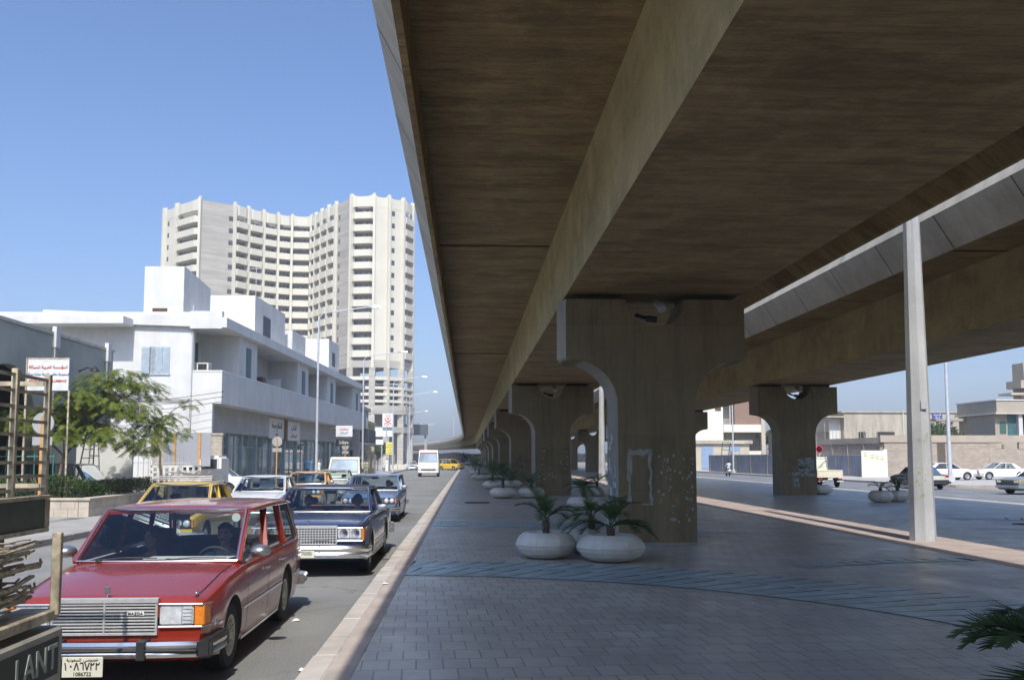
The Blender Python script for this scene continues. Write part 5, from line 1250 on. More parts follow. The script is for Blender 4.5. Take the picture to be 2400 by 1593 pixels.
blade(0,122,-10.5,-9.65,2.35,3.95,[(arabic('صيدلية').replace('ص','') if 0 else arabic('مكتب'),.26,.5,bkl),(arabic('السلام'),.26,.17,bkl),(arabic('للسفر').replace('ف',''),.26,-.17,bkl),(arabic('العربي'),.26,-.5,bkl)],'tall yellow sign with black writing beside the lamp post',M('sign_yellow',(.75,.66,.12),.6),name='pole_sign',pole=.5)
# ---------------------------------------------------------------- low grey workshop at the far left
t=thing('workshop_building','low grey workshop building with a round arch, in shade at the left edge','building',(-14.9,10,0))
gy_=M('grey_workshop_render',(.40,.41,.36),.9,var=.12,scale=.8,world=True,bmp=.3,dirt=.3)
top=lambda y:6.35
arch=[(29.1,.1),(29.1,3.0)]+[(31.1-2.0*math.cos(PI*i/16),3.0+2.0*math.sin(PI*i/16)) for i in range(1,16)]+[(33.1,3.0),(33.1,.1)]
b=MB()
outer=[(8,.1)]+arch+[(40,.1),(40,6.35),(8,6.35)]
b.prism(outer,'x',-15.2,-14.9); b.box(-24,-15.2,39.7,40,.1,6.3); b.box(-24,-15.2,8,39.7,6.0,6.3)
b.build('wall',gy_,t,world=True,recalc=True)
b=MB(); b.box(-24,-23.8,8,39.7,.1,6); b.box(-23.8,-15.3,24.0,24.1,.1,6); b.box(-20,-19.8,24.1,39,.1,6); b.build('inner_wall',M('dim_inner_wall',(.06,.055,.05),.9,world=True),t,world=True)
b=MB(); b.box(-15.25,-14.84,8,40.05,6.352,6.46); b.build('coping',M('pale_coping',(.55,.52,.45),.9,world=True),t,world=True)
for y in (34.2,39.1):
    b=MB(); b.box(-14.898,-14.78,y,y+.3,.1,6.30); b.build('pilaster',gy_,t,world=True); b=MB(); b.box(-14.9,-14.75,y-.03,y+.33,5.9,6.65); b.build('pilaster_cap',wst,t,world=True)
t=thing('wall_lamp','black outdoor wall lamp on the grey workshop','lamp',(-14.9,36.6,5.25)); b=MB(); b.tube([(0,0,0),(.3,0,.15),(.55,0,.1)],.03,8); b.lathe([(.03,.2),(.16,.05),(.18,.0)],12,(.6,0,0)); b.build('lamp_shade',black,t)
t=thing('shop_sign','white enamel sign with red arabic and english plumbing lettering on a post','sign',(-13.6,31.0,4.62))
b=MB(); b.box(-.66,.66,0,.06,-.5,.52); b.build('panel',sw,t); b=MB(); b.box(-.68,.68,-.01,.07,.52,.56); b.box(-.70,-.66,-.01,.07,-.5,.56); b.bar((-.68,.03,-4.5),(-.68,.03,.56),.06); b.bar((.68,.03,-4.5),(.68,.03,-.5),.05); b.build('sign_frame',rust,t)
for txt,sz,dz,m in ((arabic('المؤسسة العربية للسباكة') if 0 else arabic('المؤسسة')+'  ' ,0,0,rdl),):
    pass
l=face_to(text_mb(arabic('للسباكة')+' '+arabic('العربية')+' '+arabic('المؤسسة'),.128,.01),(0,-.008,.26),(1,0,0)); l.merge(l) if 0 else None; l.build('sign_lettering',rdl,t)
l=face_to(text_mb(arabic('كهرباء') .replace('ء','')+' '+arabic('سباكة')+' '+arabic('مقاولات').replace('ا','') ,.10,.01),(0,-.008,.03),(1,0,0)) if 0 else face_to(text_mb(arabic('سباكة')+' '+arabic('حدادة')+' '+arabic('كهربة')+' '+arabic('مكتب')+' '+arabic('السعودية'),.10,.01),(0,-.008,.03),(1,0,0)); l.build('sign_lettering',bll,t)
l=face_to(text_mb('ARAB ENT. for PLUMBING',.105,.012),(0,-.008,-.19),(1,0,0)); l.build('sign_lettering',rdl,t)
# ---------------------------------------------------------------- stone planter, hedge, fences, boards
t=thing('stone_planter','long cream stone planter wall running along the pavement','planter',(-11.7,32.5,.15))
st=M('cream_stone_block',(.56,.50,.42),.85,var=.16,scale=2,world=True,bmp=.25,dirt=.3)
def wall_blocks(x0,x1,y0,y1,z0,h,along,bl=.42):
    b=MB(); rows=int(h/.17); rn=random.Random(int(x0*7+y0))
    for r in range(rows):
        o=(r%2)*bl/2
        if along=='y':
            y=y0-o
            while y<y1: a,c=max(y,y0),min(y+bl,y1); b.box(x0,x1+rn.uniform(0,.006),a+.004,c-.004,z0+r*h/rows+.003,z0+(r+1)*h/rows-.003); y+=bl
        else:
            x=x0-o
            while x<x1: a,c=max(x,x0),min(x+bl,x1); b.box(a+.004,c-.004,y0-rn.uniform(0,.006),y1,z0+r*h/rows+.003,z0+(r+1)*h/rows-.003); x+=bl
    return b
b=wall_blocks(-11.9,-11.6,29.6,44,.15,.5,'y'); b.merge(wall_blocks(-16,-11.91,29.6,29.9,.15,.5,'x')); b.build('block_wall',st,t,world=True)
b=MB(); b.box(-11.95,-11.55,29.55,44,.65,.72); b.box(-16,-11.951,29.55,29.95,.65,.72); b.build('coping',st,t,world=True,bevel=.01)
b=MB(); b.box(-15.9,-11.91,29.92,31.4,.2,.6); b.box(-12.9,-11.91,31.401,44,.2,.6); b.build('soil',M('dark_soil',(.08,.06,.045),.95),t,world=True)
# ---------------------------------------------------------------- vegetation
def leafmat(name,c0,c1,tr=.25):
    if name in MATS: return MATS[name]
    m,nt,bs,out=new_mat(name); v=coords(nt)
    c=mixc(nt,ramp(nt,noi(nt,v,3.5,4,.7),.35,.65),c0,c1); nt.links.new(c,bs.inputs['Base Color']); bs.inputs['Roughness'].default_value=.55; bs.inputs['Specular IOR Level'].default_value=.35
    tl=N(nt,'ShaderNodeBsdfTranslucent'); nt.links.new(c,tl.inputs[0]); mx=N(nt,'ShaderNodeMixShader'); mx.inputs[0].default_value=tr
    nt.links.new(bs.outputs[0],mx.inputs[1]); nt.links.new(tl.outputs[0],mx.inputs[2]); nt.links.new(mx.outputs[0],out.inputs[0]); MATS[name]=m; return m
acl=leafmat('acacia_leaf',(.07,.135,.02),(.27,.30,.05),.42); hedl=leafmat('hedge_leaf',(.03,.07,.015),(.09,.15,.03)); pall=leafmat('palm_leaf',(.045,.10,.035),(.11,.17,.06),.25); treel=leafmat('tree_leaf',(.045,.075,.03),(.11,.15,.06))
bark=M('tree_bark',(.16,.12,.09),.9,var=.3,scale=8,bmp=.4)
def frond_leaf(b,p,d,L,rn,droop=.5,n=9,w=.16,lw=.035,mi=0):
    """pinnate leaf: rachis with leaflet quads"""
    d=Vector(d).normalized(); sd=d.cross(Vector((0,0,1)));
    if sd.length<.1: sd=Vector((1,0,0))
    sd.normalize(); p=Vector(p); st=L/n; q=p.copy(); dd=d.copy()
    for i in range(n):
        u=i/n; dd=(dd+Vector((0,0,-droop*.16))).normalized(); q2=q+dd*st; ww=w*math.sin(PI*(.15+.85*u))*rn.uniform(.75,1.15)
        for s in (-1,1):
            o=sd*s*ww+dd*ww*.35+Vector((0,0,-ww*.35*rn.random())); 
            b.add([q,q+dd*lw,q+o+dd*lw*.6,q+o],[(0,1,2,3)],mi)
        q=q2
def acacia(label,base,forks,tufts,seed,nf=85,rad=.62,Lf=.7):
    """trunk and limbs that reach hand placed leaf tufts (world coordinates)"""
    rn=random.Random(seed); t=thing('acacia_tree',label,'tree',base,0); tr=MB(); lf=MB(); B=Vector(base)
    F=[Vector(f) for f in forks]; tr.tube([B-Vector((0,0,.1)),B*.5+F[0]*.5+Vector((.06,0,0)),F[0]],[.07,.055,.045],7)
    for a,b in zip(F,F[1:]): tr.tube([a,a*.5+b*.5+Vector((.05,.05,.08)),b],[.045,.035,.028],6)
    for q in tufts:
        q=Vector(q); f=min(F,key=lambda v:(v-q).length); tr.tube([f,f*.6+q*.4+Vector((0,0,.18)),q],[.03,.018,.008],5)
        for k in range(5):
            e=q+Vector((rn.uniform(-1,1),rn.uniform(-1,1),rn.uniform(-.35,.45)))*rad; tr.tube([q,q*.5+e*.5+Vector((0,0,.06)),e],[.010,.007,.004],4)
        for k in range(nf):
            a=rn.uniform(0,2*PI); r=rad*rn.random()**.6; p=q+Vector((r*math.cos(a),r*math.sin(a),rn.uniform(-.32,.35)*rad*1.4-.15*r)); frond_leaf(lf,p,(math.cos(a),math.sin(a),rn.uniform(-.15,.4)),Lf*rn.uniform(.5,1.0),rn,.8,11,.13,.030)
    tr.build('trunk',bark,t,world=True,smooth=60); lf.build('crown',acl,t,world=True); return t
acacia('feathery acacia tree with wide spreading crown in front of the grey workshop',(-13.4,31.1,.6),[(-13.2,31.5,2.0),(-12.8,32.3,3.0),(-12.2,32.6,3.6)],[(-13.7,32,3.5),(-12.9,31.6,4.0),(-12.5,32.4,4.6),(-11.9,33,4.75),(-11.4,33.5,4.4),(-12.9,32.3,3.1),(-11.9,32,3.7),(-11.3,32.6,3.6),(-10.9,33.4,3.2),(-11.7,31.8,2.7),(-11.0,32.8,2.5),(-13.3,31.6,2.8),(-14.1,31.8,3.2),(-14.7,31.6,3.2),(-12.8,33,4.0),(-13.4,33,3.6),(-12.4,32,2.9),(-12.3,33,3.9),(-15.2,31.9,3.3)],3)
acacia('slim young acacia with sparse feathery tufts near the white building corner',(-11.81,37,.6),[(-11.85,37,1.6),(-12.0,37,2.5),(-11.85,37,3.2)],[(-10.75,36.5,4.1),(-11.4,37,3.6),(-12.29,37.2,3.18),(-10.85,36.4,2.95),(-11.6,37,2.9),(-12.42,36.8,2.74),(-12.9,36.5,2.4)],9,nf=11,rad=.34,Lf=.62)
def hedge(label,x0,x1,y0,y1,z0,h,seed,n=2600):
    rn=random.Random(seed); b=MB()
    for i in range(n):
        x=rn.uniform(x0,x1); y=rn.uniform(y0,y1); hh=h*(.72+.28*noise.noise(Vector((x*.9,y*.9,seed)))); z=z0+hh*rn.random()**.6; s=rn.uniform(.05,.10)
        a=Vector((rn.uniform(-1,1),rn.uniform(-1,1),rn.uniform(-1,1))).normalized(); c=a.cross(Vector((rn.random(),rn.random(),1))).normalized()
        p=Vector((x,y,z)); b.add([p-a*s*.5,p-c*s*.3,p+a*s*.5,p+c*s*.3],[(0,1,2,3)])
    t=thing('hedge',label,'hedge',((x0+x1)/2,y0,z0)); b.build('foliage',hedl,t,world=True)
    b=MB(); 
    for i in range(30):
        x=rn.uniform(x0,x1);y=rn.uniform(y0,y1); b.tube([(x,y,z0-.05),(x+rn.uniform(-.1,.1),y,z0+h*.5),(x+rn.uniform(-.2,.2),y+.1,z0+h*.8)],.012,4)
    b.build('stems',bark,t,world=True)['kind']='stuff'; return t
hedge('leafy green hedge at the near end of the stone planter',-15.4,-12.0,30.0,31.3,.6,.95,1,5600)
hedge('leafy green hedge further along the stone planter behind the yellow taxi',-12.9,-11.95,31.8,41,.6,.78,2,7500)
# iron fences
t=thing('iron_fence','teal green iron fence at the left end of the stone planter','fence',(-14.6,31.2,.6))
tg=M('teal_paint',(.06,.24,.23),.6); b=MB()
for i in range(9): b.tube([(-1.2+i*.3,0,0),(-1.2+i*.3,0,1.5 if i%3 else 1.9)],.018,6)
b.build('pales',tg,t); b=MB()
for z in (.2,.8,1.4): b.bar((-1.25,0,z),(1.25,0,z),.04)
b.build('rails',tg,t)
t=thing('iron_fence','thin grey iron palings between hedge and parked cars','fence',(-12.9,38.8,.5))
b=MB(); rn=random.Random(5)
for i in range(20): x=-2.2+i*.2; b.tube([(x,0,0),(x+rn.uniform(-.02,.02),0,1.55+rn.uniform(-.15,.25))],.014,5)
b.build('pales',galv,t); b=MB(); b.bar((-2.3,0,.3),(1.7,0,.3),.035); b.bar((-2.3,0,1.25),(1.7,0,1.25),.035); b.build('rails',galv,t)
t=thing('ladder','thin steel ladder leaning beside the white hoarding behind the acacia','ladder',(-13.9,35.1,.15))
b=MB(); b.tube([(-.35,-.3,0),(-.12,.4,3.1)],.025,6); b.tube([(.35,-.3,0),(.12,.4,3.1)],.025,6); b.build('stiles',dark,t); b=MB()
for i in range(9): u=.08+i*.1; b.tube([(-.35+.23*u,-.3+.7*u,3.1*u),(.35-.23*u,-.3+.7*u,3.1*u)],.016,5)
b.build('rungs',dark,t)
t=thing('site_hoarding','plain white hoarding wall standing behind the parked cars','wall',(-13.45,35.8,.15)); b=MB(); b.box(-1.1,.95,0,.15,0,2.75); b.box(-1.15,1.0,-.03,.18,2.75,2.83); b.build('panel',wst,t)
t=thing('concrete_block_wall','unfinished tan block wall beside the white hoarding','wall',(-13.9,46.4,.15)); b=wall_blocks(-15.3,-11.9+.0,46.3,46.6,.15,2.9,'x'); b.build('block_wall',M('tan_block',(.42,.37,.30),.9,var=.12,world=True,bmp=.2),t,world=True); b=MB(); b.box(-15.35,-11.85,46.25,46.65,3.05,3.15); b.build('coping',M('tan_block',(.42,.37,.30)),t,world=True)
t=thing('notice_board','plain grey board on two orange legs behind the planter','board',(-11.7,40.0,.15))
b=MB(); b.box(-.95,.95,0,.03,1.45,2.85); b.build('panel',M('board_grey',(.33,.34,.37),.6,var=.04,scale=1.5),t)
orng=M('orange_post',(.62,.30,.07),.6,var=.2,scale=8)
for x in (-.52,.5): b=MB(); b.box(x-.04,x+.04,-.07,-.003,0,2.85); b.build('leg',orng,t)
# backs of round road signs
def round_sign(label,x,y,plate_=True,z0=.15):
    t=thing('road_sign',label,'road sign',(x,y,z0),0,'round road signs seen from the back'); b=MB(); b.lathe([(.001,.0),(.29,.0),(.30,.01),(.30,.02),(.29,.03),(.001,.03)],28,(0,0,2.75),'y'); b.build('disc',M('sign_back_grey',(.42,.43,.44),.5,.2,var=.08),t,smooth=40)
    b=MB(); b.box(-.035,.035,-.055,-.003,0,2.95); b.build('post',orng,t)
    if plate_: b=MB(); b.box(-.27,.27,0,.015,2.15,2.38); b.build('lower_plate',M('sign_back_grey',(.42,.43,.44)),t)
    return t
round_sign('back of a round sign on an orange post nearest the stake truck',-11.75,26.6)
round_sign('back of a round sign on an orange post in front of the arched shop windows',-11.2,56)
round_sign('back of a round sign on an orange post below the black projecting sign',-10.3,80)
round_sign('smaller back of a round sign farthest down the pavement near the white fence',-10.6,105)
# street lamps on the left
def street_lamp(label,x,y,h=11.4,arm=3.9,group='single-arm street lamps on the left pavement'):
    t=thing('street_lamp',label,'street lamp',(x,y,.15),0,group); b=MB(); b.tube([(0,0,0),(0,0,1.2),(0,0,h-1.2),(0,0,h-.3)],[.11,.10,.065,.06],10); b.build('pole',galv,t,smooth=60)
    b=MB(); b.tube([(0,0,h-.3),(.25,0,h+.05),(arm*.5,0,h+.32),(arm-.6,0,h+.5)],.04,8); b.build('arm',galv,t,smooth=60)
    b=MB(); b.loft([[(arm-.7,-.06,h+.45),(arm-.7,.06,h+.45),(arm-.7,.06,h+.55),(arm-.7,-.06,h+.55)],[(arm-.3,-.15,h+.42),(arm-.3,.15,h+.42),(arm-.3,.12,h+.6),(arm-.3,-.12,h+.6)],[(arm+.25,-.13,h+.46),(arm+.25,.13,h+.46),(arm+.25,.09,h+.58),(arm+.25,-.09,h+.58)]]); b.build('lamp_head',alu,t,recalc=True)
    b=MB(); b.box(-.13,.13,-.13,.13,0,.35); b.build('base_box',galv,t,bevel=.02); return t
for i,(x,y,l) in enumerate([(-10.0,63,'nearest single-arm street lamp, in front of the white building'),(-9.95,90,'second single-arm street lamp, at the far corner of the white building'),(-9.3,118,'third single-arm street lamp, beside the yellow sign'),(-8.9,145,'fourth single-arm street lamp, near the low concrete blocks'),(-12.9,205,'fifth single-arm street lamp, where the road bends')]): street_lamp(l,x,y)
t=thing('street_lamp','slender double-arm street lamp standing alone beyond the oncoming truck','street lamp',(-14.2,330,0)); b=MB(); b.tube([(0,0,0),(0,0,13.5)],[.16,.08],8); b.build('pole',galv,t); b=MB(); b.tube([(-3,0,13.8),(0,0,13.4),(3,0,13.8)],.07,6); b.build('arm',galv,t); b=MB(); b.box(-3.6,-2.8,-.2,.2,13.7,13.9); b.box(2.8,3.6,-.2,.2,13.7,13.9); b.build('lamp_head',alu,t)
t=thing('street_lamp','slender pole right beside the bend of the flyover','street lamp',(1.2,240,0)); t.location=(-3.9,260,8); b=MB(); b.tube([(0,0,0),(0,0,6.5)],[.14,.07],8); b.build('pole',galv,t); b=MB(); b.box(-.3,.3,-.15,.15,6.4,6.6); b.build('lamp_head',alu,t)
# pavement clutter
standing('pedestrian in a white robe walking on the pavement by the yellow sign',(-10.1,119,.15),R(10),wcloth)
standing('bent white-clothed man beside the nearest street lamp',(-10.7,68.5,.15),R(60),wcloth,trousers=wcloth,robe=False)
t=thing('water_cooler','pale blue plastic bin standing by the shop window','bin',(-11.45,68.6,.15)); b=MB(); b.lathe([(.24,0),(.28,.5),(.30,1.35),(.33,1.4),(.33,1.5),(.1,1.62),(.001,1.63)],20); b.build('drum',M('pale_blue_plastic',(.22,.42,.68),.5),t,smooth=40); b=MB(); b.box(-.12,.12,-.31,-.27,.8,1.0); b.build('tap_panel',dark,t)
t=thing('white_fence','white vertical-slat fence on the pavement beside the bank sign','fence',(-12.6,112,.15)); b=MB()
for i in range(17): b.box(-1.9+i*.22,-1.76+i*.22,0,.05,0,2.25)
b.build('slats',wst,t); b=MB(); b.box(-1.95,1.9,.05,.1,.3,.42); b.box(-1.95,1.9,.05,.1,1.9,2.0); b.build('rails',white_paint,t)
for i,(x,y) in enumerate([(-10.9,140),(-9.9,141),(-10.9,150),(-9.7,152),(-11.4,133)]):
    b=MB(); b.box(x-.55,x+.55,y,y+.6,.15,.95); tag(b.build('concrete_block',M('pale_block',(.62,.58,.50),.9,var=.1),bevel=.05,seg=2),['pale concrete block left of the fourth street lamp','pale concrete block right of its twin by the fourth street lamp','pale concrete block in the second row, left','pale concrete block in the second row, right','pale concrete block nearest the white fence'][i],'block')
t=thing('barrier_rail','sloping grey pipe rail in front of the first shop window','rail',(-12.6,42.5,.15)); b=MB(); b.tube([(-1.2,0,1.35),(1.0,3.5,1.0)],.05,8); b.build('rail',galv,t); b=MB(); b.tube([(1.0,3.5,0),(1.0,3.5,1.05)],.05,8); b.build('post',galv,t); b=MB(); b.tube([(-1.2,0,0),(-1.2,0,1.38)],.05,8); b.build('post',galv,t)
def bush_tree(name,label,base,H,Rr,seed,n=2200,cat='tree',mat=None,leaf=.22,group=None,sq=1.0):
    rn=random.Random(seed); t=thing(name,label,cat,base,0,group); tr=MB(); lf=MB()
    tr.tube([(0,0,-.1),(.05,0,H*.3),(0,.1,H*.55)],[.06*H*.35,.05*H*.3,.02*H],8)
    bl=[]
    for i in range(9):
        a=2*PI*i/9+rn.random(); r=Rr*rn.uniform(.2,.75); c=Vector((r*math.cos(a),r*math.sin(a),H*rn.uniform(.5,.85))); bl.append((c,Rr*rn.uniform(.35,.55)*sq)); tr.tube([(0,0,H*.3),tuple(c*.6+Vector((0,0,H*.25))),tuple(c)],[.02*H,.012*H,.005*H],5)
    for i in range(n):
        c,r=rn.choice(bl); a=Vector((rn.gauss(0,1),rn.gauss(0,1),rn.gauss(0,1))).normalized(); p=c+a*r*rn.uniform(.55,1.1); s=leaf*rn.uniform(.6,1.3)
        u=Vector((rn.gauss(0,1),rn.gauss(0,1),rn.gauss(0,.6))).normalized(); v=u.cross(a).normalized(); lf.add([p-u*s,p-v*s*.45,p+u*s,p+v*s*.45],[(0,1,2,3)])
    tr.build('trunk',bark,t,smooth=60); lf.build('crown',mat or treel,t); return t
bush_tree('street_tree','small green tree on the pavement behind the yellow sign',(-12.6,133,.15),4.2,1.6,4,1800)
bush_tree('conifer_tree','tall dense green tree between the apartment block and the second pier',(53.5,152,0),9.5,2.6,21,3600,leaf=.3)
bush_tree('conifer_tree','lower green tree right of the tall one behind the corrugated fence',(50.0,151,0),6.8,2.0,22,2200,leaf=.3)
bush_tree('garden_tree','bushy grey-green tree behind the brick wall left of the blue sign',(50.5,100,0),6.0,2.6,31,3200,leaf=.2)
bush_tree('garden_tree','bushy grey-green tree behind the brick wall in front of the villa',(55.0,103.5,0),5.8,2.4,32,3000,leaf=.2)
bush_tree('garden_tree','low shrub tree growing inside the slot of the garden wall',(54.8,96.5,0),4.3,1.6,33,1500,leaf=.15)
# ---------------------------------------------------------------- potted palms
potm=M('white_terrazzo_bowl',(.72,.70,.64),.6,var=.07,scale=2.5,bmp=.15,dirt=.5)
def palm_fronds(seed,n,L,up=.9,spread=1.0,base_z=.0,leaflets=26,low=0):
    rn=random.Random(seed); b=MB()
    for k in range(n):
        a=2*PI*k*0.382+rn.uniform(-.3,.3); el=R(rn.uniform(18+low,80))*up; d=Vector((math.cos(a)*math.cos(el)*spread,math.sin(a)*math.cos(el)*spread,math.sin(el))).normalized()
        l=L*rn.uniform(.75,1.1); q=Vector((0,0,base_z)); m=leaflets; st=l/m; pts=[q.copy()]
        ds=[]
        for i in range(m):
            d=(d+Vector((0,0,-.040*(1+1.2*i/m)))).normalized(); q=q+d*st; pts.append(q.copy()); ds.append(d.copy())
        b.tube(pts[::2]+[pts[-1]],.010,4,r2=.002)
        for i in range(5,m):
            dd=ds[i]; sd=dd.cross(Vector((0,0,1))); sd=sd.normalized() if sd.length>.05 else Vector((1,0,0)); u_=sd.cross(dd)
            w=l*.30*math.sin(PI*min(1,(.12+.88*(i-4)/(m-4))*.93)**.8)+.03
            for s in (-1,1):
                o=(sd*s*.82+dd*.62+u_*.22+Vector((0,0,rn.uniform(-.12,.05)))).normalized()*w*rn.uniform(.85,1.1); p=pts[i]; h=.011+.004*(l)
                b.add([p-dd*h,p+dd*h,p+o*.6+dd*h*.7,p+o,p+o*.6-dd*h*.7],[(0,1,2,3,4)])
    return b
def potted_palm(label,x,y,seed,L=.8,n=14,r=.6,z=.12,trunk=.18,group='white bowl planters with young palms',fl=24,up=.95,rot=0):
    t=thing('potted_palm',label,'potted palm',(x,y,z),rot,group); k=r/.62
    pr=[(.26,0.0),(.40,.03),(.53,.10),(.60,.19),(.62,.25),(.60,.31),(.55,.39),(.47,.45),(.40,.475),(.36,.46),(.34,.40),(.001,.39)]
    b=MB(); b.lathe([(a*k,h) for a,h in pr],48); 
    def facet(p):
        a=math.atan2(p.y,p.x); rr=math.hypot(p.x,p.y); s=PI/4; aa=((a+s/2)%s)-s/2; f=math.cos(s/2)/math.cos(aa)*.35+.65; return Vector((p.x*f,p.y*f,p.z))
    b.xf(facet); b.build('planter',potm,t,smooth=14)
    s=MB(); s.lathe([(.001,.43),(.33*k,.42)],20); s.build('soil',M('dark_soil',(.08,.06,.045)),t)
    j=MB(); 
    for i in range(8): a=PI/8+i*PI/4; f=1; P_=[(a_*k*f*1.003*math.cos(a),a_*k*f*1.003*math.sin(a),h) for a_,h in pr[1:9]]; j.tube(P_,.0025,4)
    P_=[]; 
    for i in range(49): a=2*PI*i/48; s_=PI/4; aa=((a+s_/2)%s_)-s_/2; f=math.cos(s_/2)/math.cos(aa)*.35+.65; P_.append((.6215*k*f*math.cos(a),.6215*k*f*math.sin(a),.25))
    j.tube(P_,.004,4,caps=False); j.build('mould_seams',M('seam_grey',(.48,.47,.44),.8),t)
    tr=MB(); tr.tube([(0,0,.40),(.01,0,.42+trunk*.5),(0,0,.44+trunk)],[.05,.06,.05],8)
    for i in range(18): a=i*2.4; z0=.42+trunk*i/18; tr.bar((.045*math.cos(a),.045*math.sin(a),z0),(.08*math.cos(a),.08*math.sin(a),z0+.07),.02,.012)
    tr.build('trunk',bark,t)
    f=palm_fronds(seed,n,L,up,1,.44+trunk,fl); f.build('fronds',pall,t); return t
potted_palm('bowl planter with a small upright palm, left one of the front pair',1.45,17.45,3,.72,8,.575,trunk=.26,up=1.0)
potted_palm('bowl planter with a broad spreading palm, right one of the front pair',2.56,16.85,7,.95,12,.63,trunk=.16,up=.8)
potted_palm('bowl planter half hidden behind the front pair with tall palm',2.42,18.35,11,.8,8,.6,trunk=.25)
potted_palm('bowl planter with palm partly hidden behind the first pier',4.1,33.2,13,.85,14,.62,trunk=.30,up=.7)
potted_palm('bowl planter with tall palm left of the pair before the second pier',1.62,43.0,15,1.25,17,.64,trunk=.35,fl=18,up=.9)
potted_palm('bowl planter with low palm right of the pair before the second pier',2.92,43.2,17,.75,12,.64,trunk=.15,fl=18)
potted_palm('bowl planter with palm behind the second pier beside the far lamp column',6.2,45.0,19,.9,13,.6,trunk=.25,fl=16,up=.7)
potted_palm('bowl planter with bushy palm before the third pier',1.5,56,21,1.3,18,.64,trunk=.3,fl=16)
potted_palm('bowl planter right of the bushy one before the third pier',2.75,58,22,.9,12,.6,trunk=.2,fl=14)
potted_palm('bowl planter with dense palm near the third pier at the kerb side',.95,78,23,1.2,14,.64,trunk=.35,fl=14)
potted_palm('bowl planter beside the dense palm near the third pier',2.2,79,24,1.0,12,.62,trunk=.25,fl=14)
potted_palm('bowl planter with palm by the fourth pier at the kerb side',.8,100,25,1.2,13,.64,trunk=.35,fl=12)
potted_palm('bowl planter with palm by the fifth pier at the kerb side',.7,124,26,1.3,13,.64,trunk=.35,fl=12)
potted_palm('bowl planter with drooping palm left of the lamp column on the far side',17.1,38.4,27,.62,9,.5,trunk=.15,fl=18,up=.75)
potted_palm('bowl planter with palm half hidden behind the tall lamp column',18.05,38.9,28,.6,10,.52,trunk=.15,fl=18,up=.8)
potted_palm('bowl planter half hidden behind the second flyover pier',17.85,47,29,.3,5,.6,trunk=.05,fl=10)
potted_palm('large dark palm in a bowl at the bottom right corner of the picture',3.42,5.35,33,.74,22,.6,trunk=.14,fl=34,up=.82,rot=R(40))
# ---------------------------------------------------------------- curved residential tower
tc=M('tower_cream_concrete',(.64,.61,.51),.85,var=.05,scale=.15,world=True); tg_=M('tower_grey_concrete',(.50,.47,.41),.88,var=.06,scale=.3,world=True,streak=(.08,.08,1.3)); tdk=M('tower_recess_shade',(.33,.31,.28),.8,var=.1,world=True); twd=window_mat('tower_window',(.035,.035,.035),.12)  # recess tone: darker concrete, shade behind balconies and podium put into the colour
TW=thing('apartment_tower','tall cream concrete apartment tower with curved rows of balconies','building',(-40,240,0))
PH=2200
def tp(px,D): return Vector(((px-1096)/PH*D+0.0*D,D))
pts=[(385,252),(413,247),(466,240),(545,245),(577,249),(613,252.5),(647,255),(680,256.5),(727,257),(738,254.5),(752,250.5),(768,246.5),(785,243),(821,236),(873,235),(907,236.5),(940,239),(962,244)]
kind=['bw','b','g','l','l','l','l','l','l','l','l','l','gw','l','b','bw','l']
kind[0]='bw';kind[1]='l'
Pp=[tp(px,D) for px,D in pts]
FZ=3.2; NF=12; ZT=65.8; Z0=ZT-NF*FZ; 
bal=[];win=[]
cen=Vector((-48,285))
def inward(a,b):
    d=(b-a).normalized(); n=Vector((-d.y,d.x)); return n if n.y>0 else -n
back=[]
core=MB()
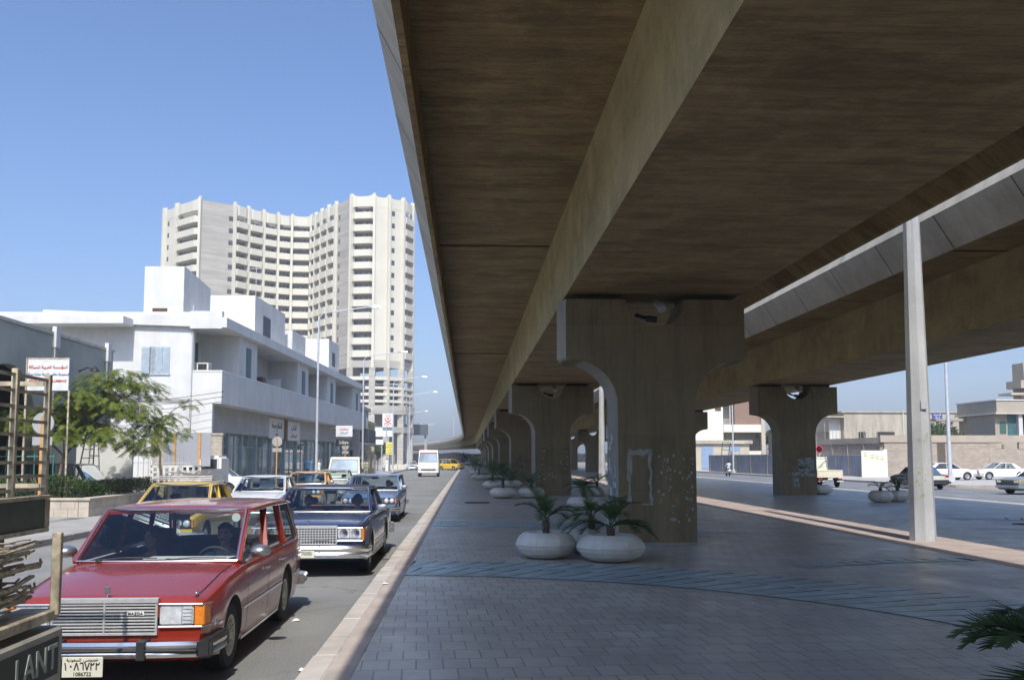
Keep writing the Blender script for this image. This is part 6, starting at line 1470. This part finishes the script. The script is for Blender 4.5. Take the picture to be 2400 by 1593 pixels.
for i,k in enumerate(kind):
    a,b=Pp[i],Pp[i+1]; n=inward(a,b); L=(b-a).length; d=(b-a)/L
    if k=='l':
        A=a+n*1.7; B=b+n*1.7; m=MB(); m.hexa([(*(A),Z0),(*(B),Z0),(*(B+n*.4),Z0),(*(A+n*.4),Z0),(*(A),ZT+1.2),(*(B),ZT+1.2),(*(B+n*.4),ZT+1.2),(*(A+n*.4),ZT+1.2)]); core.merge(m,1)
        for f in range(NF):
            z=Z0+f*FZ; m=MB(); o=[a-n*.05,a+d*L*.14-n*.85,b-d*L*.14-n*.85,b-n*.05]
            poly=[tuple(p) for p in o]+[tuple(b+n*1.7),tuple(a+n*1.7)]
            m.prism(poly,'z',z-.35,z-.0)
            q=[o[0],o[1],o[2],o[3]]
            for s,e in zip(q,q[1:]):
                dd=(e-s).normalized(); nn=Vector((-dd.y,dd.x)); nn=nn if nn.dot(n)>0 else -nn
                m.hexa([(*(s),z),(*(e),z),(*(e+nn*.14),z),(*(s+nn*.14),z),(*(s),z+1.32),(*(e),z+1.32),(*(e+nn*.14),z+1.32),(*(s+nn*.14),z+1.32)])
            bal.append((L*(1 if i<3 or i>11 else .9),m))
            for u0,u1,zb in ((.06,.38,0),(.55,.66,1.0),(.74,.94,0)):
                w_=MB(); s=A+d*L*u0-n*.04; e=A+d*L*u1-n*.04; w_.hexa([(*s,z+zb+.05),(*e,z+zb+.05),(*(e+n*.06),z+zb+.05),(*(s+n*.06),z+zb+.05),(*s,z+2.45),(*e,z+2.45),(*(e+n*.06),z+2.45),(*(s+n*.06),z+2.45)]); win.append(((u1-u0)*L,w_))
    else:
        t_=.5; core.merge(MB().hexa([(*a,Z0-1.2),(*b,Z0-1.2),(*(b+n*t_),Z0-1.2),(*(a+n*t_),Z0-1.2),(*a,ZT+2.2),(*b,ZT+2.2),(*(b+n*t_),ZT+2.2),(*(a+n*t_),ZT+2.2)]),0 if k!='g' and k!='gw' else 2)
        if k!='b':
            u=.84 if k=='g' else .25 if k=='gw' else .22
        if k in('gw','bw'):
            for f in range(NF): s=a+d*L*(u if k!='gw' else .12)-n*.03; e=s+d*.9; z=Z0+f*FZ+1.0; win.append((2.0,MB().hexa([(*s,z),(*e,z),(*(e+n*.1),z),(*(s+n*.1),z),(*s,z+1.25),(*e,z+1.25),(*(e+n*.1),z+1.25),(*(s+n*.1),z+1.25)])))
        if k=='g':
            for f in range(NF): s=a+d*L*.84-n*.03; e=s+d*1.1; z=Z0+f*FZ+1.0; win.append((2.2,MB().hexa([(*s,z),(*e,z),(*(e+n*.1),z),(*(s+n*.1),z),(*s,z+1.25),(*e,z+1.25),(*(e+n*.1),z+1.25),(*(s+n*.1),z+1.25)])))
# core block behind
poly=[tuple(p+inward(Pp[max(0,i-1)],Pp[min(len(Pp)-1,i+1)])*2.0) for i,p in enumerate(Pp)]+[(-15.5,262),(-30,285),(-70,285),(-80,270)]
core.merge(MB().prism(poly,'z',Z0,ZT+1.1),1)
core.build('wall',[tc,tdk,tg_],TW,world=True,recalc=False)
def capped(lst,name,mat,par):
    lst=sorted(lst,key=lambda x:-x[0])
    for s_,m in lst[:100]: m.build(name,mat,par,world=True)
    if lst[100:]:
        r=MB(); [r.merge(m) for s_,m in lst[100:]]; o=r.build(name,mat,par,world=True); o['kind']='stuff'
capped(bal,'balcony',tc,TW); capped(win,'window',twd,TW)
# ribs with horns, crown parapet
b=MB()
for i,p in enumerate(Pp):
    n=inward(Pp[max(0,i-1)],Pp[min(len(Pp)-1,i+1)]); r=Vector((n.y,-n.x)); w=.32
    zt=ZT+3.0; c=[p-r*w-n*.75,p+r*w-n*.75,p+r*w+n*.8,p-r*w+n*.8]; c2=[p-r*w*.5-n*.75,p+r*w*.5-n*.75,p+r*w*.5-n*.2,p-r*w*.5-n*.2]
    b.hexa([(*q,Z0-3.6) for q in c]+[(*q,ZT+2.3) for q in c]); b.hexa([(*q,ZT+2.3) for q in c]+[(*q,zt) for q in c2])
    if i<3: b.hexa([(*q,10) for q in c]+[(*q,Z0-3.6) for q in c])
b.build('rib',tc,TW,world=True)
b=MB()
for i,k in enumerate(kind):
    if k in 'g' or k=='gw': continue
    a,c=Pp[i],Pp[i+1]; n=inward(a,c); L=(c-a).length; d=(c-a)/L; out=.6 if k=='l' else .05
    N_=8; rings=[]
    for j in range(N_+1):
        u=j/N_; p=a+d*L*u-n*(out*min(1,4*min(u,1-u))); top=ZT+2.2+1.1*(2*u-1)**4
        rings.append([(*p,ZT-.4),(*(p+n*.25),ZT-.4),(*(p+n*.25),top),(*p,top)])
    MB().loft(rings).build('crown_parapet',tc,TW,world=True,recalc=True)
b=MB(); b.box(-43,-33,268,276,ZT,ZT+6.2); b.build('lift_housing',wst,TW,world=True)
# transfer frame and parking decks on the right wing
b=MB(); dk=MB(); pk=MB()
R_=[Pp[i] for i in (12,13,14,15,16,17)]
for s in range(len(R_)-1):
    a,c=R_[s],R_[s+1]; n=inward(a,c)
    b.hexa([(*(a-n*.1),Z0-2.9),(*(c-n*.1),Z0-2.9),(*(c+n*1.2),Z0-2.9),(*(a+n*1.2),Z0-2.9),(*(a-n*.1),Z0-1.0),(*(c-n*.1),Z0-1.0),(*(c+n*1.2),Z0-1.0),(*(a+n*1.2),Z0-1.0)])
    for z,h in ((21.4,.8),(19.1,.6),(17.5,.6),(15.8,.6)): 
        pk.hexa([(*(a-n*1.0),z-.1),(*(c-n*1.0),z-.1),(*(c-n*.8),z-.1),(*(a-n*.8),z-.1),(*(a-n*1.0),z+h),(*(c-n*1.0),z+h),(*(c-n*.8),z+h),(*(a-n*.8),z+h)])
        pk.hexa([(*(a-n*.8),z-.1),(*(c-n*.8),z-.1),(*(c+n*9),z-.1),(*(a+n*9),z-.1),(*(a-n*.8),z+.12),(*(c-n*.8),z+.12),(*(c+n*9),z+.12),(*(a+n*9),z+.12)])
    for z0,z1,o in ((12.8,15.0,1.3),(8.2,9.7,1.1)): b.hexa([(*(a-n*o),z0),(*(c-n*o),z0),(*(c+n*2),z0),(*(a+n*2),z0),(*(a-n*o),z1),(*(c-n*o),z1),(*(c+n*2),z1),(*(a+n*2),z1)])
    dk.hexa([(*(a+n*2.5),0),(*(c+n*2.5),0),(*(c+n*3),0),(*(a+n*3),0),(*(a+n*2.5),20.5),(*(c+n*2.5),20.5),(*(c+n*3),20.5),(*(a+n*3),20.5)])
for p in R_[1:]:
    n=Vector((0,1)); b.box(p.x-.75,p.x+.75,p.y-1.0,p.y+1.2,0,Z0-3)
b.build('podium_frame',tg_,TW,world=True); pk.build('parking_deck',tc,TW,world=True); dk.build('podium_wall',tdk,TW,world=True)
b=MB(); b.box(-70,-32,262,280,0,Z0); b.box(-32,-18,262,275,0,20.5); b.build('lower_block',tg_,TW,world=True)
# ---------------------------------------------------------------- buildings between the white block and the tower, and the horizon
def simple_building(label,x0,x1,y0,y1,h,mat,rows,cols,wz=1.3,cat='building',name='distant_building',win=(.6,.5),face='y',group=None):
    t=thing(name,label,cat,((x0+x1)/2,y0,0),0,group); b=MB(); b.box(x0,x1,y0,y1,0,h); b.build('wall',mat,t,world=True); b=MB(); b.box(x0-.2,x1+.2,y0-.2,y1+.2,h,h+.35); b.build('roof',mat,t,world=True)
    fh=h/rows; W_=(x1-x0)/cols; D_=(y1-y0)/cols
    for r in range(rows):
        for c in range(cols):
            m=MB(); m.box(x0+W_*(c+.5-win[0]/2),x0+W_*(c+.5+win[0]/2),y0-.05,y0+.0,r*fh+fh*.3,r*fh+fh*(.3+win[1])); m.build('window',twd,t,world=True)
            if face=='x': m=MB(); m.box(x1,x1+.05,y0+D_*(c+.5-win[0]/2),y0+D_*(c+.5+win[0]/2),r*fh+fh*.3,r*fh+fh*(.3+win[1])); m.build('window',twd,t,world=True)
    return t
drk=M('dark_fascia',(.07,.09,.11),.6); tanw=M('tan_render',(.50,.45,.36),.9,var=.08,scale=.6,world=True,dirt=.15)
simple_building('narrow grey building with shuttered windows just past the white building',-17,-10.6,93,101,6.8,wst2,2,2,face='x')
simple_building('low yellowish shop building with dark canopy beyond the white building',-17,-10.9,101.5,111,5.6,M('ochre_render',(.50,.44,.22),.9,var=.1,world=True),2,2,face='x')
t=thing('shop_canopy','dark blue-grey canopy box over the shops past the white building','canopy',(-11,97,3.3)); b=MB(); b.box(-1.5,1.25,-3.5,3.5,.2,1.5); b.build('fascia',drk,t,bevel=.03); b=MB(); b.box(-1.5,1.2,-3.4,3.4,-.05,.18); b.build('soffit',wst2,t)
simple_building('low flat pale building far down the left side under the tower',-42,-20,300,320,9,tanw,2,7)
simple_building('long low building with dark roof band at the end of the road',-62,-44,420,440,10,M('pale_blue_far',(.50,.52,.55),.9),2,6)
simple_building('far pale block on the horizon left of the oncoming truck',-95,-52,560,600,16,tanw,3,8)
rn=random.Random(6); b=MB()
for i in range(9000):
    x=rn.uniform(-46,75); h=3.6+1.2*noise.noise(Vector((x*.08,0,2))); p=Vector((x,rn.uniform(420,436),rn.random()**.7*h)); u=Vector((rn.gauss(0,1),rn.gauss(0,1),rn.gauss(0,1))).normalized()*.9; v_=u.cross(Vector((0,0,1))+Vector((rn.random(),rn.random(),0))).normalized()*.5; b.add([p-u,p-v_,p+u,p+v_],[(0,1,2,3)])
o=b.build('far_dark_mass',leafmat('dark_mass_leaf',(.03,.045,.025),(.06,.08,.04),.1)); o['kind']='stuff'  # dark leafy mass added to deepen the view beneath the far deck
b=MB(); b.box(-19.5,-11.5,270,274,8.5,11.5); t=thing('footbridge','dark covered footbridge beside the tower podium','bridge',(-15,270,0)); b.build('deck',drk,t,world=True); b=MB(); b.box(-12.4,-11.8,271,272,0,8.5); b.box(-18.6,-18,271,272,0,8.5); b.build('support',tg_,t,world=True)
# ---------------------------------------------------------------- right-hand side
corr=M('blue_grey_sheet',(.34,.38,.48),.5,.2,var=.15,scale=.8,world=True,streak=(3,3,.6),dirt=.3)
def corrugated(label,x,y0,y1,h,z0=.14,post=2.6,dx=0):
    t=thing('sheet_fence',label,'fence',(x,y0,z0)); b=MB(); n=int((y1-y0)/.12); prev=[]
    vs=[];fs=[]
    for i in range(n+1):
        y=i*(y1-y0)/n; o=.03*(i%2)+dx*i/n; vs+=[(o,y,.02),(o,y,h)]
    fs=[(2*i,2*i+2,2*i+3,2*i+1) for i in range(n)]; b.add(vs,fs); b.build('sheeting',corr,t)
    b=MB(); y=0
    while y<=y1-y0+.01: X_=dx*y/(y1-y0); b.box(X_-.07,X_-.005,y-.05,y+.05,0,h+.06); y+=post
    b.build('fence_post',rust,t); b=MB(); b.bar((-.03,0,h),(dx-.03,y1-y0,h),.06); b.build('top_rail',galv,t); return t
corrugated('blue-grey corrugated sheet fence along the far pavement in front of the apartment block',32.6,95,126,2.15,post=6)
t=thing('gate_post','white painted gate post at the near end of the corrugated fence','post',(32.5,94.3,.14)); b=MB(); b.box(-.25,.3,-.3,.3,0,2.3); b.build('post',wst,t,bevel=.02); b=MB(); b.box(-.3,.35,-.35,.35,2.3,2.4); b.build('cap',white_paint,t)
corrugated('blue-grey corrugated sheet fence left of the poster board',37.9,88.8,101,2.1,dx=.2,post=3.4)
t=thing('poster_board','white hoarding with a row of small yellow posters','hoarding',(37.55,88.2,.14))
b=MB(); b.box(0,2.5,0,.12,0,2.5); b.box(2.15,2.5,-.01,.13,2.5,2.62); b.build('panel',white_paint,t)
yp=M('poster_yellow',(.62,.52,.10),.7,var=.3,scale=14)
for i,(x,z) in enumerate([(.15,1.85),(.85,1.65),(1.3,1.55),(1.78,1.5)]):
    b=MB(); b.box(x,x+.42,-.012,-.003,z,z+.55); p=b.build('poster',M('poster_paper',(.68,.70,.66),.7),t); b=MB(); P_=irregular(x+.21,z+.18,.19,9,i+50,1,.7); b.prism(P_,'y',-.018,-.013); b.build('poster_print',yp,p); l=face_to(text_mb(arabic('معرض').replace('ض','') if 0 else arabic('السلام'),.12,.004),(x+.21,-.016,z+.44),(1,0,0)); l.build('poster_lettering',bkl,p)
brk=M('tan_brick_wall',(.40,.34,.27),.9,var=.12,scale=.5,world=True,dirt=.2,bmp=.2); 
def brickmat():
    m,nt,bs,out=new_mat('tan_blockwork'); v=coords(nt,world=True,rot=(R(90),0,0)); bt=N(nt,'ShaderNodeTexBrick'); nt.links.new(v,bt.inputs[0]); bt.inputs['Scale'].default_value=1; bt.inputs['Brick Width'].default_value=.42; bt.inputs['Row Height'].default_value=.21; bt.inputs['Mortar Size'].default_value=.012
    bt.inputs['Color1'].default_value=(.42,.35,.28,1); bt.inputs['Color2'].default_value=(.33,.28,.225,1); bt.inputs['Mortar'].default_value=(.26,.22,.18,1)
    c=mixc(nt,ramp(nt,noi(nt,v,1.1,5),.4,.75,(0,0,0),(.5,.5,.5)),bt.outputs[0],(.24,.20,.17)); nt.links.new(c,bs.inputs['Base Color']); bs.inputs['Roughness'].default_value=.92; return m
bkm=brickmat()
t=thing('brick_wall','long tan block wall with concrete capping and slot openings behind the parked cars','wall',(41.5,92,.14))
b=MB(); b.box(41.5,52.2,92,92.3,.14,3.5); b.box(45.9,46.4,91.97,91.998,.14,3.5); b.box(52.2,53,91.97,92.3,.14,3.5); b.box(53,67,92,92.3,.14,2.85); b.hexa([(41.2,92.31,.14),(41.49,92.31,.14),(39.6,104,.14),(39.3,104,.14),(41.2,92.31,3.4),(41.49,92.31,3.4),(39.6,104,3.4),(39.3,104,3.4)]); b.build('block_wall',bkm,t,world=True)
b=MB(); b.box(41.1,75,91.9,92.4,3.5,4.2); b.hexa([(41.1,92.41,3.401),(41.6,92.41,3.401),(39.7,104,3.401),(39.2,104,3.401),(41.1,92.41,4.0),(41.6,92.41,4.0),(39.7,104,4.0),(39.2,104,4.0)]); b.build('capping_beam',brk,t,world=True)
b=MB(); 
for x in (53.0,55.3,60.6,62.2,66.8): b.box(x,x+.5,91.96,92.28,2.852,3.5)
for y in (95,98,101,103.4): xx=41.2-(y-92.3)*.162; b.box(xx-.08,xx+.1,y,y+.4,.14,3.4)
b.build('wall_pier',brk,t,world=True)
b=MB(); b.box(46.9,47.7,91.96,92,.14,3.45); b.build('door_recess',M('door_dark_brown',(.10,.08,.06),.8),t,world=True)
b=MB(); b.prism([(60.8,.14),(61.6,2.9),(70,2.9),(70,.14)],'y',90.5,90.7); tag(b.build('dark_hoarding',M('brown_hoarding',(.13,.10,.075),.9,var=.15,world=True)),'dark brown sloping hoarding at the right edge behind the parked cars','hoarding')
t=thing('rebar_stubs','row of rusty reinforcing bars sticking up from the unfinished wall','reinforcing bars',(41.4,93,4.15)); rn=random.Random(1)
for i in range(14): y=i*.75; xx=-.1-y*.162; b.tube([(xx,y,-.3),(xx+rn.uniform(-.1,.1),y+rn.uniform(-.1,.1),rn.uniform(.7,1.9))],.03,4)
b.build('bars',rust,t)['kind']='stuff'
# beige house behind the wall
t=thing('beige_house','plain beige flat-roofed house behind the wall with small square windows','house',(52.8,130,0))
bei=M('beige_render',(.52,.47,.38),.9,var=.08,scale=.5,world=True,streak=(1,1,.2),dirt=.2)
b=MB(); b.box(53,70,130,142,0,8.3); b.box(46,53,134,142,0,5.6); b.build('wall',bei,t,world=True); b=MB(); b.box(50.4,53,129.5,134,7.6,7.8); b.box(52.6,70.2,129.8,142.2,8.3,8.5); b.build('roof',bei,t,world=True)
for x0,x1,z0,z1 in ((55,56,4.6,5.6),(57.6,60.2,4.6,5.6),(63.2,64.8,4.6,5.6),(66.2,67.6,4.7,5.6)): b=MB(); b.box(x0,x1,129.93,130,z0,z1); w_=b.build('window',twd,t,world=True); b=MB(); b.box(x0-.1,x1+.1,129.9,129.93,z0-.12,z0); b.build('sill',wst,w_,world=True)
b=MB(); b.box(51.3,52.9,131,131.2,2.5,7.5); b.build('porch_wall',wst,t,world=True); b=MB(); b.tube([(61.5,129.9,3),(61.5,129.9,8.6)],.09,6); b.tube([(62.3,129.9,3),(62.3,129.9,8.6)],.09,6); b.build('down_pipe',wst,t,world=True)
t=thing('distant_building','long beige building in the gap right of the lamp column','building',(70,139,0)); b=MB(); b.box(70.5,84,139,150,0,8.4); b.build('wall',bei,t,world=True); b=MB(); b.box(70.3,84.2,138.8,150.2,8.4,8.7); b.build('roof',bei,t,world=True)
# villa
VB=thing('villa','two-storey tan villa with deep balcony and teal shutters at the right edge','house',(57.9,100,0)); vbx=lambda b,x0,x1,y0,y1,z0,z1:b.box(x0-56.6,x1-56.6,y0-100,y1-100,z0,z1)
vil=M('villa_render',(.40,.35,.28),.9,var=.08,scale=.5,world=True,dirt=.15)
b=MB(); vbx(b,56.6,59.5,100.6,108.2,0,6.8); vbx(b,59.5,75,104.5,108.2,0,6.8); vbx(b,56.6,75,100.2,100.6,0,3.9); b.build('wall',vil,VB)
b=MB(); vbx(b,56.3,75,99.8,108.5,6.8,7.0); vbx(b,56.5,75,100,108.3,7.0,8.2); b.build('parapet',vil,VB); b=MB(); vbx(b,56.2,75.1,99.7,108.6,6.72,6.8); vbx(b,56.4,75.1,99.9,108.4,8.2,8.32); b.build('coping',wst,VB)
b=MB(); vbx(b,58.95,59.4,100.05,100.5,3.95,6.72); b.build('column',wst,VB)
b=MB(); vbx(b,59.5,75,104.4,104.5,4.0,6.7); b.build('shutter_wall',M('teal_wall',(.05,.14,.16),.7,var=.2,world=True),VB)
b=MB(); vbx(b,59.5,61.0,104.35,104.4,4.0,6.0); b.build('door',dark,VB)
for x in (57.1,): b=MB(); vbx(b,x,x+.7,100.55,100.6,4.6,5.9); b.build('shutters',M('green_shutter',(.05,.13,.10),.6),VB)
b=MB(); vbx(b,58.0,58.9,100.54,100.6,4.0,6.7); b.build('shutters',M('teal_wall',(.05,.14,.16)),VB)
b=MB()
for i in range(50): vbx(b,59.6+i*.3,59.72+i*.3,100.1,100.2,3.9,4.35)
vbx(b,59.4,75,100.05,100.25,4.35,4.45); b.build('balustrade',wst,VB)
b=MB(); vbx(b,63.4,77,106,108.3,8.2,13.0); vbx(b,62.6,77,105.3,108.3,10.0,10.9); vbx(b,61.4,63.4,105.3,108,9.2,9.45); b.build('upper_storey',vil,VB)
b=MB(); vbx(b,53.0,56.5,106.5,108.2,6.2,6.5); vbx(b,53.2,53.5,106.7,107,0,6.2); b.build('side_porch',vil,VB)
# white / brown apartment block
AB=thing('apartment_block','white and brown three-storey apartment block between the piers','building',(34,140,0)); brn=M('brown_render',(.26,.17,.13),.9,var=.08,world=True)
cw=M('cream_white_render',(.74,.71,.62),.9,var=.04,scale=.6,world=True,dirt=.1)
b=MB(); b.box(30,38.5,140,152,0,14); b.box(38.5,44.6,142.3,152,0,13.6); b.box(38.51,40.1,140,142.3,10.6,13.6); b.build('wall',cw,AB,world=True)
b=MB(); b.box(40.3,44.4,140.2,142.3,6.9,13.6); b.build('brown_bay',brn,AB,world=True)
b=MB(); b.box(38.51,44.3,139.7,140.1,5.8,6.95); b.box(38.51,44.3,140.1,142.3,5.8,6.0); b.box(40.9,44.2,139.9,140.1,.2,3.0); b.build('balcony',cw,AB,world=True)
b=MB(); b.box(44.2,44.8,139.6,142.4,0,13.6); b.build('side_pier',tanw,AB,world=True)
b=MB(); b.box(40.7,44.0,140.3,142.25,2.9,4.9); w_=b.build('window',twd,AB,world=True); b=MB()
for i in range(18): b.box(40.8+i*.18,40.84+i*.18,140.25,140.3,2.9,4.9)
b.build('window_grille',dark,w_,world=True)
for x0,x1,z0,z1 in ((37.3,38.2,9.0,9.9),(37.1,37.4,10.3,10.7)): b=MB(); b.box(x0,x1,139.95,140,z0,z1); b.build('window',M('brown_window',(.12,.07,.04),.5),AB,world=True)
b=MB()
for i in range(9): b.box(38.6+i*.18,38.64+i*.18,140,140.05,6.95,7.8)
b.build('railing',dark,AB,world=True)
b=MB(); b.box(38.53,40.1,142.24,142.3,7,10.4); b.build('recess_wall',M('shade_grey',(.45,.45,.44),.9),AB,world=True)
t=thing('tan_annex','low tan annex with pale blue doors below the apartment block','building',(34,136,0)); b=MB(); b.box(29.5,41.2,136,139.5,0,4.0); b.build('wall',tanw,t,world=True); b=MB(); b.box(29.3,41.6,135.6,139.6,4.0,4.5); b.build('roof',bei,t,world=True)
pb=M('pale_blue_door',(.24,.33,.48),.6)
for x0,x1 in ((34.1,35.8),(38.2,39.8)): b=MB(); b.box(x0,x1,135.93,136,.3,3.7); b.build('door',pb,t,world=True)
t=thing('broken_trolley','overturned dark metal frame sitting on top of the corrugated fence','frame',(35.6,131,.14)); b=MB(); b.tube([(0,0,1.4),(.3,0,4),(1.4,0,4),(1.0,0,1.6),(0,0,1.4)],.05,6); b.tube([(.2,.5,3),(1.6,.5,2.9)],.05,6); b.build('frame',dark,t); b=MB(); b.box(1.6,2.6,0,.8,1.6,2.7); b.build('crate',rust,t)
# poles and signs on the right
def tall_lamp(label,x,y,h,r=.14,sign=False):
    t=thing('street_lamp',label,'street lamp',(x,y,.14),0,'street lamps on the right pavement'); b=MB(); b.tube([(0,0,0),(0,0,h)],[r,r*.5],10); b.build('pole',galv,t,smooth=60); b=MB(); b.tube([(0,0,h),(-1,0,h+.5),(-2.4,0,h+.6)],.05,6); b.build('arm',galv,t); b=MB(); b.box(-3.1,-2.3,-.13,.13,h+.5,h+.68); b.build('lamp_head',alu,t,bevel=.03); b=MB(); b.box(-r*1.5,r*1.5,-r*1.5,r*1.5,0,.4); b.build('base_box',galv,t,bevel=.03)
    return t
tall_lamp('slim street lamp in front of the corrugated fence and apartment block',31.95,112,12,.12)
t=tall_lamp('thick grey street lamp on the forecourt kerb with a blue street sign',36.35,69.5,12,.17)
t=thing('street_sign','small blue street name sign with white arabic lettering on the forecourt lamp','street sign',(35.5,69.4,5.1)); b=MB(); b.box(-.42,.38,0,.04,-.22,.22); b.build('panel',M('sign_blue_panel',(.06,.10,.26),.5),t); l=face_to(text_mb(arabic('المدينة'),.2,.01),(0,-.006,.09),(1,0,0)); l.merge(face_to(text_mb(arabic('السلام'),.16,.01),(0,-.006,-.12),(1,0,0))); l.build('sign_lettering',white_paint,t); b=MB(); b.bar((.38,.02,.1),(.8,.1,.1),.04); b.build('bracket',galv,t)
t=thing('no_stopping_sign','round red and blue no-stopping sign behind the second flyover pier','road sign',(34.35,90.5,.14)); b=MB(); b.lathe([(.001,0),(.36,0),(.36,.03),(.001,.03)],28,(0,0,2.65),'y'); d_=b.build('disc',M('sign_red_enamel',(.5,.03,.06),.5),t); b=MB(); b.lathe([(.001,-.006),(.27,-.006)],28,(0,0,2.65),'y'); b.build('blue_field',M('sign_blue_enamel',(.05,.07,.35),.5),d_); b=MB(); b.bar((-.2,-.012,2.45),(.2,-.012,2.85),.07,.01); b.bar((.2,-.014,2.45),(-.2,-.014,2.85),.07,.01); b.build('red_cross',M('sign_red_enamel',(.5,.03,.06)),d_); b=MB(); b.tube([(0,.06,0),(0,.06,3)],.04,8); b.build('post',galv,t)
t=thing('utility_pole','pale thin pole behind the unfinished wall corner','pole',(42.2,119,0)); b=MB(); b.tube([(0,0,0),(0,0,6.6)],.14,8); b.build('pole',white_paint,t); b=MB(); b.box(-.3,.3,-.1,.1,6.4,6.6); b.build('cap',white_paint,t)
for i,(x,y,r) in enumerate([(15.5,25.5,.42),(13.2,19.5,.4)]):
    b=MB(); b.lathe([(.001,.122),(r,.122),(r,.128),(.001,.129)],24,(x,y,0)); tag(b.build('manhole_cover',M('rusty_iron',(.10,.06,.04))),['round iron cover set in the plaza beyond the lamp column','round iron cover nearer the camera right of the lamp column'][i],'manhole cover')
# ---------------------------------------------------------------- air
m=bpy.data.materials.new('haze_air'); m.use_nodes=True; nt=m.node_tree; nt.nodes.clear()
o_=nt.nodes.new('ShaderNodeOutputMaterial'); pv=nt.nodes.new('ShaderNodeVolumePrincipled'); pv.inputs['Color'].default_value=(.86,.90,1,1); pv.inputs['Density'].default_value=.0006; pv.inputs['Anisotropy'].default_value=-.2
nt.links.new(pv.outputs[0],o_.inputs['Volume'])
b=MB().box(-520,520,-110,1010,-1.05,82); h=b.build('haze',m); h['kind']='stuff'
SC.cycles.volume_bounces=0
